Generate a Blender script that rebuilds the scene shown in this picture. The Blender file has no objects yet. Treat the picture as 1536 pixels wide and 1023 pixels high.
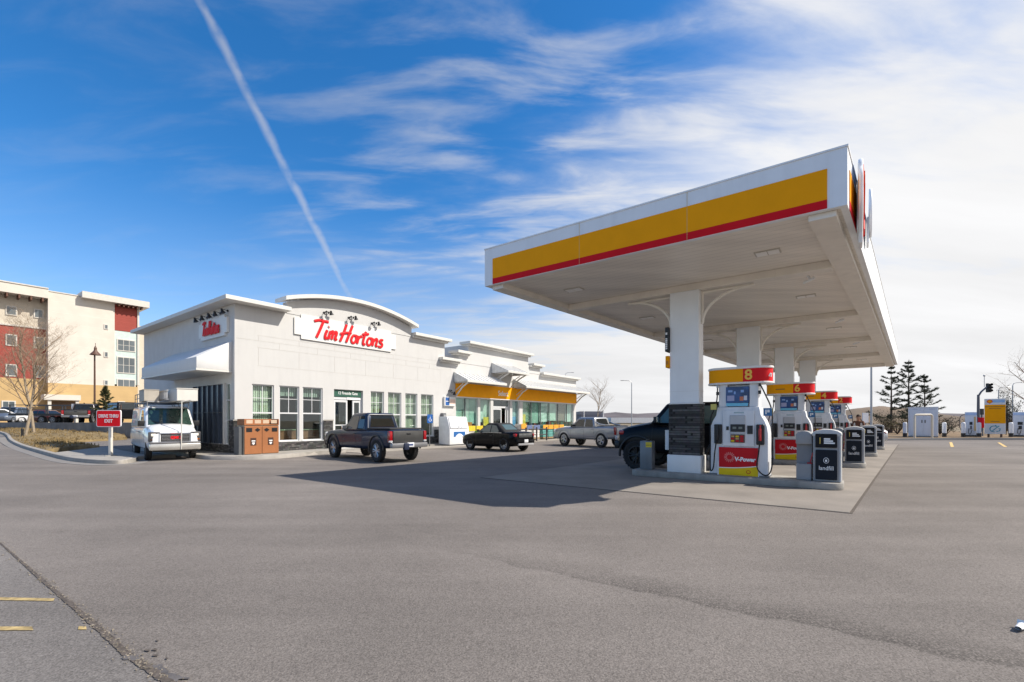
import bpy, bmesh, math, random
from mathutils import Vector, Matrix
random.seed(7)
sc = bpy.context.scene
COL = sc.collection
R = math.radians

# ------------------------------------------------------------------ measured view (1536 px wide photograph)
FPX, CX, HY, EYE = 690.0, 768.0, 631.0, 1.5
def G(px, py, z=0.0):
    """point at height z seen at a pixel"""
    Y = FPX * (EYE - z) / (py - HY)
    return Vector(((px - CX) / FPX * Y, Y, z))
def AT(px, py, Y):
    return Vector(((px - CX) / FPX * Y, Y, EYE + (HY - py) / FPX * Y))

# ------------------------------------------------------------------ tags
def tag(o, label=None, cat=None, group=None, kind=None):
    if label: o['label'] = label
    if cat: o['category'] = cat
    if group: o['group'] = group
    if kind: o['kind'] = kind
    return o
def thing(name, label, cat, loc=(0, 0, 0), rz=0.0, group=None):
    o = bpy.data.objects.new(name, None)
    o.empty_display_size = 0.3
    COL.objects.link(o)
    o.location = loc
    o.rotation_euler = (0, 0, rz)
    return tag(o, label, cat, group)
def dup(root, loc, rz, label=None, group=None):
    kids = list(root.children)
    r = root.copy(); COL.objects.link(r)
    r.location = loc; r.rotation_euler = (0, 0, rz)
    if label: r['label'] = label
    if group: r['group'] = group
    for ch in kids:
        c = ch.copy(); COL.objects.link(c); c.parent = r
        for g in list(ch.children):
            d = g.copy(); COL.objects.link(d); d.parent = c
    return r

# ------------------------------------------------------------------ materials
MATS = {}
def mat(name, col, rough=0.6, metal=0.0, spec=0.5, var=0.08, vs=3.0, bump=0.0, bs=40.0, emit=0.0, coat=0.0, grime=0.0):
    if name in MATS: return MATS[name]
    m = bpy.data.materials.new(name); m.use_nodes = True
    nt = m.node_tree; b = nt.nodes['Principled BSDF']
    b.inputs['Roughness'].default_value = rough
    b.inputs['Metallic'].default_value = metal
    b.inputs['Specular IOR Level'].default_value = spec
    if coat: b.inputs['Coat Weight'].default_value = coat; b.inputs['Coat Roughness'].default_value = 0.04
    tc = nt.nodes.new('ShaderNodeTexCoord')
    n = nt.nodes.new('ShaderNodeTexNoise'); n.inputs['Scale'].default_value = vs; n.inputs['Detail'].default_value = 6
    nt.links.new(tc.outputs['Object'], n.inputs['Vector'])
    mr = nt.nodes.new('ShaderNodeMapRange')
    mr.inputs['From Min'].default_value = 0.3; mr.inputs['From Max'].default_value = 0.7
    mr.inputs['To Min'].default_value = 1 - var; mr.inputs['To Max'].default_value = 1 + var
    nt.links.new(n.outputs['Fac'], mr.inputs['Value'])
    mx = nt.nodes.new('ShaderNodeVectorMath'); mx.operation = 'SCALE'
    mx.inputs[0].default_value = col[:3]
    nt.links.new(mr.outputs['Result'], mx.inputs['Scale'])
    out = mx.outputs[0]
    if grime:
        n3 = nt.nodes.new('ShaderNodeTexNoise'); n3.inputs['Scale'].default_value = 1.0; n3.inputs['Detail'].default_value = 8
        mp = nt.nodes.new('ShaderNodeMapping'); mp.inputs['Scale'].default_value = (4.5, 4.5, 0.5)
        nt.links.new(tc.outputs['Object'], mp.inputs['Vector']); nt.links.new(mp.outputs[0], n3.inputs['Vector'])
        r3 = nt.nodes.new('ShaderNodeMapRange'); r3.inputs['From Min'].default_value = 0.5; r3.inputs['From Max'].default_value = 0.8
        r3.inputs['To Min'].default_value = 1.0; r3.inputs['To Max'].default_value = 1 - grime
        nt.links.new(n3.outputs['Fac'], r3.inputs['Value'])
        m3 = nt.nodes.new('ShaderNodeVectorMath'); m3.operation = 'SCALE'
        nt.links.new(out, m3.inputs[0]); nt.links.new(r3.outputs['Result'], m3.inputs['Scale'])
        out = m3.outputs[0]
    nt.links.new(out, b.inputs['Base Color'])
    if bump:
        n2 = nt.nodes.new('ShaderNodeTexNoise'); n2.inputs['Scale'].default_value = bs; n2.inputs['Detail'].default_value = 4
        nt.links.new(tc.outputs['Object'], n2.inputs['Vector'])
        bp = nt.nodes.new('ShaderNodeBump'); bp.inputs['Strength'].default_value = bump; bp.inputs['Distance'].default_value = 0.02
        nt.links.new(n2.outputs['Fac'], bp.inputs['Height'])
        nt.links.new(bp.outputs[0], b.inputs['Normal'])
    if emit:
        b.inputs['Emission Color'].default_value = (*col[:3], 1); b.inputs['Emission Strength'].default_value = emit
    MATS[name] = m
    return m
def glass_mat(name, tint, refl=1.0):
    """thin architectural glass: tinted see-through plus fresnel mirror"""
    if name in MATS: return MATS[name]
    m = bpy.data.materials.new(name); m.use_nodes = True
    nt = m.node_tree; nt.nodes.remove(nt.nodes['Principled BSDF'])
    o = nt.nodes['Material Output']
    t = nt.nodes.new('ShaderNodeBsdfTransparent'); t.inputs['Color'].default_value = (*tint, 1)
    g = nt.nodes.new('ShaderNodeBsdfGlossy'); g.inputs['Roughness'].default_value = 0.015
    g.inputs['Color'].default_value = (refl, refl, refl, 1)
    tc = nt.nodes.new('ShaderNodeTexCoord'); n = nt.nodes.new('ShaderNodeTexNoise'); n.inputs['Scale'].default_value = 1.2
    nt.links.new(tc.outputs['Object'], n.inputs['Vector'])
    bp = nt.nodes.new('ShaderNodeBump'); bp.inputs['Strength'].default_value = 0.02; bp.inputs['Distance'].default_value = 0.05
    nt.links.new(n.outputs['Fac'], bp.inputs['Height']); nt.links.new(bp.outputs[0], g.inputs['Normal'])
    lw = nt.nodes.new('ShaderNodeLayerWeight'); lw.inputs['Blend'].default_value = 0.5
    pw_ = nt.nodes.new('ShaderNodeMath'); pw_.operation = 'POWER'; pw_.inputs[1].default_value = 4.0
    nt.links.new(lw.outputs['Facing'], pw_.inputs[0])
    f = nt.nodes.new('ShaderNodeMath'); f.operation = 'MULTIPLY_ADD'; f.inputs[1].default_value = 0.8; f.inputs[2].default_value = 0.06
    nt.links.new(pw_.outputs[0], f.inputs[0])
    mx = nt.nodes.new('ShaderNodeMixShader')
    nt.links.new(f.outputs[0], mx.inputs[0]); nt.links.new(t.outputs[0], mx.inputs[1]); nt.links.new(g.outputs[0], mx.inputs[2])
    nt.links.new(mx.outputs[0], o.inputs['Surface'])
    MATS[name] = m
    return m

# ------------------------------------------------------------------ mesh collector
class MB:
    def __init__(s, M=None):
        s.v = []; s.f = []; s.mi = []; s.sm = []; s.M = M or Matrix.Identity(4); s.cur = 0
    def add(s, vs, fs, smooth=False):
        b = len(s.v)
        s.v += [s.M @ Vector(p) for p in vs]
        for f in fs:
            s.f.append([b + i for i in f]); s.mi.append(s.cur); s.sm.append(smooth)
        return s
    def mm(s, x0, x1, y0, y1, z0, z1):
        vs = [(x, y, z) for z in (z0, z1) for y in (y0, y1) for x in (x0, x1)]
        return s.add(vs, [(0, 2, 3, 1), (4, 5, 7, 6), (0, 1, 5, 4), (2, 6, 7, 3), (0, 4, 6, 2), (1, 3, 7, 5)])
    def box(s, c, d, rz=0.0, rx=0.0, ry=0.0):
        M = Matrix.Translation(c) @ Matrix.Rotation(rz, 4, 'Z') @ Matrix.Rotation(ry, 4, 'Y') @ Matrix.Rotation(rx, 4, 'X')
        vs = [M @ Vector((x * d[0] / 2, y * d[1] / 2, z * d[2] / 2)) for z in (-1, 1) for y in (-1, 1) for x in (-1, 1)]
        return s.add(vs, [(0, 2, 3, 1), (4, 5, 7, 6), (0, 1, 5, 4), (2, 6, 7, 3), (0, 4, 6, 2), (1, 3, 7, 5)])
    def cyl(s, p0, p1, r0, r1=None, n=16, caps=True, smooth=True):
        p0 = Vector(p0); p1 = Vector(p1); r1 = r0 if r1 is None else r1
        d = (p1 - p0).normalized()
        a = d.orthogonal().normalized(); b = d.cross(a)
        vs = []
        for p, r in ((p0, r0), (p1, r1)):
            for i in range(n):
                t = 2 * math.pi * i / n
                vs.append(p + (a * math.cos(t) + b * math.sin(t)) * r)
        s.add(vs, [(i, (i + 1) % n, n + (i + 1) % n, n + i) for i in range(n)], smooth)
        if caps:
            k = len(s.v) - 2 * n
            s.f.append([k + i for i in reversed(range(n))]); s.mi.append(s.cur); s.sm.append(False)
            s.f.append([k + n + i for i in range(n)]); s.mi.append(s.cur); s.sm.append(False)
        return s
    def tube(s, pts, r, n=8, flat=None, rs=None):
        """swept tube; flat=(axis vector, factor) squashes it along an axis"""
        pts = [Vector(p) for p in pts]
        rings = []
        up = None
        for i, p in enumerate(pts):
            d = (pts[min(i + 1, len(pts) - 1)] - pts[max(i - 1, 0)])
            if d.length < 1e-9: d = Vector((0, 0, 1))
            d.normalize()
            if up is None: a = d.orthogonal().normalized()
            else:
                a = up - d * up.dot(d)
                a = a.normalized() if a.length > 1e-6 else d.orthogonal().normalized()
            up = a; b = d.cross(a); rr = rs[i] if rs else r
            ring = []
            for k in range(n):
                t = 2 * math.pi * k / n
                o = (a * math.cos(t) + b * math.sin(t)) * rr
                if flat:
                    ax = Vector(flat[0]); o = o - ax * o.dot(ax) * (1 - flat[1])
                ring.append(p + o)
            rings.append(ring)
        vs = [q for r_ in rings for q in r_]
        fs = []
        for i in range(len(rings) - 1):
            for k in range(n):
                fs.append((i * n + k, i * n + (k + 1) % n, (i + 1) * n + (k + 1) % n, (i + 1) * n + k))
        fs.append(tuple(reversed(range(n)))); fs.append(tuple((len(rings) - 1) * n + k for k in range(n)))
        return s.add(vs, fs, True)
    def lathe(s, prof, c, axis='Z', n=24, smooth=True):
        """profile of (radius, height) about an axis through c"""
        c = Vector(c); vs = []
        for r, h in prof:
            for i in range(n):
                t = 2 * math.pi * i / n
                x, y = r * math.cos(t), r * math.sin(t)
                vs.append(c + (Vector((x, y, h)) if axis == 'Z' else Vector((x, h, y)) if axis == 'Y' else Vector((h, x, y))))
        fs = []
        for j in range(len(prof) - 1):
            for i in range(n):
                fs.append((j * n + i, j * n + (i + 1) % n, (j + 1) * n + (i + 1) % n, (j + 1) * n + i))
        return s.add(vs, fs, smooth)
    def prism(s, poly, axis, h0, h1):
        """extrude a 2-D polygon along an axis: X -> (y,z), Y -> (x,z), Z -> (x,y)"""
        def P(a, b, h): return (h, a, b) if axis == 'X' else (a, h, b) if axis == 'Y' else (a, b, h)
        n = len(poly)
        vs = [P(a, b, h0) for a, b in poly] + [P(a, b, h1) for a, b in poly]
        fs = [tuple(reversed(range(n))), tuple(range(n, 2 * n))] + [(i, (i + 1) % n, n + (i + 1) % n, n + i) for i in range(n)]
        return s.add(vs, fs)
    def ball(s, c, r, n=12, m=8):
        c = Vector(c); r = Vector(r) if hasattr(r, '__len__') else Vector((r, r, r))
        vs = []
        for j in range(m + 1):
            ph = math.pi * j / m
            for i in range(n):
                t = 2 * math.pi * i / n
                vs.append(c + Vector((r.x * math.sin(ph) * math.cos(t), r.y * math.sin(ph) * math.sin(t), r.z * math.cos(ph))))
        fs = [(j * n + i, j * n + (i + 1) % n, (j + 1) * n + (i + 1) % n, (j + 1) * n + i) for j in range(m) for i in range(n)]
        return s.add(vs, fs, True)
    def mesh(s, mats, bevel=0.0, seg=2, weld=False, ang=35, recalc=True):
        me = bpy.data.meshes.new('m')
        bm = bmesh.new()
        vv = [bm.verts.new(p) for p in s.v]
        for f, mi, sm in zip(s.f, s.mi, s.sm):
            try:
                fc = bm.faces.new([vv[i] for i in f]); fc.material_index = mi; fc.smooth = sm
            except ValueError: pass
        if weld or bevel:
            bmesh.ops.remove_doubles(bm, verts=bm.verts, dist=1e-5)
        if recalc: bmesh.ops.recalc_face_normals(bm, faces=bm.faces)
        if bevel:
            es = [e for e in bm.edges if len(e.link_faces) == 2 and e.calc_face_angle(0) > R(25)]
            bmesh.ops.bevel(bm, geom=es, offset=bevel, segments=seg, affect='EDGES', profile=0.5, clamp_overlap=True)
            for f in bm.faces: f.smooth = True
        bm.to_mesh(me); bm.free()
        for m in (mats if isinstance(mats, (list, tuple)) else [mats]): me.materials.append(m)
        me.set_sharp_from_angle(angle=R(ang))
        return me
    def build(s, name, mats, parent=None, bevel=0.0, seg=2, weld=False, ang=35, recalc=True):
        o = bpy.data.objects.new(name, s.mesh(mats, bevel, seg, weld, ang, recalc))
        COL.objects.link(o)
        if parent is not None: o.parent = parent
        return o

def text_mb(mb, body, size, M, depth=0.01, shear=0.0, bold=0.0, align='CENTER', sx=1.0, space=1.0):
    """lettering as mesh: lies in the local XZ plane of M and faces -Y"""
    cu = bpy.data.curves.new('t', 'FONT'); cu.body = body; cu.size = size; cu.extrude = depth / 2
    cu.shear = shear; cu.offset = bold; cu.align_x = align; cu.align_y = 'CENTER'; cu.space_character = space
    cu.resolution_u = 3
    o = bpy.data.objects.new('t', cu); COL.objects.link(o)
    bpy.context.view_layer.update()
    ev = o.evaluated_get(bpy.context.evaluated_depsgraph_get()); me = ev.to_mesh()
    T = M @ Matrix.Rotation(R(90), 4, 'X') @ Matrix.Scale(sx, 4, (1, 0, 0))
    vs = [T @ v.co for v in me.vertices]; fs = [tuple(p.vertices) for p in me.polygons]
    ev.to_mesh_clear(); bpy.data.objects.remove(o); bpy.data.curves.remove(cu)
    mb.add(vs, fs)
    return mb
def TR(x, y, z, rz=0.0): return Matrix.Translation((x, y, z)) @ Matrix.Rotation(rz, 4, 'Z')

def boolean_cut(o, cutter):
    md = o.modifiers.new('b', 'BOOLEAN'); md.operation = 'DIFFERENCE'; md.object = cutter; md.solver = 'EXACT'
    try: md.material_mode = 'TRANSFER'
    except Exception: pass
    bpy.context.view_layer.update()
    me = bpy.data.meshes.new_from_object(o.evaluated_get(bpy.context.evaluated_depsgraph_get()))
    o.modifiers.clear(); old = o.data; o.data = me
    bpy.data.meshes.remove(old); bpy.data.objects.remove(cutter)
    me.set_sharp_from_angle(angle=R(35))

# ------------------------------------------------------------------ palette
white_wall = mat('stucco_white', (0.555, 0.55, 0.538), 0.9, var=0.02, vs=1.5, bump=0.25, bs=90, grime=0.06)
white_metal = mat('white_metal', (0.74, 0.74, 0.73), 0.35, var=0.03, grime=0.05)
cornice_white = mat('cornice_white', (0.64, 0.625, 0.585), 0.5, var=0.02, grime=0.06)
alu = mat('aluminium_frame', (0.62, 0.63, 0.64), 0.4, var=0.03)
black = mat('black_plastic', (0.012, 0.012, 0.014), 0.45, var=0.2)
rubber = mat('tyre_rubber', (0.018, 0.018, 0.019), 0.85, var=0.2, vs=20)
dark_glass = mat('vehicle_glass', (0.012, 0.016, 0.018), 0.03, spec=0.6, var=0.1, coat=0.3)
chrome = mat('chrome', (0.72, 0.73, 0.75), 0.16, metal=1.0, var=0.05)
alloy = mat('alloy', (0.55, 0.56, 0.58), 0.3, metal=0.85, var=0.05)
red_paint = mat('sign_red', (0.66, 0.008, 0.016), 0.6, spec=.15, var=0.04)
bright_red = mat('lettering_red', (0.70, 0.012, 0.018), 0.55, spec=.2, var=0.04)
yellow_paint = mat('sign_yellow', (0.95, 0.375, 0.003), 0.6, spec=.12, var=0.03)
orange_band = mat('band_orange', (0.95, 0.39, 0.004), 0.6, spec=.15, var=0.04)
lens_red = mat('lens_red', (0.34, 0.008, 0.012), 0.15, var=0.1, coat=0.5)
lens_clear = mat('lens_clear', (0.75, 0.77, 0.78), 0.08, metal=0.5, var=0.05, coat=0.5)
lens_amber = mat('lens_amber', (0.75, 0.20, 0.005), 0.15, var=0.1, coat=0.5)
plate_white = mat('plate_white', (0.75, 0.76, 0.78), 0.4)
text_white = mat('lettering_white', (0.82, 0.82, 0.82), 0.5, var=0.02)
grey_steel = mat('grey_steel', (0.16, 0.165, 0.175), 0.5, metal=0.3, var=0.08)
galv = mat('galvanised', (0.42, 0.43, 0.44), 0.45, metal=0.6, var=0.1, vs=12)
concrete = mat('concrete', (0.29, 0.272, 0.245), 0.9, var=0.14, vs=1.3, bump=0.4, bs=60, grime=0.15)
glass_green = glass_mat('shop_glass', (0.89, 0.95, 0.92))
glass_dark = glass_mat('tinted_glass', (0.80, 0.87, 0.87))
# ledgestone
def stone_mat():
    m = bpy.data.materials.new('ledgestone'); m.use_nodes = True
    nt = m.node_tree; b = nt.nodes['Principled BSDF']; b.inputs['Roughness'].default_value = 0.85
    tc = nt.nodes.new('ShaderNodeTexCoord'); sp = nt.nodes.new('ShaderNodeSeparateXYZ'); cb = nt.nodes.new('ShaderNodeCombineXYZ')
    ad = nt.nodes.new('ShaderNodeMath'); ad.operation = 'ADD'
    nt.links.new(tc.outputs['Object'], sp.inputs[0])
    nt.links.new(sp.outputs['X'], ad.inputs[0]); nt.links.new(sp.outputs['Y'], ad.inputs[1])
    nt.links.new(ad.outputs[0], cb.inputs['X']); nt.links.new(sp.outputs['Z'], cb.inputs['Y'])
    br = nt.nodes.new('ShaderNodeTexBrick'); br.inputs['Scale'].default_value = 1.0
    br.inputs['Brick Width'].default_value = 0.21; br.inputs['Row Height'].default_value = 0.062; br.inputs['Mortar Size'].default_value = 0.006
    br.inputs['Color1'].default_value = (0.03, 0.029, 0.03, 1); br.inputs['Color2'].default_value = (0.15, 0.135, 0.125, 1)
    br.inputs['Mortar'].default_value = (0.012, 0.012, 0.012, 1); br.inputs['Bias'].default_value = -0.25
    br.offset = 0.37; br.squash = 0.7; br.squash_frequency = 3
    nt.links.new(cb.outputs[0], br.inputs['Vector'])
    n = nt.nodes.new('ShaderNodeTexNoise'); n.inputs['Scale'].default_value = 9; n.inputs['Detail'].default_value = 6
    nt.links.new(tc.outputs['Object'], n.inputs['Vector'])
    mx = nt.nodes.new('ShaderNodeMix'); mx.data_type = 'RGBA'; mx.blend_type = 'OVERLAY'; mx.inputs['Factor'].default_value = 0.95
    nt.links.new(br.outputs['Color'], mx.inputs['A']); nt.links.new(n.outputs['Color'], mx.inputs['B'])
    hs = nt.nodes.new('ShaderNodeHueSaturation'); hs.inputs['Saturation'].default_value = 0.35
    nt.links.new(mx.outputs['Result'], hs.inputs['Color'])
    nt.links.new(hs.outputs[0], b.inputs['Base Color'])
    bp = nt.nodes.new('ShaderNodeBump'); bp.inputs['Strength'].default_value = 0.9; bp.inputs['Distance'].default_value = 0.03
    nt.links.new(mx.outputs['Result'], bp.inputs['Height']); nt.links.new(bp.outputs[0], b.inputs['Normal'])
    return m
stone = stone_mat()
# ================================================================== camera, light, sky
cam = bpy.data.cameras.new('camera'); co = bpy.data.objects.new('camera', cam); COL.objects.link(co)
co.location = (0, 0, EYE); co.rotation_euler = (R(90), 0, 0)
cam.sensor_width = 36.0; cam.lens = FPX / 1536 * 36.0; cam.shift_y = (HY - 511.5) / 1536; cam.clip_end = 5000; cam.clip_start = 0.05
sc.camera = co
SUN_EL, SUN_DIR = 46.0, Vector((0.995, -0.10, 0)).normalized()
sl = bpy.data.lights.new('sun', 'SUN'); sl.energy = 4.4; sl.angle = R(0.55); sl.color = (1.0, 0.93, 0.83)
so = bpy.data.objects.new('sun', sl); COL.objects.link(so)
sv = Vector((SUN_DIR.x * math.cos(R(SUN_EL)), SUN_DIR.y * math.cos(R(SUN_EL)), math.sin(R(SUN_EL))))
so.rotation_euler = (-sv).to_track_quat('-Z', 'Y').to_euler(); so.location = sv * 60
sc.view_settings.view_transform = 'Standard'; sc.view_settings.look = 'None'; sc.view_settings.exposure = 0.53; sc.view_settings.gamma = 1.0

w = bpy.data.worlds.new('World'); sc.world = w; w.use_nodes = True
nt = w.node_tree; N = nt.nodes; L = nt.links
bg = N['Background']
sky = N.new('ShaderNodeTexSky'); sky.sky_type = 'NISHITA'; sky.sun_disc = False
sky.sun_elevation = R(SUN_EL); sky.sun_rotation = math.atan2(SUN_DIR.x, SUN_DIR.y); sky.altitude = 1100; sky.ozone_density = 3.0; sky.dust_density = 0.5; sky.air_density = 1.0
def node(t, **k):
    n = N.new(t)
    for a, v in k.items(): setattr(n, a, v)
    return n
def M_(op, a, b=None, c=None, clamp=False):
    n = node('ShaderNodeMath', operation=op, use_clamp=clamp)
    for i, x in enumerate((a, b, c)):
        if x is None: continue
        if isinstance(x, (int, float)): n.inputs[i].default_value = x
        else: L.new(x, n.inputs[i])
    return n.outputs[0]
def ramp(x, a, b, lo=0.0, hi=1.0):
    n = node('ShaderNodeMapRange', interpolation_type='SMOOTHSTEP')
    L.new(x, n.inputs['Value']); n.inputs['From Min'].default_value = a; n.inputs['From Max'].default_value = b
    n.inputs['To Min'].default_value = lo; n.inputs['To Max'].default_value = hi
    return n.outputs['Result']
tc = node('ShaderNodeTexCoord'); sep = node('ShaderNodeSeparateXYZ'); L.new(tc.outputs['Generated'], sep.inputs[0])
X, Y, Z = sep.outputs
zz = M_('ADD', M_('MAXIMUM', Z, 0.0), 0.16)
px_, py_ = M_('DIVIDE', X, zz), M_('DIVIDE', Y, zz)
cmb = node('ShaderNodeCombineXYZ'); L.new(px_, cmb.inputs[0]); L.new(py_, cmb.inputs[1])
mp = node('ShaderNodeMapping'); mp.inputs['Rotation'].default_value = (0, 0, R(-38)); mp.inputs['Scale'].default_value = (0.55, 1.55, 1); L.new(cmb.outputs[0], mp.inputs[0])
n1 = node('ShaderNodeTexNoise'); n1.inputs['Scale'].default_value = 1.15; n1.inputs['Detail'].default_value = 10; n1.inputs['Roughness'].default_value = 0.58; n1.inputs['Distortion'].default_value = 0.35
L.new(mp.outputs[0], n1.inputs['Vector'])
mp2 = node('ShaderNodeMapping'); mp2.inputs['Rotation'].default_value = (0, 0, R(-20)); mp2.inputs['Scale'].default_value = (1.0, 3.2, 1); mp2.inputs['Location'].default_value = (3.3, 1.7, 0); L.new(cmb.outputs[0], mp2.inputs[0])
n2 = node('ShaderNodeTexNoise'); n2.inputs['Scale'].default_value = 2.2; n2.inputs['Detail'].default_value = 10; n2.inputs['Roughness'].default_value = 0.56; n2.inputs['Distortion'].default_value = 0.45
L.new(mp2.outputs[0], n2.inputs['Vector'])
bias = M_('ADD', M_('MULTIPLY', X, 0.62), M_('MULTIPLY', Z, -0.36))
dens = M_('ADD', M_('ADD', M_('MULTIPLY', n1.outputs['Fac'], 0.95), M_('MULTIPLY', n2.outputs['Fac'], 0.42)), bias)
cl = ramp(dens, 0.40, 0.98)
wisp = M_('MULTIPLY', ramp(n2.outputs['Fac'], 0.43, 0.76), ramp(X, -0.62, 0.10, 0.10, 0.60))
cl = M_('ADD', cl, M_('MULTIPLY', wisp, M_('SUBTRACT', 1.0, cl)), clamp=True)
# thin veil low on the horizon
veil = M_('MULTIPLY', ramp(Z, 0.42, 0.02), ramp(X, -0.75, 0.15, 0.30, 0.85))
cl = M_('MAXIMUM', cl, M_('ADD', M_('MULTIPLY', cl, 0.6), veil, clamp=True))
# condensation trail: a great circle band
d1 = Vector(((300 - CX) / FPX, 1, (HY - 0) / FPX)).normalized(); d2 = Vector(((525 - CX) / FPX, 1, (HY - 446) / FPX)).normalized()
nn = d1.cross(d2).normalized()
dot = node('ShaderNodeVectorMath', operation='DOT_PRODUCT'); L.new(tc.outputs['Generated'], dot.inputs[0]); dot.inputs[1].default_value = nn
n3 = node('ShaderNodeTexNoise'); n3.inputs['Scale'].default_value = 26; n3.inputs['Detail'].default_value = 6; L.new(tc.outputs['Generated'], n3.inputs['Vector'])
off = M_('ADD', dot.outputs['Value'], M_('MULTIPLY', M_('SUBTRACT', n3.outputs['Fac'], 0.5), 0.012))
trail = ramp(M_('ABSOLUTE', off), 0.0105, 0.0)
trail = M_('MULTIPLY', trail, ramp(n3.outputs['Fac'], 0.25, 0.62, 0.08, 0.40))
trail = M_('MULTIPLY', trail, ramp(Z, 0.222, 0.250))
trail = M_('MULTIPLY', trail, ramp(X, 0.1, 0.0))
cl = M_('MAXIMUM', cl, M_('ADD', trail, M_('MULTIPLY', cl, 0.5), clamp=True))
hs = node('ShaderNodeHueSaturation'); hs.inputs['Saturation'].default_value = 1.33; hs.inputs['Value'].default_value = 1.14; L.new(sky.outputs[0], hs.inputs['Color'])
# cloud brightness: brighter towards the sun
cb_ = M_('MULTIPLY', ramp(X, -0.5, 0.6, 4.1, 5.35), M_('ADD', 0.80, M_('MULTIPLY', n1.outputs['Fac'], 0.36)))
cc = node('ShaderNodeCombineXYZ'); L.new(M_('MULTIPLY', cb_, 1.0), cc.inputs[0]); L.new(M_('MULTIPLY', cb_, 1.0), cc.inputs[1]); L.new(M_('MULTIPLY', cb_, 1.01), cc.inputs[2])
mixc = node('ShaderNodeMix', data_type='RGBA'); L.new(cl, mixc.inputs['Factor']); L.new(hs.outputs[0], mixc.inputs['A']); L.new(cc.outputs[0], mixc.inputs['B'])
L.new(mixc.outputs['Result'], bg.inputs['Color']); bg.inputs['Strength'].default_value = 0.122

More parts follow.
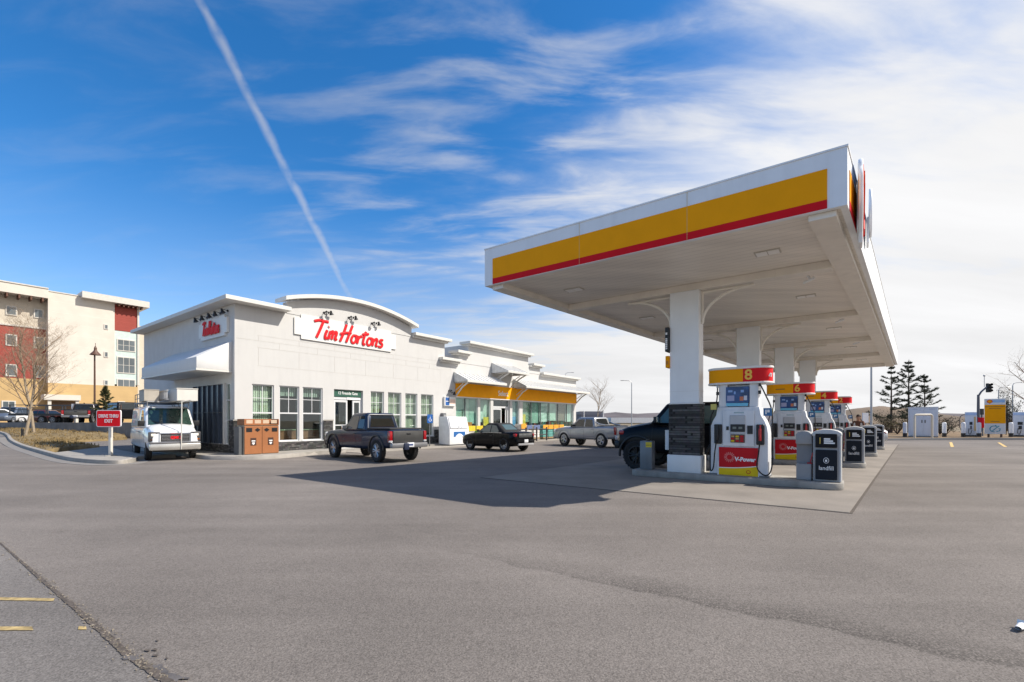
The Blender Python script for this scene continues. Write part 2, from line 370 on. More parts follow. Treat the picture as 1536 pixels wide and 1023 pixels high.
# ================================================================== ground
def gnodes(name):
    m = bpy.data.materials.new(name); m.use_nodes = True
    return m, m.node_tree, m.node_tree.nodes['Principled BSDF']
def asphalt_mat(name, base, scale=1.0, worn=True):
    m, t, b = gnodes(name); b.inputs['Roughness'].default_value = 0.92; b.inputs['Specular IOR Level'].default_value = 0.25
    tc = t.nodes.new('ShaderNodeTexCoord')
    def noise(s, d, r=0.5, sc_=None, rot=0):
        n = t.nodes.new('ShaderNodeTexNoise'); n.inputs['Scale'].default_value = s; n.inputs['Detail'].default_value = d; n.inputs['Roughness'].default_value = r
        if sc_:
            mp = t.nodes.new('ShaderNodeMapping'); mp.inputs['Scale'].default_value = sc_; mp.inputs['Rotation'].default_value = (0, 0, rot)
            t.links.new(tc.outputs['Object'], mp.inputs[0]); t.links.new(mp.outputs[0], n.inputs['Vector'])
        else: t.links.new(tc.outputs['Object'], n.inputs['Vector'])
        return n.outputs['Fac']
    def mr(x, a, b_, lo, hi):
        n = t.nodes.new('ShaderNodeMapRange'); t.links.new(x, n.inputs['Value'])
        for k, v in zip(('From Min', 'From Max', 'To Min', 'To Max'), (a, b_, lo, hi)): n.inputs[k].default_value = v
        return n.outputs['Result']
    def mth(op, a, b_):
        n = t.nodes.new('ShaderNodeMath'); n.operation = op
        for i, x in enumerate((a, b_)):
            if isinstance(x, (int, float)): n.inputs[i].default_value = x
            else: t.links.new(x, n.inputs[i])
        return n.outputs[0]
    fine = noise(75 * scale, 3, 0.7)
    vor = t.nodes.new('ShaderNodeTexVoronoi'); vor.inputs['Scale'].default_value = 120 * scale; t.links.new(tc.outputs['Object'], vor.inputs['Vector'])
    vg = t.nodes.new('ShaderNodeRGBToBW'); t.links.new(vor.outputs['Color'], vg.inputs[0])
    f = mth('MULTIPLY', mr(fine, 0.3, 0.7, 0.82, 1.18), mr(vg.outputs[0], 0.1, 0.9, 0.66, 1.34))
    f = mth('MULTIPLY', f, mr(noise(0.35, 6, 0.62), 0.3, 0.7, 0.82, 1.14))
    f = mth('MULTIPLY', f, mr(noise(0.13, 3, 0.5), 0.3, 0.7, 0.88, 1.10))
    f = mth('MULTIPLY', f, mr(noise(1.0, 6, 0.55, (0.10, 1.1, 1), R(20)), 0.35, 0.68, 1.09, 0.87))   # tyre tracks
    f = mth('MULTIPLY', f, mr(noise(2.2, 7, 0.72), 0.60, 0.76, 1.0, 0.76))                              # oil spots
    if worn:
        # coarse open seam between two paving passes
        sp = t.nodes.new('ShaderNodeSeparateXYZ'); t.links.new(tc.outputs['Object'], sp.inputs[0])
        p0, p1 = G(620, 815), G(1536, 1006)
        dx, dy = p1.x - p0.x, p1.y - p0.y; l = math.hypot(dx, dy); nx, ny = -dy / l, dx / l
        dist = mth('ADD', mth('ADD', mth('MULTIPLY', sp.outputs['X'], nx), mth('MULTIPLY', sp.outputs['Y'], ny)), -(p0.x * nx + p0.y * ny))
        dist = mth('ADD', dist, mr(noise(2.0, 4), 0.2, 0.8, -0.10, 0.10))
        wide = mr(sp.outputs['X'], -1.4, 1.5, 0.02, 1.0)
        edge = mr(mth('ABSOLUTE', dist, 0), 0.0, 0.05, 1.0, 0.0)
        side = mr(dist, 0.0, 0.45, 1.0, 0.0)
        side = mth('MULTIPLY', side, mr(dist, -0.02, 0.02, 0.0, 1.0))
        n_c = t.nodes.new('ShaderNodeMath'); n_c.operation = 'MULTIPLY'; n_c.use_clamp = True
        t.links.new(mth('ADD', mth('MULTIPLY', edge, 0.45), side), n_c.inputs[0]); t.links.new(wide, n_c.inputs[1])
        coarse = mr(vg.outputs[0], 0.25, 0.7, 0.30, 1.02)
        v2 = t.nodes.new('ShaderNodeTexVoronoi'); v2.inputs['Scale'].default_value = 52; t.links.new(tc.outputs['Object'], v2.inputs['Vector'])
        coarse = mr(v2.outputs['Distance'], 0.15, 0.55, 1.10, 0.58)
        mixf = t.nodes.new('ShaderNodeMix'); t.links.new(n_c.outputs[0], mixf.inputs['Factor']); mixf.inputs['A'].default_value = 1.0; t.links.new(coarse, mixf.inputs['B'])
        f = mth('MULTIPLY', f, mixf.outputs['Result'])
    sc2 = t.nodes.new('ShaderNodeVectorMath'); sc2.operation = 'SCALE'; sc2.inputs[0].default_value = base; t.links.new(f, sc2.inputs['Scale'])
    t.links.new(sc2.outputs[0], b.inputs['Base Color'])
    bp = t.nodes.new('ShaderNodeBump'); bp.inputs['Strength'].default_value = 0.35; bp.inputs['Distance'].default_value = 0.008
    t.links.new(fine, bp.inputs['Height']); t.links.new(bp.outputs[0], b.inputs['Normal'])
    return m
asphalt = asphalt_mat('asphalt_grey', (0.178, 0.158, 0.142))
asphalt2 = asphalt_mat('asphalt_blue_grey', (0.168, 0.154, 0.143), worn=False)
dry_grass = mat('dry_grass', (0.19, 0.135, 0.06), 0.95, var=0.4, vs=1.6, bump=0.8, bs=25)
far_field = mat('far_field', (0.20, 0.155, 0.095), 0.95, var=0.3, vs=0.03)
hill_brown = mat('hill_brown', (0.13, 0.092, 0.06), 0.95, var=0.35, vs=0.05)
hill_far = mat('hill_far', (0.105, 0.09, 0.095), 0.95, var=0.3, vs=0.02)

def sstep(x): x = max(0.0, min(1.0, x)); return x * x * (3 - 2 * x)
def zg(x, y):
    return 0.42 * sstep((-x * 0.7 + y * 0.7 - 40.5) / 17.0)

mb = MB()
n = 48
mb.add([(1600 * math.cos(2 * math.pi * i / n), 1600 * math.sin(2 * math.pi * i / n), -0.06) for i in range(n)], [tuple(range(n))])
tag(mb.build('ground', far_field, recalc=False), kind='structure')

def sheet(name, mtl, xs, ys, zoff=0.0, kind='structure'):
    mb = MB(); nx, ny = len(xs), len(ys)
    mb.add([(x, y, zg(x, y) + zoff) for y in ys for x in xs], [(j * nx + i, j * nx + i + 1, (j + 1) * nx + i + 1, (j + 1) * nx + i) for j in range(ny - 1) for i in range(nx - 1)], True)
    return tag(mb.build(name, mtl, ang=180, recalc=False), kind=kind)
sheet('parking_lot', asphalt, [-80 + 3 * i for i in range(55)], [-14 + 3 * i for i in range(25)])

def poly_sheet(name, mtl, pts, z, kind='structure', parent=None, thick=0.0):
    mb = MB()
    if thick: mb.prism([(p[0], p[1]) for p in pts], 'Z', z - thick, z)
    else: mb.add([(p[0], p[1], z) for p in pts], [tuple(range(len(pts)))])
    return tag(mb.build(name, mtl, parent, recalc=bool(thick)), kind=kind)

# older paving across the joint at the lower left, with its ragged joint
joint = [G(px, py) for px, py in ((-60, 778), (0, 815), (60, 868), (112, 912), (150, 945), (190, 982), (235, 1012), (300, 1056), (420, 1130))]
left = [Vector((-30, 14, 0)), Vector((-30, -6, 0)), Vector((joint[-1].x, -6, 0))]
poly_sheet('side_road', asphalt2, list(joint[::-1]) + [Vector((joint[0].x - 5, joint[0].y + 2.4, 0))] + left[:2] + [left[2]], 0.004)
seam_dark = mat('joint_dirt', (0.088, 0.072, 0.06), 0.95, var=0.5, vs=30)
gravel_m = mat('joint_gravel', (0.22, 0.19, 0.15), 0.95, var=0.5, vs=8)
rnd = random.Random(3)
mb = MB(); fine_pts = []
for a, b in zip(joint[:-1], joint[1:]):
    for k in range(14):
        t = k / 14; p = a.lerp(b, t); fine_pts.append(p)
L_, R_ = [], []
for i, p in enumerate(fine_pts):
    near = max(0.0, min(1.0, (6 - p.y) / 3.4))
    wd = 0.004 + 0.014 * near + rnd.uniform(0, 0.012) * near
    L_.append((p.x - wd, p.y - wd * .6, 0.009)); R_.append((p.x + wd * rnd.uniform(.4, 1.1), p.y + wd * .6, 0.009))
nn_ = len(L_)
mb.add(L_ + R_, [(i, i + 1, nn_ + i + 1, nn_ + i) for i in range(nn_ - 1)])
tag(mb.build('road_joint', seam_dark), kind='structure')
mb = MB()
for p in fine_pts:
    for k in range(5):
        c = p + Vector((rnd.gauss(0.0, 0.028), rnd.gauss(0.0, 0.028), 0)); s_ = rnd.uniform(0.002, 0.007)
        mb.box((c.x, c.y, 0.008 + s_ * .4), (s_ * rnd.uniform(1, 2.4), s_ * 1.4, s_), rz=rnd.uniform(0, 3), rx=rnd.uniform(-.5, .5))
tag(mb.build('joint_gravel', gravel_m), label='loose crumbs of stone along the ragged paving joint', kind='stuff')
# worn yellow stall lines and patches
worn_yellow = mat('worn_yellow_paint', (0.37, 0.275, 0.12), 0.9, var=0.45, vs=14)
def marking(name, px4, m=worn_yellow, z=0.009):
    pts = [G(*p) for p in px4]
    return poly_sheet(name, m, pts, z)
marking('road_marking', ((-40, 896.5), (82, 899), (80, 903), (-40, 901)))
marking('road_marking', ((-40, 941.5), (48, 941.5), (50, 947), (-40, 947.5)))
marking('road_marking', ((118, 941), (129, 941), (130, 946), (117, 946)))
stain_m = mat('oil_stain', (0.06, 0.052, 0.047), 0.7, var=0.4, vs=9)
def blob(cx, cy, rx, ry, seed, name='stain', m=stain_m, z=0.008):
    r = random.Random(seed); pts = []
    for i in range(22):
        t = 2 * math.pi * i / 22; k = 1 + r.uniform(-.28, .28); p = G(cx + rx * k * math.cos(t), cy + ry * k * math.sin(t)); pts.append(p)
    poly_sheet(name, m, pts, z)
patch_m = mat('dark_patch', (0.105, 0.094, 0.087), 0.6, var=0.25, vs=9)
blob(236, 1006, 16, 7, 1, m=patch_m); blob(255, 1018, 24, 6, 2, m=patch_m, z=0.0085); blob(196, 988, 13, 4, 5, m=patch_m, z=0.0092)  # irregular darker, smoother patches along the paving joint
for k, (a, b) in enumerate(((221, 977), (232, 976), (233, 984.5), (236, 962), (250, 989))): blob(a, b, 4.5 if k < 3 else 2, 1.4, 10 + k, m=seam_dark)  # small dark stains

# concrete pad under the pumps, in the canopy's own frame
P1 = Vector((4.59, 12.1, 0)); EA = Vector((0.8037, -0.5955, 0)); EB = Vector((0.659, 0.752, 0))
def K(a, b, z=0.0): return P1 + EA * a + EB * b + Vector((0, 0, z))
KM = Matrix(((EA.x, EB.x, 0, P1.x), (EA.y, EB.y, 0, P1.y), (0, 0, 1, 0), (0, 0, 0, 1)))
A0, A1, B0, B1 = -3.93, 3.71, -3.25, 25.15
def pad_mat():
    m, t, b = gnodes('concrete_pad'); b.inputs['Roughness'].default_value = 0.9
    tc = t.nodes.new('ShaderNodeTexCoord')
    n1_ = t.nodes.new('ShaderNodeTexNoise'); n1_.inputs['Scale'].default_value = 0.9; n1_.inputs['Detail'].default_value = 8; t.links.new(tc.outputs['Object'], n1_.inputs['Vector'])
    n2_ = t.nodes.new('ShaderNodeTexNoise'); n2_.inputs['Scale'].default_value = 60; n2_.inputs['Detail'].default_value = 3; t.links.new(tc.outputs['Object'], n2_.inputs['Vector'])
    a = t.nodes.new('ShaderNodeMapRange'); t.links.new(n1_.outputs[0], a.inputs[0])
    for k, v in zip((1, 2, 3, 4), (0.3, 0.7, 0.8, 1.15)): a.inputs[k].default_value = v
    c = t.nodes.new('ShaderNodeMapRange'); t.links.new(n2_.outputs[0], c.inputs[0])
    for k, v in zip((1, 2, 3, 4), (0.3, 0.7, 0.9, 1.1)): c.inputs[k].default_value = v
    mm_ = t.nodes.new('ShaderNodeMath'); mm_.operation = 'MULTIPLY'; t.links.new(a.outputs[0], mm_.inputs[0]); t.links.new(c.outputs[0], mm_.inputs[1])
    s2 = t.nodes.new('ShaderNodeVectorMath'); s2.operation = 'SCALE'; s2.inputs[0].default_value = (0.228, 0.202, 0.175); t.links.new(mm_.outputs[0], s2.inputs['Scale'])
    t.links.new(s2.outputs[0], b.inputs['Base Color'])
    return m
padm = pad_mat()
pad0, pad1 = -4.05, 3.74
seg = [B0 + 0.02 + i * 4.73 for i in range(7)]
mb = MB(KM)
aa = [pad0, -0.15, pad1]
for i in range(6):
    for j in range(2):
        mb.mm(aa[j] + .008, aa[j + 1] - .008, seg[i] + .008, seg[i + 1] - .008, -0.02, 0.012)
tag(mb.build('concrete_pad', padm), kind='structure')
mb = MB(KM); mb.mm(pad0 - .035, pad1 + .035, seg[0] - .035, seg[6] + .035, -0.02, 0.005)
tag(mb.build('pad_joint', seam_dark), kind='structure')

# ---- kerb, grass bank, raised parking on the far left
kerb_px = [(-40, 646, 55), (0, 650, 38.5), (14, 659.5, 31), (30, 669, 26), (55, 679, 21.6), (96, 690, 17.5), (137, 695.2, 16.1), (175, 696.5, 15.8), (196, 694.5, 16.3), (203, 690, 17.5)]
outer = []
for px, py, d in kerb_px:
    x = (px - CX) / FPX * d; outer.append(Vector((x, d, zg(x, d))))
def smooth_line(pts, k=6):
    out = []
    for i in range(len(pts) - 1):
        p0 = pts[max(i - 1, 0)]; p1 = pts[i]; p2 = pts[i + 1]; p3 = pts[min(i + 2, len(pts) - 1)]
        for j in range(k):
            t = j / k
            out.append(0.5 * ((2 * p1) + (p2 - p0) * t + (2 * p0 - 5 * p1 + 4 * p2 - p3) * t * t + (3 * p1 - p0 - 3 * p2 + p3) * t ** 3))
    out.append(pts[-1]); return out
outer = smooth_line(outer)
def sweep(name, line, prof, m, inward=1, kind='structure', closed=False):
    """profile of (sideways, height) carried along a ground line"""
    mb = MB(); k = len(prof); vs = []
    for i, p in enumerate(line):
        d = (line[min(i + 1, len(line) - 1)] - line[max(i - 1, 0)]); d.z = 0; d.normalize()
        s = Vector((-d.y, d.x, 0)) * inward
        for a, h in prof: vs.append(p + s * a + Vector((0, 0, h)))
    fs = [(i * k + j, i * k + j + 1, (i + 1) * k + j + 1, (i + 1) * k + j) for i in range(len(line) - 1) for j in range(k - 1)]
    fs += [tuple(range(k)), tuple((len(line) - 1) * k + j for j in reversed(range(k)))]
    mb.add(vs, fs); return tag(mb.build(name, m, ang=50), kind=kind)
kerb_m = mat('kerb_concrete', (0.32, 0.295, 0.262), 0.9, var=0.12, vs=2.5, bump=0.4, bs=40, grime=0.15)
sweep('kerb', outer, [(0, -0.03), (0.025, 0.135), (0.05, 0.15), (0.19, 0.15), (0.2, 0.03)], kerb_m)
sweep('gutter', outer, [(-0.42, -0.02), (-0.42, 0.009), (0.01, 0.009), (0.01, -0.02)], mat('gutter_concrete', (0.20, 0.186, 0.172), 0.9, var=0.12, vs=2.0))
# concrete nose of the island where the sign stands
tip = [p for p in outer if p.x > -19.5]
inner = [Vector((-13.6, 18.6, 0)), Vector((-15.2, 18.9, 0)), Vector((-18.0, 21.2, 0)), Vector((-21.5, 24.4, 0))]
poly_sheet('traffic_island', mat('island_concrete', (0.30, 0.28, 0.25), 0.9, var=0.12, vs=1.5), [p + Vector((0.16 * (-.2), 0.17, 0)) for p in tip] + inner, 0.135, thick=0.16)
# grass bank
bank = [(-21.6, 24.6, .14), (-25.2, 27.2, .14), (-29.8, 30.2, .10), (-28.9, 34.8, .12), (-30.2, 36.0, .52), (-38.5, 39.2, .66), (-47.5, 42.0, .72), (-58, 46, .75), (-62, 53, .62), (-44.0, 39.2, .60), (-32.2, 31.2, .3), (-25.6, 26.4, .15)]
ob = [p for p in outer if p.x < -21.0]
edge_in = [(p.x + 0.11, p.y + 0.17, p.z + 0.145) for p in ob]
top = [(-60, 48.5, .80), (-50, 43.4, .78), (-42, 40.4, .72), (-35, 37.8, .60), (-30.4, 36.0, .5), (-28.9, 34.6, .14), (-29.8, 31.0, .12), (-27.0, 28.0, .14), (-22.6, 25.2, .14)]
def resample(pts, n):
    pts = [Vector(p) for p in pts]; ls = [0]
    for a, b in zip(pts[:-1], pts[1:]): ls.append(ls[-1] + (b - a).length)
    out = []
    for i in range(n):
        t = ls[-1] * i / (n - 1); k = max(j for j in range(len(ls)) if ls[j] <= t + 1e-9); k = min(k, len(pts) - 2)
        u = (t - ls[k]) / max(ls[k + 1] - ls[k], 1e-9); out.append(pts[k].lerp(pts[k + 1], u))
    return out
ea, eb = resample(edge_in, 40), resample(top, 40)
mb = MB(); rows = 10; r = random.Random(5)
ea = [p - Vector((0, 0, .05)) for p in ea]
vs = [ea[i].lerp(eb[i], j / (rows - 1)) + Vector((0, 0, (0.06 * r.random() + .10 * math.sin(math.pi * j / (rows - 1))) if 0 < j < rows - 1 else 0)) for j in range(rows) for i in range(40)]
mb.add(vs, [(j * 40 + i, j * 40 + i + 1, (j + 1) * 40 + i + 1, (j + 1) * 40 + i) for j in range(rows - 1) for i in range(39)], True)
sk = [p + Vector((.0, .02, -.5 if p.y > 35 else -p.z - .02)) for p in eb]; b0 = (rows - 1) * 40; mb.v += sk; n0 = len(mb.v) - 40
for i in range(39): mb.f.append([b0 + i, b0 + i + 1, n0 + i + 1, n0 + i]); mb.mi.append(0); mb.sm.append(False)
n1_ = len(mb.v); mb.v += [Vector((mb.v[j * 40 + 39].x, mb.v[j * 40 + 39].y, -.03)) for j in range(rows)]
for j in range(rows - 1): mb.f.append([j * 40 + 39, (j + 1) * 40 + 39, n1_ + j + 1, n1_ + j]); mb.mi.append(0); mb.sm.append(False)
tag(mb.build('grass_bank', dry_grass, ang=180), kind='structure')
mb = MB()
for k in range(2600):
    i = r.randrange(39); j = r.randrange(rows - 1); p = vs[j * 40 + i].lerp(vs[(j + 1) * 40 + i + 1], r.random()).lerp(vs[(j + 1) * 40 + i], r.random())
    for q in range(3):
        a = r.uniform(0, 6.28); h = r.uniform(.05, .16); d = Vector((math.cos(a), math.sin(a), 0)) * 0.02; l = Vector((r.uniform(-.06, .06), r.uniform(-.06, .06), h))
        mb.add([p - d, p + d, p + l], [(0, 1, 2)])
tag(mb.build('grass', mat('grass_blades', (0.24, 0.17, 0.075), 0.95, var=0.4, vs=2), ang=180), label='dry brown grass tufts on the bank by the drive-thru exit', cat='grass', kind='stuff')
# raised hotel parking held by a low wall
wall_line = [Vector((-75, 54, 0)), Vector((-60, 48.7, 0)), Vector((-50, 43.6, 0)), Vector((-42, 40.6, 0)), Vector((-35, 38.0, 0)), Vector((-29.5, 36.0, 0)), Vector((-20, 33.5, 0))]
plat = [(p.x, p.y) for p in wall_line] + [(-14, 60), (-30, 100), (-140, 140), (-120, 60)]
poly_sheet('hotel_parking', asphalt2, [Vector((p[0], p[1] + .18, 0)) for p in plat], 1.24, thick=0.9)
o = sweep('retaining_wall', wall_line, [(0, 0.0), (0, 1.34), (0.22, 1.34), (0.22, 0.0)], mat('wall_concrete', (0.20, 0.195, 0.19), 0.9, var=0.2, vs=1.2, grime=0.3), kind='thing')
tag(o, 'low grey concrete retaining wall below the hotel car park', 'wall')

# hills and far country
def ridge(name, m, pts, depth, zb=-1):
    mb = MB(); rr = random.Random(len(pts)); P = resample([(x, y, z) for x, y, z in pts], 70); n = len(P); rows = 7; vs = []
    for j in range(rows):
        t = j / (rows - 1)
        for i, p in enumerate(P):
            d = Vector((p.x, p.y, 0)).normalized(); h = (p.z - zb) * math.sin(t * math.pi * .5) ** 1.2 * (1 + .05 * math.sin(i * 1.7 + j) * (1 - t))
            q = Vector((p.x, p.y, 0)) - d * depth * (1 - t); vs.append((q.x, q.y, zb + h + rr.uniform(-.01, .01) * p.z))
    mb.add(vs, [(j * n + i, j * n + i + 1, (j + 1) * n + i + 1, (j + 1) * n + i) for j in range(rows - 1) for i in range(n - 1)], True)
    return tag(mb.build(name, m, ang=180), kind='structure')
def hp(px, py, d): return tuple(AT(px, py, d))
ridge('hill', hill_brown, [hp(1170, 636, 150), hp(1235, 622, 150), hp(1280, 613, 150), hp(1320, 609, 150), hp(1370, 613, 150), hp(1410, 621, 150), hp(1450, 626, 150), hp(1500, 628, 150), hp(1620, 632, 150)], 60)
ridge('distant_hills', hill_far, [hp(560, 625, 800), hp(760, 617, 800), hp(860, 617, 800), hp(878, 619, 800), hp(905, 620, 800), hp(925, 618, 800), hp(950, 621, 800), hp(985, 619, 800), hp(1060, 620, 800), hp(1200, 618, 800), hp(1330, 619, 800), hp(1420, 620, 800), hp(1520, 622, 800), hp(1700, 624, 800)], 200)
# ================================================================== buildings
class Face:
    """vertical facade through (ox,oy) along angle: pixel columns/rows -> along, height"""
    def __init__(s, ox, oy, ang): s.o = Vector((ox, oy)); s.a = ang; s.u = Vector((math.cos(ang), math.sin(ang))); s.n = Vector((math.sin(ang), -math.cos(ang)))
    def t(s, px, d=0.0):
        k = (px - CX) / FPX; o = s.o + s.n * d
        return (k * o.y - o.x) / (s.u.x - k * s.u.y)
    def z(s, px, py, d=0.0):
        o = s.o + s.n * d; Y = o.y + s.t(px, d) * s.u.y
        return EYE + (HY - py) * Y / FPX
def wall_grid(mb, a0, a1, z0, z1, holes, th=0.3, y=0.0):
    """wall in the XZ plane facing -Y with rectangular openings (real reveals)"""
    xs = sorted({a0, a1, *[h[0] for h in holes], *[h[1] for h in holes]}); zs = sorted({z0, z1, *[h[2] for h in holes], *[h[3] for h in holes]})
    xs = [x for x in xs if a0 <= x <= a1]; zs = [z for z in zs if z0 <= z <= z1]
    def hole(i, j):
        if i < 0 or j < 0 or i >= len(xs) - 1 or j >= len(zs) - 1: return True
        cx, cz = (xs[i] + xs[i + 1]) / 2, (zs[j] + zs[j + 1]) / 2
        return any(h[0] < cx < h[1] and h[2] < cz < h[3] for h in holes)
    for i in range(len(xs) - 1):
        for j in range(len(zs) - 1):
            if hole(i, j): continue
            x0, x1, q0, q1 = xs[i], xs[i + 1], zs[j], zs[j + 1]
            mb.add([(x0, y, q0), (x1, y, q0), (x1, y, q1), (x0, y, q1)], [(0, 1, 2, 3)])
            mb.add([(x0, y + th, q0), (x1, y + th, q0), (x1, y + th, q1), (x0, y + th, q1)], [(3, 2, 1, 0)])
            if hole(i - 1, j): mb.add([(x0, y, q0), (x0, y, q1), (x0, y + th, q1), (x0, y + th, q0)], [(0, 1, 2, 3)])
            if hole(i + 1, j): mb.add([(x1, y, q0), (x1, y + th, q0), (x1, y + th, q1), (x1, y, q1)], [(0, 1, 2, 3)])
            if hole(i, j - 1): mb.add([(x0, y, q0), (x0, y + th, q0), (x1, y + th, q0), (x1, y, q0)], [(0, 1, 2, 3)])
            if hole(i, j + 1): mb.add([(x0, y, q1), (x1, y, q1), (x1, y + th, q1), (x0, y + th, q1)], [(0, 1, 2, 3)])
SANG = math.atan2(0.8025, 0.5967)
F = Face(-11.46, 19.0, SANG)
SLOC = (-11.46, 19.0, 0)

# ------------------------------------------------------------------ coffee shop
cafe = thing('coffee_shop', 'white stucco coffee shop with an arched parapet and green blinds', 'coffee shop', SLOC, SANG)
ZS = 0.15
def win(p0, p1, zt=3.07, zb=0.58): return (F.t(p0), F.t(p1), zb, zt)
cw = [win(378, 411), win(419, 449), win(454, 484), win(556, 576), win(582, 602), win(608, 626), win(631.5, 650)]
door_h = (F.t(501), F.t(544.5), ZS, 3.06)
TE = 12.15            # end of the tall part
mb = MB(); wall_grid(mb, 0.0, TE, 0.0, 6.35, cw + [door_h])
wf = mb.build('wall', white_wall, cafe, weld=True)
mb = MB(); wall_grid(mb, TE, 13.08, 0.0, 5.25, [])
mb.mm(TE - .0, TE + .25, 0.31, 9.5, 0.0, 6.34)
mb.build('wall', white_wall, cafe)
# side wall (local x = 0, running back)
SM = Matrix.Rotation(R(-90), 4, 'Z') @ Matrix.Identity(4)   # x' along -> +? (built directly below)
def side(mb, a0, a1, z0, z1, holes, th=0.3):
    """wall in the plane x=0 facing -X, running along +Y"""
    t = MB(); wall_grid(t, -a1, -a0, z0, z1, [(-h[1], -h[0], h[2], h[3]) for h in holes], th)
    for i, p in enumerate(t.v): t.v[i] = Vector((p.y, -p.x, p.z))
    b = len(mb.v); mb.v += t.v; mb.f += [[b + i for i in f] for f in t.f]; mb.mi += t.mi; mb.sm += t.sm
FS = Face(-11.46, 19.0, SANG + R(90))      # along +Y local (to the back); normal = -u*-1
def st(px):  # along the side wall for a pixel column
    return FS.t(px)
shole = [(st(345.5), st(336.5), ZS + .35, 3.10), (st(334), st(289), ZS + .35, 3.08)]
mb = MB(); side(mb, 0.301, 11.5, 0.0, 6.35, [(max(h[0], .42), h[1], h[2], h[3]) for h in shole])
mb.build('wall', mat('stucco_side', (0.60, 0.59, 0.57), 0.9, var=0.04, vs=1.5, bump=0.25, bs=90, grime=0.08), cafe, weld=True)
mb = MB()
mb.mm(0.3, TE, 9.5, 9.8, 0, 6.34); mb.mm(0.3, TE, 0.3, 9.5, 4.6, 4.85)
mb.build('roof', white_wall, cafe)
mb = MB(); mb.mm(0.3, 13.08, 0.302, 9.5, 0.02, ZS); mb.build('floor', mat('shop_floor', (0.25, 0.17, 0.11), 0.4), cafe)
mb = MB(); mb.mm(0.3, 13.0, 3.6, 3.7, ZS, 3.6); mb.build('interior_wall', mat('interior_cream', (0.30, 0.27, 0.2), 0.8), cafe)
mb = MB(); mb.mm(0.3, 13.0, 0.31, 3.6, 3.3, 3.4); mb.build('ceiling', mat('interior_ceiling', (0.3, 0.29, 0.27), 0.8), cafe)
# arched parapet
ta0, ta1 = F.t(430), F.t(617)
mb = MB(); N_ = 24
def arch(t): s_ = (t - (ta0 + ta1) / 2) / ((ta1 - ta0) / 2); return 6.86 + 0.62 * (1 - s_ * s_)
pts = [(ta0, 6.351)] + [(ta1, 6.351)] + [(ta1 + (ta0 - ta1) * i / N_, arch(ta1 + (ta0 - ta1) * i / N_)) for i in range(N_ + 1)]
mb.prism(pts, 'Y', -0.02, 0.34); mb.build('arched_parapet', white_wall, cafe)
mb = MB()
def cornice_line(mb, pts, y0, y1, h):
    k = len(pts)
    vs = [(t, y, z + dz) for dz in (0, h) for y in (y0, y1) for t, z in pts]
    q = lambda a, b, i: (a * 2 + b) * k + i
    fs = []
    for i in range(k - 1):
        fs += [(q(0, 0, i), q(0, 0, i + 1), q(1, 0, i + 1), q(1, 0, i)), (q(0, 1, i), q(1, 1, i), q(1, 1, i + 1), q(0, 1, i + 1)), (q(0, 0, i), q(0, 1, i), q(0, 1, i + 1), q(0, 0, i + 1)), (q(1, 0, i), q(1, 0, i + 1), q(1, 1, i + 1), q(1, 1, i))]
    fs += [(q(0, 0, 0), q(1, 0, 0), q(1, 1, 0), q(0, 1, 0)), (q(0, 0, k - 1), q(0, 1, k - 1), q(1, 1, k - 1), q(1, 0, k - 1))]
    mb.add(vs, fs)
cornice_line(mb, [(ta0 - .22 + (ta1 - ta0 + .44) * i / 28, arch(ta0 + (ta1 - ta0) * i / 28)) for i in range(29)], -0.40, 0.60, 0.17)
mb.build('arched_cornice', cornice_white, cafe)
def cornice(name, a0, a1, z, parent, out=0.36, h=0.17, back=0.55, l=0.28, r_=0.28):
    mb = MB(); mb.mm(a0 - l, a1 + r_, -out, back, z, z + h); mb.mm(a0 - l * .45, a1 + r_ * .45, -out * .5, back - .1, z - .11, z - .002)
    return mb.build(name, cornice_white, parent, bevel=0.012, seg=1)
mb = MB(); mb.mm(-0.55, ta0 - .05, -0.55, 0.62, 6.355, 6.53); mb.mm(-0.55, 0.62, 0.622, 11.75, 6.355, 6.53); mb.build('cornice', cornice_white, cafe, bevel=0.012, seg=1)
cornice('cornice', ta1 + .03, TE, 6.42, cafe, l=0.0, r_=0.32)
mb = MB(); mb.mm(ta1 + .03, TE, -.001, .3, 6.351, 6.42); mb.build('parapet', white_wall, cafe)
# score lines in the stucco
score = mat('stucco_joint', (0.50, 0.485, 0.455), 0.9)
mb = MB()
rr = random.Random(11)
for z_, a0, a1 in ((5.16, .9, 11.8), (4.93, 0.06, 12.1), (4.64, .9, 11.8), (3.86, .9, 11.8)):
    mb.mm(a0, a1, -0.004, 0.001, z_, z_ + .014)
for z0, z1 in ((4.944, 5.16), (4.654, 4.93), (3.874, 4.64)):
    for k in range(7): t = .95 + k * 1.8 + (0.9 if z0 > 4.6 and z0 < 4.9 else 0); mb.mm(t, t + .012, -0.0045, 0.0005, z0, z1)
mb.build('stucco_joint', score, cafe)
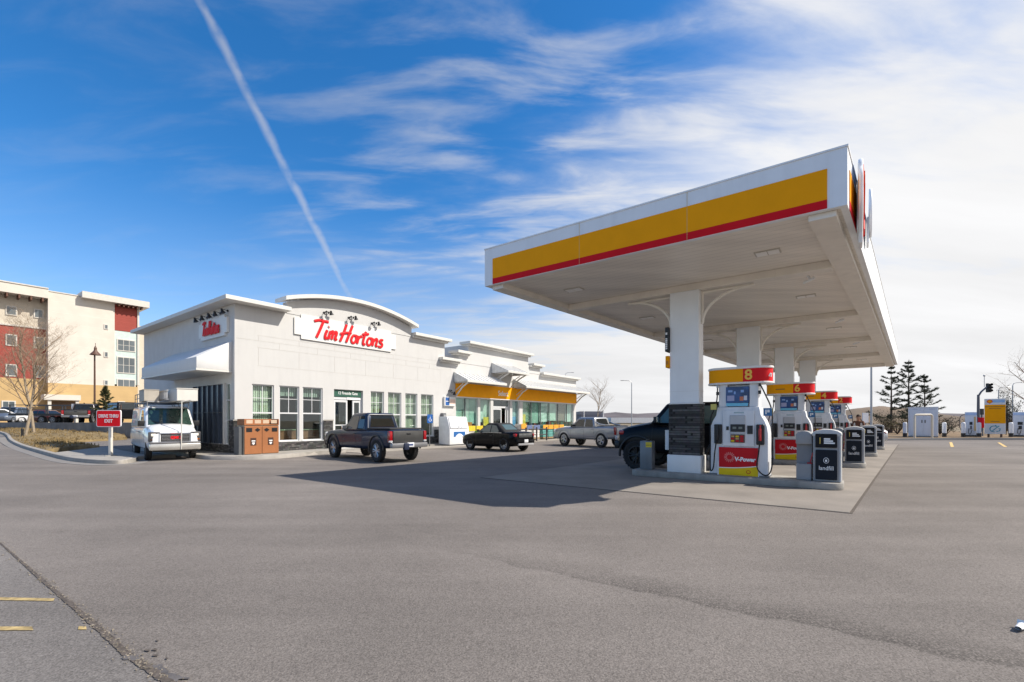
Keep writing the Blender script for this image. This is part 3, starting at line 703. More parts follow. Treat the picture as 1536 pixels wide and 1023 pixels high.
# stone base and piers
mb = MB()
def stone_block(mb, a0, a1, z0, z1, d=0.06): mb = MB(); mb.mm(a0, a1, -d, 0.0 - .001, z0, z1); mb.build('stone_base', stone, cafe)
stone_block(mb, -0.06, F.t(377), ZS, 1.52); stone_block(mb, F.t(377) + .001, F.t(485), ZS, 0.55); stone_block(mb, F.t(485) + .001, F.t(498.5), ZS, 1.52)
stone_block(mb, F.t(546), F.t(555), ZS, 1.52); stone_block(mb, F.t(555) + .001, F.t(651), ZS, .55); stone_block(mb, F.t(651) + .001, 13.0, ZS, 0.95)
for q in ((0.0, 0.42, 1.52), (0.421, 9.5, 0.49)): mb = MB(); mb.mm(-0.06, -0.001, q[0], q[1], ZS, q[2]); mb.build('stone_base', stone, cafe)
for q0, q1 in ((-.09, F.t(377) + .02), (F.t(485) - .02, F.t(498.5) + .02)): mb = MB(); mb.mm(q0, q1, -.09, -.062, 1.49, 1.55); mb.build('stone_cap', concrete, cafe)
blind = mat('window_blind', (0.50, 0.54, 0.42), 0.8, var=0.06, vs=2)
blind_w = mat('window_blind_pale', (0.56, 0.60, 0.49), 0.8, var=0.05, vs=2)
def window(parent, a0, a1, z0, z1, zt, cross=True, blind_to=None, g=None, fr=alu, bm_=None, y=0.10, w_=0.05):
    mb = MB()
    mb.mm(a0, a0 + w_, y - .05, y + .05, z0, z1); mb.mm(a1 - w_, a1, y - .05, y + .05, z0, z1)
    mb.mm(a0 + w_, a1 - w_, y - .05, y + .05, z0, z0 + w_); mb.mm(a0 + w_, a1 - w_, y - .05, y + .05, z1 - w_, z1)
    if zt: mb.mm(a0 + w_, a1 - w_, y - .045, y + .045, zt - .03, zt + .03)
    if cross:
        c = (a0 + a1) / 2; zm = zt + (z1 - zt) * .52
        mb.mm(c - .012, c + .012, y - .02, y + .02, zt + .03, z1 - w_); mb.mm(a0 + w_, c - .013, y - .018, y + .018, zm - .012, zm + .012); mb.mm(c + .013, a1 - w_, y - .018, y + .018, zm - .012, zm + .012)
    wn = mb.build('window', fr, parent)
    gl = MB(); gl.mm(a0 + w_ * .6, a1 - w_ * .6, y - .004, y + .004, z0 + w_ * .6, z1 - w_ * .6); gl.build('glass', g or glass_green, wn)
    if blind_to is not None:
        b = MB(); k = int((a1 - a0 - .1) / .09)
        for i in range(k):
            x = a0 + .06 + (a1 - a0 - .12) * (i + .5) / k; b.box((x, y + .13, (blind_to + z1 - .05) / 2), (.086, .004, z1 - .05 - blind_to), rz=0.35)
        b.build('blind', bm_ or blind, wn)
    sl_ = MB(); sl_.mm(a0 - .03, a1 + .03, -.05, y - .052, z0 - .04, z0 - .002); sl_.build('sill', fr, wn)
    return wn
for i, h in enumerate(cw):
    zt = 1.84
    window(cafe, h[0], h[1], h[2], h[3], zt, cross=i in (0, 1, 2, 3, 4, 5, 6), blind_to={0: 1.15, 1: 2.62, 2: 2.62, 3: 1.45, 4: 1.05, 5: .66, 6: 1.86}[i], g=glass_green if i in (0, 3, 4, 5, 6) else glass_dark, bm_=blind_w if i in (0, 5) else blind)
# counters seen through the glass
mb = MB(); mb.mm(.5, 4.1, .62, 1.2, ZS, 1.05); mb.mm(6.6, 10.3, 1.3, 1.8, ZS, 1.0); mb.build('counter', mat('counter_brown', (0.36, 0.17, 0.09), 0.5, var=0.2), cafe)
mb = MB(); mb.mm(.48, 4.12, .58, 1.24, 1.052, 1.09); mb.mm(6.58, 10.32, 1.26, 1.84, 1.002, 1.04); mb.build('counter_top', mat('counter_green', (0.45, 0.5, 0.3), 0.4), cafe)
# entrance
def entrance(parent, a0, a1, z1, ztr, gapfrac=(0.50, 0.66), fr=alu, words=None, wm=None):
    y = 0.16; mb = MB(); w_ = 0.06
    mb.mm(a0, a0 + w_, y - .05, y + .05, ZS, z1); mb.mm(a1 - w_, a1, y - .05, y + .05, ZS, z1); mb.mm(a0 + w_, a1 - w_, y - .05, y + .05, z1 - w_, z1); mb.mm(a0 + w_, a1 - w_, y - .05, y + .05, ztr - .06, ztr + .06)
    fr_ = mb.build('door_frame', fr, parent)
    gl = MB(); gl.mm(a0 + w_, a1 - w_, y - .004, y + .004, ztr + .06, z1 - w_); gl.build('transom_glass', glass_dark, fr_)
    g0, g1 = a0 + (a1 - a0) * gapfrac[0], a0 + (a1 - a0) * gapfrac[1]
    for x0, x1 in ((a0 + w_ + .004, g0), (g1, a1 - w_ - .004)):
        d = MB(); s_ = .085
        d.mm(x0, x0 + s_, y - .03, y + .03, ZS + .02, ztr - .065); d.mm(x1 - s_, x1, y - .03, y + .03, ZS + .02, ztr - .065); d.mm(x0 + s_, x1 - s_, y - .03, y + .03, ZS + .02, ZS + .25); d.mm(x0 + s_, x1 - s_, y - .03, y + .03, ztr - .19, ztr - .065); d.mm(x0 + s_, x1 - s_, y - .02, y + .02, 1.25, 1.30)
        do = d.build('door', fr, parent)
        g = MB(); g.mm(x0 + s_ * .8, x1 - s_ * .8, y - .004, y + .004, ZS + .22, ztr - .18); g.build('glass', glass_dark, do)
        hd = MB(); hx = x1 - s_ / 2 if x0 < g0 else x0 + s_ / 2
        hd.tube([(hx, y - .03, .95), (hx, y - .09, .98), (hx, y - .09, 1.3), (hx, y - .03, 1.33)], .013); hd.build('handle', grey_steel, do)
    dk = MB(); dk.mm(a0, a1, y + .55, y + .6, ZS, z1); dk.build('vestibule_shade', mat('vestibule_shade_dark', (0.03, 0.028, 0.026), 0.7), parent)  # dark sheet painted as the shade behind the open doors
    return fr_
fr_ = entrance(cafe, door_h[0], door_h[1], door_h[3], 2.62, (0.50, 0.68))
mb = MB(); mb.mm(door_h[0] + .05, door_h[1] - .05, 0.085, 0.105, 2.70, 3.03); adr = mb.build('address_panel', mat('address_green', (0.03, 0.10, 0.07), 0.4), fr_)
mb = MB(); text_mb(mb, '12 Fireside Gate', 0.20, TR((door_h[0] + door_h[1]) / 2, 0.08, 2.88), 0.006, bold=.002, sx=.85); mb.build('address_lettering', text_white, fr_)
mb = MB(); mb.mm((door_h[0] + door_h[1]) / 2 - .05, door_h[1] - .12, .09, .105, 2.57, 2.68); mb.build('door_notice', text_white, fr_)
# side windows and steel-blue cladding at the drive-thru
window(cafe, 0, 0.01, 0, 0.01, 0, cross=False) if False else None
steel_blue = mat('cladding_blue', (0.085, 0.11, 0.155), 0.35, metal=0.35, var=0.12, vs=0.8)
mb = MB(); h = shole[1]
k = 6
for i in range(k):
    y0 = h[0] + (h[1] - h[0]) * i / k; y1 = h[0] + (h[1] - h[0]) * (i + 1) / k
    mb.mm(0.10, 0.14, y0 + .02, y1 - .02, h[2], h[3])
    mb.mm(0.02, 0.13, y1 - .02, y1 + .02, h[2], h[3])
mb.build('drive_thru_cladding', steel_blue, cafe)
mb = MB(); mb.mm(0.05, .099, h[0], h[1], 1.84, 1.88); mb.build('cladding_rail', grey_steel, cafe)
h = shole[0]; h = (max(h[0], .42),) + h[1:]
mb = MB()
mb.mm(.06, .16, h[0], h[0] + .05, h[2], h[3]); mb.mm(.06, .16, h[1] - .05, h[1], h[2], h[3]); mb.mm(.06, .16, h[0] + .05, h[1] - .05, h[3] - .05, h[3]); mb.mm(.06, .16, h[0] + .05, h[1] - .05, h[2], h[2] + .05); mb.mm(.06, .16, h[0] + .05, h[1] - .05, 2.35, 2.39); mb.mm(.06, .16, h[0] + .05, h[1] - .05, 1.5, 1.54)
wn = mb.build('window', alu, cafe)
mb = MB(); mb.mm(.106, .114, h[0] + .03, h[1] - .03, h[2] + .03, h[3] - .03); mb.build('glass', glass_green, wn)
# awning block over the drive-thru lane
mb = MB()
a_, b_ = 0.22, 6.9
p = 1.3
vs = [(-.001, a_, 3.58), (-p, a_, 3.58), (-p, a_, 4.02), (-.001, a_, 4.82)]; vs += [(x, b_, z) for x, _, z in vs]
mb.add(vs, [(0, 1, 2, 3), (7, 6, 5, 4), (0, 4, 5, 1), (1, 5, 6, 2), (2, 6, 7, 3), (0, 3, 7, 4)])
mb.build('drive_thru_awning', mat('awning_white', (0.66, 0.66, 0.65), 0.6, var=0.02, grime=0.05), cafe, bevel=0.02, seg=2)
mb = MB(); mb.mm(-p - .012, -.02, a_ - .012, b_ + .012, 3.50, 3.578); mb.build('awning_trim', cornice_white, cafe)

# sign boards with script letters
STROKES = {
 'T': ([[(.02, .86), (.30, .95), (.78, .93)], [(.50, .93), (.40, .5), (.27, .03)]], .62),
 'i': ([[(.16, .50), (.10, .25), (.12, .05), (.24, .10)], [(.21, .68), (.225, .70)]], .25),
 'm': ([[(.10, .48), (.04, .04)], [(.07, .30), (.20, .48), (.27, .42), (.22, .05)], [(.25, .30), (.38, .48), (.46, .42), (.41, .08), (.52, .12)]], .54),
 'H': ([[(.30, .98), (.22, .55), (.08, .02)], [(.66, .98), (.55, .5), (.44, .02)], [(.02, .42), (.3, .52), (.66, .56)]], .66),
 'o': ([[(.30, .46), (.14, .44), (.06, .22), (.14, .05), (.28, .08), (.36, .28), (.30, .46), (.42, .42)]], .40),
 'r': ([[(.08, .48), (.05, .04)], [(.06, .28), (.18, .46), (.30, .46)]], .28),
 't': ([[(.20, .78), (.12, .3), (.14, .05), (.26, .08)], [(.0, .60), (.2, .64), (.40, .68)]], .31),
 'n': ([[(.08, .47), (.04, .04)], [(.06, .28), (.20, .47), (.30, .42), (.26, .08), (.36, .10)]], .37),
 's': ([[(.32, .46), (.16, .46), (.12, .34), (.30, .22), (.26, .06), (.06, .06)]], .34)}
def bez(pts, k=5):
    P = [Vector((a, 0, b)) for a, b in pts]
    return smooth_line(P, k) if len(P) > 2 else P
def script(mb, words, x0, x1, zb, h, y, r, M=None, rise=0.0):
    tot = sum((STROKES[c][1] if c != ' ' else .10) for c in words); s_ = (x1 - x0) / tot; x = x0; i = 0
    for c in words:
        if c == ' ': x += .10 * s_; continue
        for st_ in STROKES[c][0]:
            pl = [Vector((x + (q.x + .17 * (q.z - .3)) * s_, y - .004 * (i % 5), zb + q.z * h)) for q in bez(st_)]; i += 1
            if M: pl = [M @ q for q in pl]
            ax = (M.to_3x3() @ Vector((0, 1, 0))) if M else Vector((0, 1, 0))
            mb.tube(pl, r, 8, flat=(ax, .32))
        x += STROKES[c][1] * s_
def notched(a0, a1, z0, z1, k): return [(a0 + k, z0), (a1 - k, z0), (a1 - k, z0 + k * .55), (a1, z0 + k * .55), (a1, z1 - k * .55), (a1 - k, z1 - k * .55), (a1 - k, z1), (a0 + k, z1), (a0 + k, z1 - k * .55), (a0, z1 - k * .55), (a0, z0 + k * .55), (a0 + k, z0 + k * .55)]
sign_white = mat('sign_panel_white', (0.72, 0.71, 0.68), 0.5, var=0.02)
sg = thing('shop_sign', 'large white sign board with red script lettering under the arched parapet', 'sign', SLOC, SANG)
mb = MB(); mb.prism(notched(F.t(440.5), F.t(593), 5.28, 6.42, .32), 'Y', -.06, -.021); mb.build('sign_board', sign_white, sg, bevel=.008, seg=1)
mb = MB(); script(mb, 'Tim Hortons', F.t(467), F.t(573), 5.42, .92, -.085, .066); mb.build('lettering', bright_red, sg)
sg2 = thing('shop_sign', 'small white sign board with red script on the shaded drive-thru wall', 'sign', SLOC, SANG)
mb = MB(); t = notched(-3.45, -.5, 5.10, 5.98, .22); mb.prism(t, 'Y', -.10, -.001)
for i, v in enumerate(mb.v): mb.v[i] = Vector((v.y, -v.x, v.z))
mb.build('sign_board', sign_white, sg2, bevel=.008, seg=1)
mb = MB(); script(mb, 'Tim Hortons', -2.95, -1.15, 5.26, .62, -.14, .06)
for i, v in enumerate(mb.v): mb.v[i] = Vector((v.y, -v.x, v.z))
mb.build('lettering', bright_red, sg2)
# little spot lamps
def spot(loc, rz, tilt, label, group, big=True):
    t = thing('spot_lamp', label, 'lamp', loc, rz, group)
    t.scale = (.72, .72, .72)
    mb = MB(); mb.cyl((0, 0, 0), (0, -.05, 0), .07, n=12); mb.build('mounting_plate', black, t)
    mb = MB(); mb.tube([(0, -.05, 0), (0, -.2, .05), (0, -.3, .02)], .018, 6); mb.build('arm', black, t)
    mb = MB(); c = Vector((0, -.32, -.02)); d = Vector((tilt, .25, -1)).normalized(); mb.cyl(c - d * .10, c + d * .02, .055, .075, 12); mb.cyl(c + d * .02, c + d * .17, .075, .145, 14); mb.build('shade', black, t)
    return t
def front_pt(px, py, d=0.0): t = F.t(px, d); return Vector(SLOC) + Vector((F.u.x * t + F.n.x * d, F.u.y * t + F.n.y * d, F.z(px, py, d)))
k = 0
for px, py, nm in ((488.5, 469, 'left'), (525.5, 476.5, 'middle'), (560, 485, 'right')):
    for dx, tl in ((-3.2, -.5), (4.2, .35)):
        pos = front_pt(px + dx, py)
        spot(pos, SANG, tl, 'black spot lamp, %s of the %s pair over the large red lettering' % ('first' if dx < 0 else 'second', nm), 'black spot lamps over the large sign'); k += 1
for i, s_ in enumerate((3.5, 2.75, 2.0, 1.35, .62)):
    pos = Vector(SLOC) + Vector((-F.n.x * s_, -F.n.y * s_, 6.12))
    spot(pos, SANG - R(90), .25 * (-1) ** i, 'black spot lamp, %s from the far end in the row above the small side sign' % ('first', 'second', 'third', 'fourth', 'last')[i], 'black spot lamps over the side sign')

# ------------------------------------------------------------------ convenience store
shop = thing('convenience_store', 'white stepped-parapet fuel station shop with an orange band and metal awnings', 'shop', SLOC, SANG)
Xs, Xe = 13.085, F.t(864)
panes = [(684, 717), (720.5, 736), (768.5, 779), (784, 860.5)]
shade_m = [mat('shade_%s' % n_, c, .7, var=.22, vs=1.3) for n_, c in zip(('teal', 'pale_teal', 'mint', 'sea', 'moss', 'umber'), ((.29, .46, .41), (.48, .60, .57), (.41, .56, .49), (.26, .42, .45), (.20, .33, .24), (.16, .13, .10)))]  # colours imitate sky reflection and interior brightness in the panes
sh = [(F.t(a), F.t(b), 0.95, 3.02) for a, b in panes]; sdoor = (F.t(740), F.t(765), ZS, 3.02)
mb = MB(); wall_grid(mb, Xs, Xe, 0.0, 5.25, sh + [sdoor]); mb.build('wall', white_wall, shop, weld=True)
mb = MB()
for a0, a1, z1 in ((13.45, 14.35, 5.85), (14.35, 21.3, 6.56), (21.3, 23.0, 5.85)): mb.mm(a0 + .001, a1, -.02, .34, 5.251, z1)
mb.mm(13.47, 13.7, .341, 3, 5.251, 5.85); mb.mm(14.36, 14.6, .341, 5, 5.251, 6.56); mb.build('parapet', white_wall, shop)
cornice('cornice', F.t(660), 13.40, 5.255, shop, l=0.1, r_=0.0); cornice('cornice', 13.3, 14.35, 5.855, shop, r_=-.01); cornice('cornice', 14.35, 21.3, 6.565, shop, out=.42); cornice('cornice', 21.3, 23.0, 5.855, shop, l=-.33, r_=.28); cornice('cornice', 23.02, Xe, 5.255, shop, l=-.01, r_=.3)
mb = MB(); mb.mm(Xe - .3, Xe, .3, 9.5, 0, 5.24); mb.mm(Xs, Xe - .3, 9.5, 9.8, 0, 5.24); mb.mm(Xs, Xe - .3, .3, 9.5, 4.6, 4.8); mb.build('roof', white_wall, shop)
mb = MB(); mb.mm(Xs, Xe - .3, .302, 9.5, .02, ZS); mb.build('floor', mat('shop_tile', (0.30, 0.29, 0.27), 0.3), shop)
mb = MB(); mb.mm(Xs, Xe - .31, 4.2, 4.3, ZS, 3.3); mb.build('interior_wall', mat('interior_teal', (0.40, 0.55, 0.50), 0.7, var=0.25, vs=.8), shop)
mb = MB(); mb.mm(Xs, Xe - .31, .31, 4.2, 3.3, 3.4); mb.build('ceiling', mat('interior_ceiling', (0.3, 0.29, 0.27), 0.8), shop)
mb = MB(); mb.mm(Xs + .02, Xe, -.07, -.001, 3.06, 3.95); mb.build('fascia_band', orange_band, shop, bevel=.008, seg=1)
mb = MB(); mb.mm(Xs + .02, Xe + .01, -.09, -.002, 3.015, 3.058); mb.build('band_trim', text_white, shop)
mb = MB(); text_mb(mb, 'Select', .52, TR(F.t(753.5), -.08, 3.45), .02, bold=.006, sx=.95); mb.build('band_lettering', text_white, shop)
for i, (a, b, z0, z1) in enumerate(sh):
    wn = window(shop, a, b, z0, z1, None, cross=False)
    if i in (0, 3):
        mb = MB()
        for px in ((699,) if i == 0 else (798, 812, 825, 838, 851)): t = F.t(px); mb.mm(t - .03, t + .03, .06, .14, z0 + .05, z1 - .05)
        mb.build('mullion', grey_steel, wn)
    reflection_panes = {0: [(684, 699, 0), (699.5, 707, 1), (707.5, 717, 0)], 1: [(721, 729, 1), (729, 736, 2)], 2: [(769, 779, 3)], 3: [(784.5, 797.5, 4), (798.5, 811.5, 0), (812.5, 824.5, 1), (825.5, 837.5, 2), (838.5, 850.5, 5), (851.5, 860, 1)]}[i]
    for pa, pb, ci in reflection_panes:
        mb = MB(); mb.mm(F.t(pa), F.t(pb), .24, .25, z0 + .35 + .1 * (ci % 3), z1 - .06); mb.build('reflection_panel', shade_m[ci], wn)  # added panel: its colour stands in for reflected sky and bright interior
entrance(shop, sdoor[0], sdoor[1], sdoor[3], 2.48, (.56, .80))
# goods and posters just inside the glass
rr = random.Random(4)
cols = [(0.62, 0.5, 0.06), (0.06, 0.35, 0.2), (0.1, 0.3, 0.55), (0.55, 0.08, 0.05), (0.55, 0.55, 0.5), (0.1, 0.42, 0.38), (.5, .2, .03)]
gm = [mat('goods_%s' % n_, c, 0.5, var=.3, vs=9) for n_, c in zip(('yellow', 'green', 'blue', 'red', 'white', 'teal', 'amber'), cols)]
for a, b, z0, z1 in sh:
    x = a + .2
    mb = MB()
    while x < b - .5:
        wd = rr.uniform(.25, .6); mb.cur = rr.randrange(len(gm)); mb.mm(x, x + wd, .55, .8, ZS, z0 + rr.uniform(.25, .8)); x += wd + rr.uniform(.02, .5)
    if mb.v: mb.build('shelf_goods', gm, shop)
mb = MB(); x = Xs + .4
while x < Xe - 1:
    mb.cur = rr.randrange(len(gm)); wd = rr.uniform(.5, 1.4); mb.mm(x, x + wd, 2.4, 2.9, ZS, rr.uniform(1.4, 2.1)); x += wd + rr.uniform(.1, .5)
mb.build('shop_shelf', gm, shop)
for px, z0, z1, c in ((731, 1.15, 1.75, 0), (787, 1.2, 2.0, 0), (772, 1.1, 1.8, 2), (706, 1.02, 1.4, 6)):
    t = F.t(px); mb = MB(); mb.mm(t - .28, t + .28, .12, .13, z0, z1); mb.build('window_poster', gm[c], shop)
# stone plinth
for q0, q1 in ((Xs + .01, F.t(739)), (F.t(766), Xe)): mb = MB(); mb.mm(q0, q1, -.06, -.001, ZS, .5); mb.build('stone_base', stone, shop)
# standing-seam awnings on brackets
seam_metal = mat('standing_seam_metal', (0.68, 0.68, 0.67), 0.4, metal=0.1, var=0.04, grime=0.05)
def awning(a0, a1, zw, ze, d, brk, d0=-.001):
    mb = MB(); th = .05
    mb.add([(a0, -d0 * 0 - .021, zw), (a1, -.021, zw), (a1, -d, ze), (a0, -d, ze), (a0, -.021, zw - th), (a1, -.021, zw - th), (a1, -d, ze - th), (a0, -d, ze - th)], [(3, 2, 1, 0), (4, 5, 6, 7), (0, 1, 5, 4), (2, 3, 7, 6), (1, 2, 6, 5), (0, 4, 7, 3)])
    aw = mb.build('awning', seam_metal, shop)
    s_ = MB(); k = int((a1 - a0) / .42)
    for i in range(k + 1):
        x = a0 + .015 + (a1 - a0 - .03) * i / k
        s_.add([(x - .012, -.03, zw + .002), (x + .012, -.03, zw + .002), (x + .012, -d, ze + .002), (x - .012, -d, ze + .002), (x - .012, -.03, zw + .045), (x + .012, -.03, zw + .045), (x + .012, -d, ze + .045), (x - .012, -d, ze + .045)], [(0, 3, 2, 1), (4, 5, 6, 7), (0, 1, 5, 4), (1, 2, 6, 5), (2, 3, 7, 6), (3, 0, 4, 7)])
    s_.build('seam', seam_metal, aw)
    g = MB(); g.mm(a0 - .03, a1 + .03, -d - .09, -d - .002, ze - .15, ze + .02); g.build('gutter', cornice_white, aw, bevel=.015, seg=1)
    for x in (a0 - .02, a1): c = MB(); c.add([(x, -.022, zw + .02), (x, -d, ze + .02), (x, -d, ze - .1), (x, -.022, ze - .1), (x + .02, -.022, zw + .02), (x + .02, -d, ze + .02), (x + .02, -d, ze - .1), (x + .02, -.022, ze - .1)], [(0, 1, 2, 3), (7, 6, 5, 4), (0, 4, 5, 1), (1, 5, 6, 2), (2, 6, 7, 3), (3, 7, 4, 0)]); c.build('awning_cheek', mat('awning_cheek', (0.5, 0.52, 0.54), 0.4, metal=.4, var=.15, vs=4), aw)
    for x in brk:
        b = MB(); b.tube([(x, -.08, ze - .95), (x, -d * .55, ze - .42), (x, -d + .02, ze - .14)], .055, 8); b.tube([(x, -.03, ze - .12), (x, -d + .02, ze - .12)], .04, 8); b.tube([(x, -.06, ze - .6), (x, -d * .6, ze - .2)], .03, 6)
        b.build('bracket', cornice_white, aw)
awning(12.95, 16.95, 4.58, 4.06, 1.15, (13.1,))
awning(16.75, 19.25, 5.55, 4.95, 1.45, (17.0, 19.0))
awning(19.35, Xe + .35, 4.58, 4.06, 1.15, (19.7, Xe - .1))
for px, i in ((673, 0), (677.5, 1)):
    spot(front_pt(px, 586 + i * 3), SANG, .2 if i else -.2, 'black spot lamp over the blue panel, %s' % ('beside the awning bracket' if i else 'on the open stucco side'), 'black spot lamps over the cash machine panel')
# blue cash-machine panel
pn = thing('wall_sign', 'white wall panel with a blue square between coffee shop and store', 'sign', SLOC, SANG)
t0, t1 = F.t(664.5), F.t(681)
mb = MB(); mb.mm(t0, t1, -.14, -.002, 2.42, 3.0); mb.build('sign_box', sign_white, pn, bevel=.01, seg=1)
mb = MB(); mb.mm(t0 + .08, t0 + .42, -.146, -.1405, 2.46, 2.96); mb.build('blue_field', mat('sign_blue', (0.02, 0.10, 0.33), .5), pn)
mb = MB(); mb.mm(t0 + .12, t0 + .38, -.150, -.1465, 2.69, 2.735); mb.build('lettering', text_white, pn)
mb = MB(); mb.mm(t0 + .47, t1 - .04, -.146, -.1405, 2.56, 2.86); mb.build('small_print', mat('sign_peach', (.75, .55, .45), .5), pn)

# ------------------------------------------------------------------ walkways round the shop
def loc2(t, d): return Vector((SLOC[0] + F.u.x * t + F.n.x * d, SLOC[1] + F.u.y * t + F.n.y * d, 0))
bulb = [loc2(-1.0, -9.5), loc2(-1.15, -1.2), loc2(-1.2, .3), loc2(-1.0, 1.0), loc2(-.55, 1.75), loc2(.05, 2.15), loc2(.7, 2.25), loc2(1.5, 2.05), loc2(2.6, 1.55), loc2(3.6, 1.3), loc2(4.35, 1.25), loc2(4.4, -.05), loc2(-.01, -.05), loc2(-.01, -9.5)]
wk = poly_sheet('walkway', concrete, bulb, ZS, thick=.2)
sweep('kerb', smooth_line(bulb[:11], 4), [(-.02, -.03), (.0, .135), (.03, .158), (.15, .158), (.151, .1)], kerb_m, inward=1)
apron = [loc2(4.41, 2.3), loc2(14, 2.3), loc2(22, 2.3), loc2(Xe + 1.5, 2.3), loc2(Xe + 1.5, .0), loc2(4.41, .0)]
poly_sheet('forecourt_walk', mat('apron_concrete', (0.29, 0.262, 0.226), .9, var=.12, vs=1.1, bump=.3, bs=50), apron, .02, thick=.05)
door_step = [loc2(4.41, .0), loc2(4.41, .62), loc2(Xe + .1, .62), loc2(Xe + .1, .0)]
poly_sheet('door_walk', concrete, door_step[::-1], .10, thick=.12)
# ------------------------------------------------------------------ hotel
HO = ((70 - CX) / FPX * 66, 66.0)
H = Face(HO[0], HO[1], SANG)
hotel = thing('hotel', 'four storey hotel clad in cream, brick red and yellow panels behind the car park', 'hotel', (HO[0], HO[1], 0), SANG)
def siding(name, col, band=0.55):
    m, t, b = gnodes(name); b.inputs['Roughness'].default_value = .8
    tc = t.nodes.new('ShaderNodeTexCoord'); w_ = t.nodes.new('ShaderNodeTexWave'); w_.wave_type = 'BANDS'; w_.bands_direction = 'Z'; w_.wave_profile = 'SAW'; w_.inputs['Scale'].default_value = band
    n = t.nodes.new('ShaderNodeTexNoise'); n.inputs['Scale'].default_value = .6; n.inputs['Detail'].default_value = 6
    t.links.new(tc.outputs['Object'], w_.inputs['Vector']); t.links.new(tc.outputs['Object'], n.inputs['Vector'])
    a = t.nodes.new('ShaderNodeMapRange'); t.links.new(n.outputs[0], a.inputs[0])
    for k, v in zip((1, 2, 3, 4), (0.3, 0.7, 0.93, 1.07)): a.inputs[k].default_value = v
    s_ = t.nodes.new('ShaderNodeVectorMath'); s_.operation = 'SCALE'; s_.inputs[0].default_value = col; t.links.new(a.outputs[0], s_.inputs['Scale']); t.links.new(s_.outputs[0], b.inputs['Base Color'])
    bp = t.nodes.new('ShaderNodeBump'); bp.inputs['Strength'].default_value = .5; bp.inputs['Distance'].default_value = .03; t.links.new(w_.outputs[0], bp.inputs['Height']); t.links.new(bp.outputs[0], b.inputs['Normal'])
    return m
h_cream = siding('hotel_cream', (0.56, 0.50, 0.41)); h_cream2 = siding('hotel_cream_panel', (0.62, 0.57, 0.50), .2); h_red = siding('hotel_red', (0.30, 0.055, 0.04)); h_yel = siding('hotel_yellow', (0.50, 0.34, 0.155), .25)
h_white = mat('hotel_trim', (0.58, 0.55, 0.50), .6); h_green = mat('hotel_spandrel', (0.52, 0.62, 0.58), .4); h_glass = mat('hotel_glass', (0.10, 0.12, 0.13), .05, spec=.9, var=.3, vs=.4, coat=.4)
h_brown = mat('hotel_brown', (0.11, 0.045, 0.025), .6)
zb = 0.2
tl = H.t(-60); t0, t1, t2, t3 = H.t(72), H.t(172), H.t(206.5), H.t(222)
zt = H.z(73, 437)
HD = -1.4
def hb(name, m, a0, a1, y0, y1, z0, z1): mb = MB(); mb.mm(a0, a1, y0, y1, z0, z1); return mb.build(name, m, hotel)
zy = H.z(100, 575.5)
hb('base_wall', h_yel, t0, t2, -.05, 14, zb, zy)
hb('main_wall', h_cream2, t0, t1, 0, 14, zy + .001, zt)
def hz(px, py, d=HD): return H.z(px, py, d)
zr0, zr1, zc = hz(40, 568), hz(40, 490), hz(40, 446)
hb('base_wall', h_yel, tl, t0 - .01, -HD - .05, 14, zb, zr0)
hb('red_wall', h_red, tl, t0 - .01, -HD, 14, zr0 + .001, zr1)
hb('upper_wall', h_cream, tl, t0 - .01, -HD + .02, 14, zr1 + .001, zc)
hb('wall_trim', h_white, tl, t0 - .01, -HD - .12, -HD - .002, zr1 - .12, zr1 + .12)
hb('parapet', h_cream2, tl, t0 - .01, -.35, 14, zc + .001, hz(40, 432))
hb('parapet_cap', h_white, tl, t0 + .01, -.45, 14.1, hz(40, 432) + .001, hz(40, 432) + .16)
hb('wall_cap', h_white, t0 - .06, H.t(121), -.08, 14.1, zt + .001, zt + .14)
for i in range(9):
    x = t0 - .55 - i * 1.15; mb = MB(); mb.mm(x - .09, x + .09, -.3, -HD - .01, zc - .55, zc - .002); mb.build('eave_bracket', h_brown, hotel)
# corner bay with glazed stair
zq = H.z(190, 497); zq2 = H.z(190, 461)
hb('red_wall', h_red, t1 + .001, t2, .25, 14, zq, zq2 + .3)
hb('glazed_bay', h_green, t1 + .001, t2, .3, 14, zy + .3, zq - .001)
hb('corner_trim', h_white, t2 + .001, t2 + .25, .1, 14, zy + .3, zq2 + .3)
hb('roof_slab', h_white, H.t(121), t2 + 1.3, -1.0, 14.5, zq2 + .301, zq2 + 1.25)
for i in range(6):
    x = t1 + .3 + i * (t2 - t1 + .6) / 6; mb = MB(); mb.mm(x, x + .16, -.8, .24, zq2 - .1, zq2 + .3); mb.build('eave_bracket', h_brown, hotel)
hb('end_wall', h_cream, t2 + .26, t3 + 8, 1.2, 13.5, zb, H.z(210, 487))
def hwin(a0, a1, z0, z1, y, nx=1, nz=1, fr=.11):
    mb = MB(); mb.mm(a0 - fr, a1 + fr, y - .09, y - .001, z0 - fr, z1 + fr); f = mb.build('window', h_white, hotel)
    g = MB()
    for i in range(nx):
        for j in range(nz):
            x0 = a0 + (a1 - a0) * i / nx + .03; x1 = a0 + (a1 - a0) * (i + 1) / nx - .03; q0 = z0 + (z1 - z0) * j / nz + .03; q1 = z0 + (z1 - z0) * (j + 1) / nz - .03
            g.mm(x0, x1, y - .10, y - .091, q0, q1)
    g.build('pane', h_glass, f)
def pxw(pa, pb, ya, yb, d, **k): hwin(H.t(pa, d), H.t(pb, d), H.z(pa, yb, d), H.z(pa, ya, d), -d, **k)
pxw(52, 64, 464, 475.5, HD); pxw(52, 66, 506, 521, HD); pxw(52, 66, 549, 565, HD)
pxw(10, 24, 459, 471, HD); pxw(10, 24, 502, 517, HD); pxw(10, 24, 547, 563, HD)
for ya, yb in ((487, 493), (528, 535), (570.5, 577)): pxw(157, 161.5, ya, yb, 0, fr=.08)
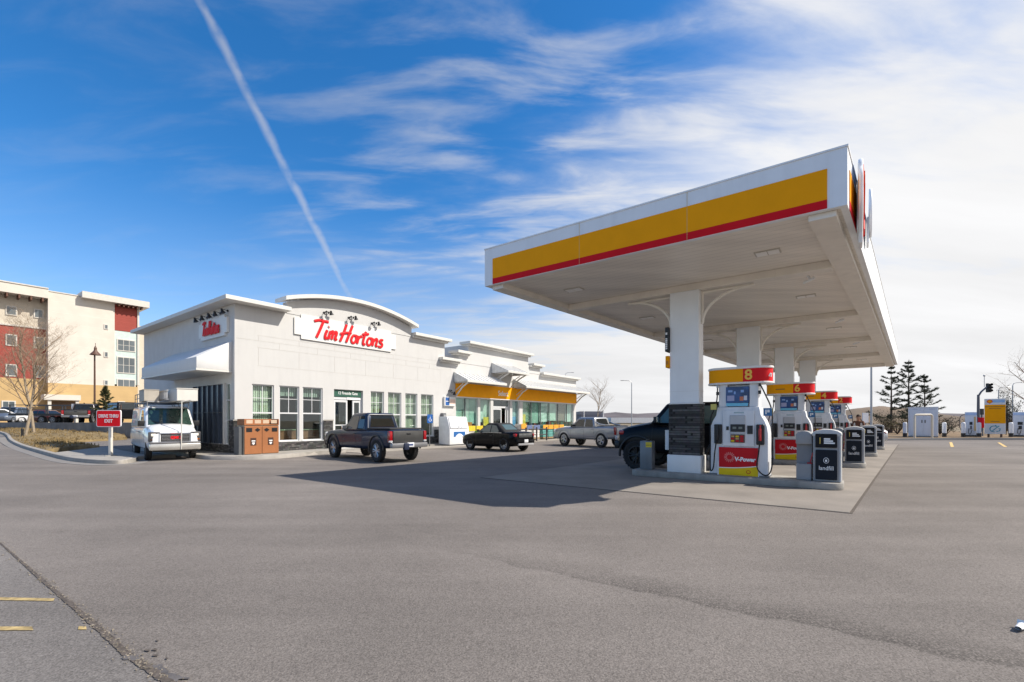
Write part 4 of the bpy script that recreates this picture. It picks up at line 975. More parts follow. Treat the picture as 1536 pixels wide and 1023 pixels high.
for ya, yb in ((509, 525), (535.5, 558.5), (569, 580)): pxw(176.5, 202, ya, yb, -.3, nx=3, nz=2 if yb != 580 else 1, fr=.1)
pxw(4, 22, 602, 622, HD + .05, nx=2, nz=2); pxw(178, 186, 603, 613, .05)
# entrance canopy
mb = MB(); a0, a1 = H.t(66, 2.5), H.t(121, 2.5); mb.mm(a0, a1, -2.6, -.06, H.z(90, 600, 2.5), H.z(90, 592, 2.5)); mb.build('entrance_canopy', h_cream2, hotel)
for x in (a0 + .4, a1 - .5): mb = MB(); mb.mm(x, x + .35, -2.4, -2.05, zb, H.z(90, 600, 2.5)); mb.build('canopy_post', h_cream2, hotel)
hb('entrance_shade', mat('entrance_shade_brown', (.16, .10, .06), .7), H.t(78), H.t(118), -.12, -.051, zb + 1.0, H.z(90, 602))  # dark slab on the wall, painted as the shaded openings under the canopy

# ================================================================== filling-station canopy
ZC = 5.0; ZT = 5.945
cn = thing('fuel_canopy', 'flat white filling station canopy with a yellow and red fascia on four columns', 'canopy', (0, 0, 0))
cw_ = mat('canopy_white', (0.82, 0.84, 0.86), .4, var=.025, grime=.08)
soff_m, t, b = gnodes('soffit_planks'); b.inputs['Roughness'].default_value = .38; b.inputs['Base Color'].default_value = (.70, .66, .59, 1)
tcn = t.nodes.new('ShaderNodeTexCoord'); vm = t.nodes.new('ShaderNodeVectorMath'); vm.operation = 'DOT_PRODUCT'; vm.inputs[1].default_value = (0.5955, 0.8037, 0); t.links.new(tcn.outputs['Object'], vm.inputs[0])
fr2 = t.nodes.new('ShaderNodeMath'); fr2.operation = 'FRACT'; ml = t.nodes.new('ShaderNodeMath'); ml.operation = 'MULTIPLY'; ml.inputs[1].default_value = 4.9; t.links.new(vm.outputs['Value'], ml.inputs[0]); t.links.new(ml.outputs[0], fr2.inputs[0])
rp = t.nodes.new('ShaderNodeValToRGB'); rp.color_ramp.elements[0].position = .0; rp.color_ramp.elements[0].color = (.42, .39, .35, 1); rp.color_ramp.elements[1].position = .07; rp.color_ramp.elements[1].color = (.88, .82, .73, 1); t.links.new(fr2.outputs[0], rp.inputs[0])
nz = t.nodes.new('ShaderNodeTexNoise'); nz.inputs['Scale'].default_value = .8; nz.inputs['Detail'].default_value = 7; mpn = t.nodes.new('ShaderNodeMapping'); mpn.inputs['Rotation'].default_value = (0, 0, R(36.5)); mpn.inputs['Scale'].default_value = (.35, 3, 1); t.links.new(tcn.outputs['Object'], mpn.inputs[0]); t.links.new(mpn.outputs[0], nz.inputs['Vector'])
mrn = t.nodes.new('ShaderNodeMapRange'); t.links.new(nz.outputs[0], mrn.inputs[0])
for k, v in zip((1, 2, 3, 4), (0.3, 0.72, 1.06, 0.84)): mrn.inputs[k].default_value = v
sx_ = t.nodes.new('ShaderNodeVectorMath'); sx_.operation = 'SCALE'; t.links.new(rp.outputs[0], sx_.inputs[0]); t.links.new(mrn.outputs[0], sx_.inputs['Scale']); t.links.new(sx_.outputs[0], b.inputs['Base Color'])
beam_m = mat('soffit_beam', (0.80, 0.75, 0.67), .4, var=.05, grime=.1)
def cb(name, m, a0, a1, b0, b1, z0, z1, bevel=0.0): mb = MB(KM); mb.mm(a0, a1, b0, b1, z0, z1); return mb.build(name, m, cn, bevel=bevel, seg=1)
cb('soffit', soff_m, A0 + .02, A1 - .02, B0 + .02, B1 - .02, ZC + .04, ZC + .12)
cb('roof_deck', mat('roof_membrane', (.35, .35, .34), .9), A0 + .1, A1 - .1, B0 + .1, B1 - .1, ZC + .30, ZC + .36)
# fascia cores on all four sides
mb = MB(KM); th = .10
mb.mm(A0, A1, B0, B0 + th, ZC, ZT); mb.mm(A0, A1, B1 - th, B1, ZC, ZT); mb.mm(A0, A0 + th, B0 + th + .001, B1 - th - .001, ZC, ZT); mb.mm(A1 - th, A1, B0 + th + .001, B1 - th - .001, ZC, ZT)
mb.build('fascia', cw_, cn)
zr, zy1 = ZC + .155, ZC + .665
def stripe(name, m, z0, z1):
    mb = MB(KM)
    e = .012
    mb.mm(A0 + .27, A1 - .27, B0 - e, B0 - .001, z0, z1); mb.mm(A1 + .001, A1 + e, B0 + .27, B0 + 2.2, z0, z1); mb.mm(A0 - e, A0 - .001, B0 + .27, B1 - .27, z0, z1); mb.mm(A0 + .27, A1 - .27, B1 + .001, B1 + e, z0, z1)  # sunny side: stripes left out farther on, white fascia painted for sun glare
    return mb.build(name, m, cn)
stripe('red_stripe', red_paint, ZC + .012, zr); stripe('yellow_stripe', yellow_paint, zr + .001, zy1)
mb = MB(KM)
for a in (A0 + .27 + 2.5, A0 + .27 + 4.85): mb.mm(a, a + .008, B0 - .0135, B0 - .0125, ZC + .005, ZT - .005)
for b_ in range(1, 12): mb.mm(A1 + .0125, A1 + .0135, B0 + b_ * 2.4, B0 + b_ * 2.4 + .008, ZC + .005, ZT - .005)
mb.build('panel_seam', mat('seam_grey', (.6, .45, .2), .7), cn)
mb = MB(KM); mb.mm(A0 - .015, A1 + .015, B0 - .015, B1 + .015, ZT + .001, ZT + .03); mb.build('fascia_cap', cw_, cn)
cb('soffit_edge', beam_m, A1 - .55, A1 - .16, B0 + .12, B1 - .12, ZC - .10, ZC + .039); cb('soffit_edge', beam_m, A0 + .16, A0 + .50, B0 + .12, B1 - .12, ZC - .10, ZC + .039)
cols_b = [0.0, 6.05, 12.1, 18.15]
colw, cold = .74, .42
for cbk in cols_b + [24.2]:
    cb('soffit_beam', beam_m, A0 + .501, A1 - .551, cbk - .17, cbk + .17, ZC - .14, ZC + .039, bevel=.01)
AANG = math.atan2(EA.y, EA.x)
for i, cbk in enumerate(cols_b):
    p = K(0, cbk); T = TR(p.x, p.y, 0, AANG)
    mb = MB(T); mb.mm(-colw / 2, colw / 2, -cold / 2, cold / 2, 1.955, ZC - .141); co_ = mb.build('column', cw_, cn, bevel=.012, seg=1)
    mb = MB(T); mb.mm(-colw / 2 - .02, colw / 2 + .02, -cold / 2 - .02, cold / 2 + .02, .61, 1.93); mb.build('stone_cladding', stone, co_)
    mb = MB(T); mb.mm(-colw / 2 - .03, colw / 2 + .03, -cold / 2 - .03, cold / 2 + .03, 1.931, 1.954); mb.mm(-colw / 2 - .008, colw / 2 + .008, -cold / 2 - .008, cold / 2 + .008, 2.26, 2.268); mb.build('column_collar', white_metal, co_)
    mb = MB(T); mb.mm(-colw / 2 - .055, colw / 2 + .055, -cold / 2 - .055, cold / 2 + .055, .15, .609); mb.build('plinth', white_metal, co_, bevel=.015, seg=2)
    for s in (-1, 1):
        mb = MB(T); arc = []
        for k in range(9):
            t_ = k / 8 * math.pi / 2; arc.append((s * (colw / 2 + .03 + 1.15 * (1 - math.cos(t_))), 0, ZC - .98 + .78 * math.sin(t_)))
        mb.tube(arc, .04, 6)
        mb.tube([(s * (colw / 2 + .03), 0, ZC - 1.0), (s * (colw / 2 + .03), 0, ZC - .19)], .035, 6); mb.tube([(s * (colw / 2), 0, ZC - .20), (s * (colw / 2 + 1.22), 0, ZC - .20)], .035, 6)
        mb.build('bracket', beam_m, cn)
# recessed lamps and little cameras on the soffit
lamp_m = mat('soffit_lamp', (.92, .90, .86), .3, var=.03); lampf = mat('soffit_lamp_frame', (.52, .49, .43), .5)
for b_ in (-1.5, 3.0, 9.0, 15.0, 21.0):
    for a in (-2.4, 2.2):
        if b_ > 0 or True:
            c = K(a, b_); T = TR(c.x, c.y, 0, AANG)
            mb = MB(T); mb.mm(-.24, .24, -.15, .15, ZC + .022, ZC + .039); f_ = mb.build('ceiling_light', lampf, cn)
            mb = MB(T); mb.mm(-.21, -.01, -.12, .12, ZC + .012, ZC + .0215); mb.mm(.01, .21, -.12, .12, ZC + .012, ZC + .0215); mb.build('diffuser', lamp_m, f_)
for b_ in (0.9, 7.0, 13.0):
    c = K(A1 - 1.15, b_); mb = MB(); mb.cyl((c.x, c.y, ZC + .04), (c.x + .02, c.y - .03, ZC - .04), .03, n=8); mb.cyl((c.x - .05, c.y + .1, ZC - .10), (c.x + .08, c.y - .12, ZC - .04), .035, n=10); mb.build('camera', cw_, cn)
# shell shaped emblem boxes standing off the right fascia
def pecten(rx, rz, n=7):
    pts = [(-.30 * rx, -rz), (.30 * rx, -rz), (.36 * rx, -.78 * rz)]
    for i in range(n * 6 + 1):
        th_ = R(-28) + R(236) * i / (n * 6); k = 1 + .055 * abs(math.sin(math.pi * i / 6)) - .03
        pts.append((rx * 1.05 * math.cos(th_) * k, rz * (.98 * math.sin(th_) * k)))
    pts.append((-.36 * rx, -.78 * rz)); return pts
for b_, sc_ in ((1.15, 1.0),):
    em = thing('shell_emblem', 'large red and yellow shell emblem on the sunny side of the canopy', 'sign', tuple(K(A1 + .02, B0 + b_)), AANG + R(90))
    mb = MB(); mb.prism([(x, z + 5.40) for x, z in pecten(.62, .76)], 'Y', -.10, -.03); mb.build('emblem_body', cw_, em, bevel=.025, seg=2)
    mb = MB(); mb.prism([(x * .86, z * .86 + 5.40) for x, z in pecten(.62, .76)], 'Y', -.108, -.1005); mb.build('emblem_red', red_paint, em)
    mb = MB(); mb.prism([(x * .76, z * .76 + 5.41) for x, z in pecten(.62, .76)], 'Y', -.114, -.1085); mb.build('emblem_yellow', yellow_paint, em)
    mb = MB()
    for k in range(-3, 4): th_ = R(90 + k * 24); mb.tube([(.06 * k, -.116, 4.86), (.42 * math.cos(th_), -.116, 5.42 + .52 * math.sin(th_))], .014, 5)
    mb.build('emblem_rib', red_paint, em)
    mb = MB(); mb.mm(-.3, .3, -.029, -.014, 4.85, 5.7); mb.build('emblem_mount', cw_, em)
em = thing('canopy_badge', 'white rounded lamp-like badge further along the same fascia', 'sign', tuple(K(A1 + .02, B0 + 3.4)), AANG + R(90))
mb = MB(); mb.prism([(.40 * math.cos(2 * math.pi * i / 28), 5.98 + .52 * math.sin(2 * math.pi * i / 28)) for i in range(28)], 'Y', -.10, -.05); mb.build('badge_body', cw_, em, bevel=.02, seg=3)
mb = MB(); mb.mm(-.2, .2, -.049, -.013, 5.3, 5.85); mb.build('badge_mount', cw_, em)
# signs hung on the first column
p = K(0, 0); T = TR(p.x, p.y, 0, AANG)
cs = thing('column_sign', 'tall narrow black sign with white writing on the nearest column', 'sign', tuple(p), AANG)
mb = MB(); mb.mm(-colw / 2 - .10, -colw / 2 - .001, -.30, .04, 3.32, 3.96); mb.build('sign_plate', black, cs, bevel=.008, seg=1)
mb = MB()
for k, (z0, z1, w_) in enumerate(((3.38, 3.42, .10), (3.43, 3.47, .13), (3.48, 3.53, .10), (3.54, 3.57, .12), (3.58, 3.63, .10), (3.64, 3.67, .07), (3.76, 3.82, .05))): mb.mm(-colw / 2 - .085 + .0, -colw / 2 - .085 + .05, -.3045, -.3005, z0, z1); mb.mm(-colw / 2 - .1045, -colw / 2 - .1005, -.2, -.2 + w_, z0, z1)
mb.build('sign_writing', text_white, cs)
cs = thing('column_sign', 'small yellow sign below the black one on the nearest column', 'sign', tuple(p), AANG)
mb = MB(); mb.mm(-colw / 2 - .10, -colw / 2 - .001, -.26, .02, 2.90, 3.21); mb.build('sign_plate', yellow_paint, cs, bevel=.01, seg=1)
mb = MB(); mb.mm(-colw / 2 - .08, -colw / 2 - .02, -.264, -.2605, 2.98, 3.08); mb.build('sign_pictogram', mat('sign_orange_dark', (.55, .2, .01), .5), cs)
cs = thing('notice_board', 'white notice plate low on the left side of the stone column', 'sign', tuple(p), AANG)
mb = MB(); mb.mm(-colw / 2 - .16, -colw / 2 - .025, -.10, .10, .72, 1.25); mb.build('notice_plate', white_metal, cs, bevel=.005, seg=1)
mb = MB(); mb.mm(-colw / 2 - .13, -colw / 2 - .05, -.104, -.1005, .8, 1.15); mb.build('notice_print', plate_white, cs)

# ------------------------------------------------------------------ pump islands
island_m = mat('pump_island_concrete', (0.30, 0.285, 0.26), .9, var=.18, vs=3, bump=.4, bs=40, grime=.25)
def island():
    mb = MB(); pts = []
    r_ = .28; x0, x1, y0, y1 = -1.38, 3.36, -.52, .52
    for cx_, cy_, a in ((x1 - r_, y1 - r_, 0), (x0 + r_, y1 - r_, 90), (x0 + r_, y0 + r_, 180), (x1 - r_, y0 + r_, 270)):
        for k in range(7): th_ = R(a + 90 * k / 6); pts.append((cx_ + r_ * math.cos(th_), cy_ + r_ * math.sin(th_)))
    mb.prism(pts, 'Z', .0, .15); return mb
isl = island().build('pump_island', island_m, None, bevel=.02, seg=2)
ILAB = ['concrete pump island nearest the camera', 'concrete pump island second from the camera', 'concrete pump island third from the camera', 'concrete pump island farthest from the camera']
for i, cbk in enumerate(cols_b):
    o = isl if i == 0 else isl.copy()
    if i: COL.objects.link(o)
    p = K(0, cbk); o.location = (p.x, p.y, 0.012); o.rotation_euler = (0, 0, AANG)
    tag(o, ILAB[i], 'pump island', 'concrete islands under the canopy')
# ------------------------------------------------------------------ fuel pump (front is -Y)
pw = mat('pump_white', (0.74, 0.75, 0.77), .4, var=.05, vs=3, grime=.22)
screen_blue = mat('screen_blue', (0.015, 0.06, 0.20), .25, var=.5, vs=5); screen_cyan = mat('screen_cyan', (0.15, 0.50, 0.70), .3)
v_red = mat('panel_red', (0.52, 0.008, 0.015), .5, spec=.2, var=.05); v_yel = mat('panel_yellow', (0.74, 0.52, 0.01), .5, spec=.2, var=.05); v_pink = mat('panel_pink', (.62, .16, .15), .4)
def make_pump(num):
    t = thing('fuel_pump', 'x', 'fuel pump')
    # body outline: wide base, shoulders, then two posts
    def outline(w0, w1): return [(-w0, .15), (w0, .15), (w0, 1.18), (w0 - .02, 1.34), (w0 - .07, 1.48), (w0 - .15, 1.62), (w1 + .02, 1.72), (w1, 1.82), (-w1, 1.82), (-w1 - .02, 1.72), (-w0 + .15, 1.62), (-w0 + .07, 1.48), (-w0 + .02, 1.34), (-w0, 1.18)]
    mb = MB(); mb.prism(outline(.645, .46), 'Y', -.26, .26)
    t0 = mb.build('body', pw, t, bevel=.018, seg=2)
    mb = MB()
    for s in (-1, 1): mb.mm(min(s * .24, s * .44), max(s * .24, s * .44), -.22, .22, 1.821, 2.39)
    mb.build('post', pw, t, bevel=.015, seg=1)
    mb = MB(); mb.mm(-.46, .46, -.285, -.261, .155, .50); mb.build('door_panel', pw, t)
    # lower door: red over yellow wave
    mb = MB(); mb.mm(-.42, .44, -.292, -.2855, .16, .84); mb.cur = 0
    mb.build('lower_panel', v_red, t)
    mb = MB(); pts = [(-.42, .165), (.44, .165), (.44, .40)] + [(.44 - .86 * k / 10, .40 - .07 * (k / 10) - .02 * math.sin(k / 10 * math.pi) + .03 * (1 - k / 10) * 0) for k in range(1, 11)]
    mb.prism(pts, 'Y', -.2975, -.2925); mb.build('yellow_band', v_yel, t)
    mb = MB(); pts2 = [(-.42 + .86 * k / 10, .33 + .07 * (k / 10) - .02 * math.sin((1 - k / 10) * math.pi)) for k in range(11)]
    mb.tube([(x, -.2955, z + .008) for x, z in pts2], .012, 5, flat=((0, 1, 0), .3)); mb.build('band_edge', text_white, t)
    mb = MB()
    for k in range(16): a = 2 * math.pi * k / 16; mb.tube([(-.18 + .06 * math.cos(a), -.2935, .60 + .06 * math.sin(a)), (-.18 + .125 * math.cos(a + .25), -.2935, .60 + .125 * math.sin(a + .25))], .011, 5, flat=((0, 1, 0), .3))
    mb.build('burst_emblem', v_pink, t)
    mb = MB(); text_mb(mb, 'V-Power', .135, TR(.16, -.2945, .555), .003, bold=.006, shear=.1, sx=.92); mb.build('panel_lettering', text_white, t)
    mb = MB(); mb.prism([(.235 + .05 * math.cos(2 * math.pi * k / 14), .262 + .045 * math.sin(2 * math.pi * k / 14)) for k in range(14)], 'Y', -.300, -.298); mb.build('small_shell', v_red, t)
    mb = MB(); mb.prism([(.235 + .036 * math.cos(2 * math.pi * k / 14), .264 + .031 * math.sin(2 * math.pi * k / 14)) for k in range(14)], 'Y', -.3020, -.3005); mb.build('small_shell_centre', v_yel, t)
    # dispenser head
    mb = MB(); mb.mm(-.34, .36, -.30, -.261, .87, 1.74); hd = mb.build('head_panel', pw, t, bevel=.02, seg=2)
    mb = MB(); mb.mm(-.17, .17, -.33, -.301, 1.16, 1.62); mb.build('card_panel', mat('panel_grey', (.45, .46, .48), .4), hd, bevel=.012, seg=1)
    mb = MB(); mb.mm(-.15, .17, -.345, -.331, 1.22, 1.40); mb.build('display', black, hd, bevel=.004, seg=1)
    mb = MB(); mb.mm(-.10, -.02, -.349, -.3455, 1.29, 1.34); mb.mm(.03, .11, -.349, -.3455, 1.29, 1.34); mb.build('display_digits', mat('lcd_grey', (.18, .2, .18), .3), hd)
    mb = MB(); mb.mm(-.25, -.195, -.315, -.301, 1.26, 1.35); mb.mm(.215, .33, -.32, -.301, 1.17, 1.37); mb.build('card_slot', black, hd)
    mb = MB(); mb.mm(-.15, .16, -.338, -.301, .96, 1.15); mb.build('grade_panel', mat('grade_dark', (.09, .03, .025), .4), hd)
    mb = MB()
    for ix, x in enumerate((-.10, .0, .10)):
        for iz, z in enumerate((1.0, 1.055, 1.11)):
            mb.cur = (ix + iz) % 3 if ix < 2 else 1; mb.mm(x - .035, x + .035, -.343, -.3385, z - .02, z + .02)
    mb.build('grade_button', [v_yel, v_red, mat('button_amber', (.5, .3, .1), .4)], hd)
    mb = MB(); mb.mm(-.08, .14, -.304, -.3005, 1.665, 1.70); mb.build('head_print', mat('print_grey', (.35, .45, .48), .5), hd)
    # advert screen between the posts
    mb = MB(); mb.mm(-.235, .235, -.12, .12, 1.83, 2.36); mb.build('screen_case', pw, t, bevel=.01, seg=1)
    mb = MB(); mb.mm(-.27, .235, -.25, -.121, 1.92, 2.31); sc_ = mb.build('advert_screen', screen_blue, t, bevel=.006, seg=1)
    mb = MB(); mb.mm(-.26, .22, -.256, -.2505, 1.84, 1.915); mb.build('advert_strip', screen_cyan, sc_)
    mb = MB()
    mb.cur = 0; mb.mm(-.24, -.08, -.255, -.2505, 1.97, 2.10); mb.cur = 1; mb.mm(.04, .12, -.255, -.2505, 1.97, 2.07); mb.cur = 2; mb.mm(.13, .20, -.255, -.2505, 1.98, 2.09); mb.cur = 3; mb.mm(-.22, -.12, -.255, -.2505, 2.18, 2.23); mb.mm(.06, .13, -.255, -.2505, 2.17, 2.23); mb.mm(-.09, -.05, -.255, -.2505, 2.13, 2.2)
    mb.build('advert_picture', [mat('ad_lilac', (.35, .36, .55), .4), mat('ad_orange', (.6, .18, .08), .4), mat('ad_pale', (.6, .62, .7), .4), mat('ad_sky', (.25, .4, .7), .4)], sc_)
    # valance with the pump number
    def stadium(hx, hy, k=10): return [(hx - hy + hy * math.cos(R(-90 + 180 * i / k)), hy * math.sin(R(-90 + 180 * i / k))) for i in range(k + 1)] + [(-hx + hy + hy * math.cos(R(90 + 180 * i / k)), hy * math.sin(R(90 + 180 * i / k))) for i in range(k + 1)]
    mb = MB(); mb.prism(stadium(.735, .31), 'Z', 2.372, 2.42); mb.prism(stadium(.735, .31), 'Z', 2.735, 2.79); va = mb.build('valance', white_metal, t, bevel=.012, seg=1)
    mb = MB(); s = stadium(.715, .29); cut = .115
    def part_poly(sign): # split the stadium at x = cut
        out = [p for p in s if (p[0] - cut) * sign >= 0]
        if sign > 0: return [(cut, -.29)] + out + [(cut, .29)]
        return [(cut, .29)] + out + [(cut, -.29)]
    mb.prism(part_poly(1), 'Z', 2.4205, 2.7345); mb.build('valance_red', bright_red, va)
    mb = MB(); mb.prism(part_poly(-1), 'Z', 2.4205, 2.7345); mb.build('valance_yellow', yellow_paint, va)
    mb = MB(); text_mb(mb, num, .34, TR(.235, -.293, 2.575), .006, bold=.008); mb.build('pump_number', mat('number_yellow', (.85, .52, .06), .4), va)
    mb = MB(); text_mb(mb, num, .34, Matrix.Rotation(R(180), 4, 'Z') @ TR(-.235, -.293, 2.575), .006, bold=.008); mb.build('pump_number', MATS['number_yellow'], va)
    if num == '8':
        mb = MB(); mb.tube([(.66, -.225, 2.53), (.685, -.20, 2.60), (.70, -.15, 2.60), (.69, -.17, 2.52)], .014, 5); mb.build('valance_emblem', text_white, va)
    else:
        mb = MB(); mb.mm(-.40, -.13, -.2945, -.2915, 2.55, 2.585); mb.build('valance_print', mat('valance_print', (.35, .17, .01), .5), va)
    # nozzles, boots, hoses
    for s in (-1, 1):
        x = s * .49 if s > 0 else -.44
        mb = MB(); mb.mm(x - .085, x + .085, -.33, -.263, .92, 1.40); mb.build('nozzle_boot', black, t, bevel=.015, seg=1)
        mb = MB(); mb.tube([(x, -.35, 1.02), (x, -.38, 1.16), (x, -.36, 1.30)], .028, 8); mb.tube([(x, -.35, 1.30), (x, -.34, 1.38)], .018, 8); mb.box((x, -.385, 1.22), (.05, .05, .10)); nz_ = mb.build('nozzle', black if s < 0 else mat('nozzle_red', (.45, .03, .03), .4), t)
        mb = MB(); hx = s * .56
        if s > 0: pts = [(x, -.36, 1.02), (x - .03, -.37, .7), (x - .06, -.38, .42), (x + .02, -.40, .27), (x + .14, -.40, .22), (x + .23, -.38, .34), (x + .26, -.34, .70), (x + .25, -.32, 1.3), (x + .23, -.3, 1.75), (x + .10, -.28, 2.1), (x - .02, -.25, 2.37)]
        else: pts = [(x - .02, -.36, 1.02), (x - .06, -.37, .7), (x - .09, -.37, .35), (x - .15, -.36, .25), (x - .17, -.35, .4), (x - .17, -.33, .9), (x - .17, -.31, 1.5), (x - .10, -.29, 1.75), (x - .03, -.28, 2.0), (x - .02, -.25, 2.37)]
        mb.tube(smooth_line([Vector(p) for p in pts], 5), .0155, 8); mb.build('hose', rubber, t)
        mb = MB(); xx = pts[-1][0]; mb.cyl((xx, -.26, 2.12), (xx, -.26, 2.20), .032, n=10); mb.build('breakaway_coupling', black, t); mb = MB(); mb.cyl((xx, -.255, 2.30), (xx, -.255, 2.37), .026, n=10); mb.build('breakaway_coupling', black if s > 0 else galv, t)
    mb = MB(); mb.mm(-.60, -.47, -.345, -.315, 1.76, 1.90); mb.build('hose_tag', mat('tag_yellow', (.55, .48, .12), .5), t)
    mb = MB(); mb.mm(.56, .73, -.36, -.335, 1.60, 1.78); hg = mb.build('hose_sign', mat('sign_blue2', (.03, .14, .32), .4), t)
    mb = MB(); mb.mm(.60, .63, -.364, -.3605, 1.64, 1.74); mb.mm(.64, .69, -.364, -.3605, 1.68, 1.74); mb.build('hose_sign_mark', text_white, hg)
    mb = MB(); mb.mm(-.655, .655, -.27, .27, .152, .19); mb.build('base_skirt', grey_steel, t)
    return t
PLAB = {'8': 'fuel pump numbered 8 beside the nearest stone column', '6': 'fuel pump numbered 6 on the second island', '4': 'fuel pump numbered 4, partly behind pump 6', '2': 'fuel pump numbered 2, farthest of the row'}
for i, num in enumerate('8642'):
    t = make_pump(num); p = K(1.28, cols_b[i]); t.location = (p.x, p.y, 0.012); t.rotation_euler = (0, 0, AANG); tag(t, PLAB[num], 'fuel pump', 'fuel pumps under the canopy')

# ------------------------------------------------------------------ waste bin with windscreen-wash station (front is -Y)
bin_grey = mat('bin_grey', (0.27, 0.275, 0.285), .5, var=.06, grime=.12); bin_pale = mat('bin_pale', (0.50, 0.50, 0.50), .5, var=.06, grime=.1); bin_navy = mat('bin_navy', (0.006, 0.010, 0.018), .6, spec=.25, var=.1); bin_mid = mat('bin_mid_grey', (0.20, 0.205, 0.22), .5)
def make_bin():
    t = thing('waste_bin', 'x', 'waste bin')
    def dome(x0, x1, z0, z1, k=8, r_=.10): return [(x0, z0), (x1, z0), (x1, z1 - .08)] + [(x1 - (x1 - x0) * i / k, z1 - .08 + .08 * math.sin(math.pi * i / k) ** .6) for i in range(1, k)] + [(x0, z1 - .08)]
    mb = MB(); mb.prism(dome(-.12, .50, .15, 1.27), 'Y', -.30, .30); mb.build('body', bin_grey, t, bevel=.03, seg=2)
    mb = MB(); mb.prism(dome(-.14, .52, 1.14, 1.30)[0:2] + dome(-.14, .52, 1.14, 1.30)[2:], 'Y', -.31, .31); mb.build('lid', bin_pale, t, bevel=.03, seg=2)
    mb = MB(); mb.mm(.455, .512, -.305, .305, .16, 1.16); mb.build('side_cheek', bin_pale, t, bevel=.015, seg=1)
    mb = MB(); mb.mm(-.06, .42, -.335, -.301, .90, 1.20); mb.build('chute_panel', mat('chute_black', (.006, .006, .008), .6, spec=.25), t, bevel=.01, seg=1)
    mb = MB(); mb.mm(-.06, .42, -.33, -.301, .20, .85); mb.build('door', bin_navy, t, bevel=.012, seg=1)
    mb = MB()
    for x0, x1, z in ((.13, .27, 1.09), (.13, .33, 1.045), (.13, .37, 1.0)): mb.mm(x0, x1, -.3385, -.3355, z - .016, z + .016)
    mb.build('chute_print', text_white, t)
    mb = MB(); mb.mm(.035, .055, -.339, -.3355, .98, 1.12); mb.build('bottle_mark', mat('bottle_yellow', (.65, .45, .08), .5), t)
    mb = MB(); c = (.18, .62)
    ring = [(c[0] + .058 * math.cos(R(90 + 360 * i / 18)), -.333, c[1] + .058 * math.sin(R(90 + 360 * i / 18))) for i in range(19)]
    mb.tube(ring, .006, 5); mb.mm(.158, .202, -.3345, -.3305, .59, .64); text_mb(mb, 'landfill', .128, TR(.18, -.332, .45), .003, bold=.0005, sx=1.02); mb.build('door_lettering', text_white, t)
    mb = MB(); mb.prism(dome(-.52, -.14, .96, 1.26), 'Y', -.26, .26); mb.build('towel_box', bin_grey, t, bevel=.025, seg=2)
    mb = MB(); mb.mm(-.51, -.15, -.12, .24, .52, .959); mb.build('station_back', bin_mid, t)
    mb = MB(); mb.mm(-.51, -.15, -.25, .25, .15, .519); mb.build('wash_tank', bin_grey, t, bevel=.02, seg=1)
    mb = MB(); mb.tube([(-.20, -.16, .50), (-.12, -.27, .78)], .012, 6); mb.box((-.20, -.16, .53), (.12, .03, .04)); mb.build('squeegee', mat('squeegee_red', (.45, .02, .03), .5), t)
    t.scale = (.82, 1, 1)
    return t
b0_ = make_bin()
BLAB = ['grey and black landfill bin nearest the camera beside pump 8', 'grey and black landfill bin on the second island', 'grey and black landfill bin on the third island', 'grey and black landfill bin on the farthest island']
for i, cbk in enumerate(cols_b):
    p = K(2.90, cbk); loc = (p.x, p.y, .012)
    if i == 0: b0_.location = loc; b0_.rotation_euler = (0, 0, AANG); tag(b0_, BLAB[0], None, 'landfill bins on the pump islands')
    else: dup(b0_, loc, AANG, BLAB[i], 'landfill bins on the pump islands')
# grey guard box at the island end
p = K(-1.05, 0)
gb = thing('guard_post', 'grey steel post box with a yellow sticker on the near island end', 'post', (p.x, p.y, .012), AANG)
mb = MB(); mb.mm(-.17, .17, -.13, .13, .15, .93); mb.build('post', mat('post_grey', (.17, .19, .21), .45, metal=.2, var=.08, grime=.2), gb, bevel=.02, seg=2)
mb = MB(); mb.mm(.0, .165, -.134, -.1305, .76, .90); st_ = mb.build('sticker', mat('sticker_yellow', (.65, .50, .03), .5), gb)
mb = MB(); mb.mm(.01, .155, -.136, -.1345, .80, .81); mb.mm(.01, .155, -.136, -.1345, .84, .845); mb.build('sticker_print', black, st_)
mb = MB(); mb.cyl((.02, 0, .93), (.02, 0, .98), .05, n=10); mb.build('cap', black, gb)
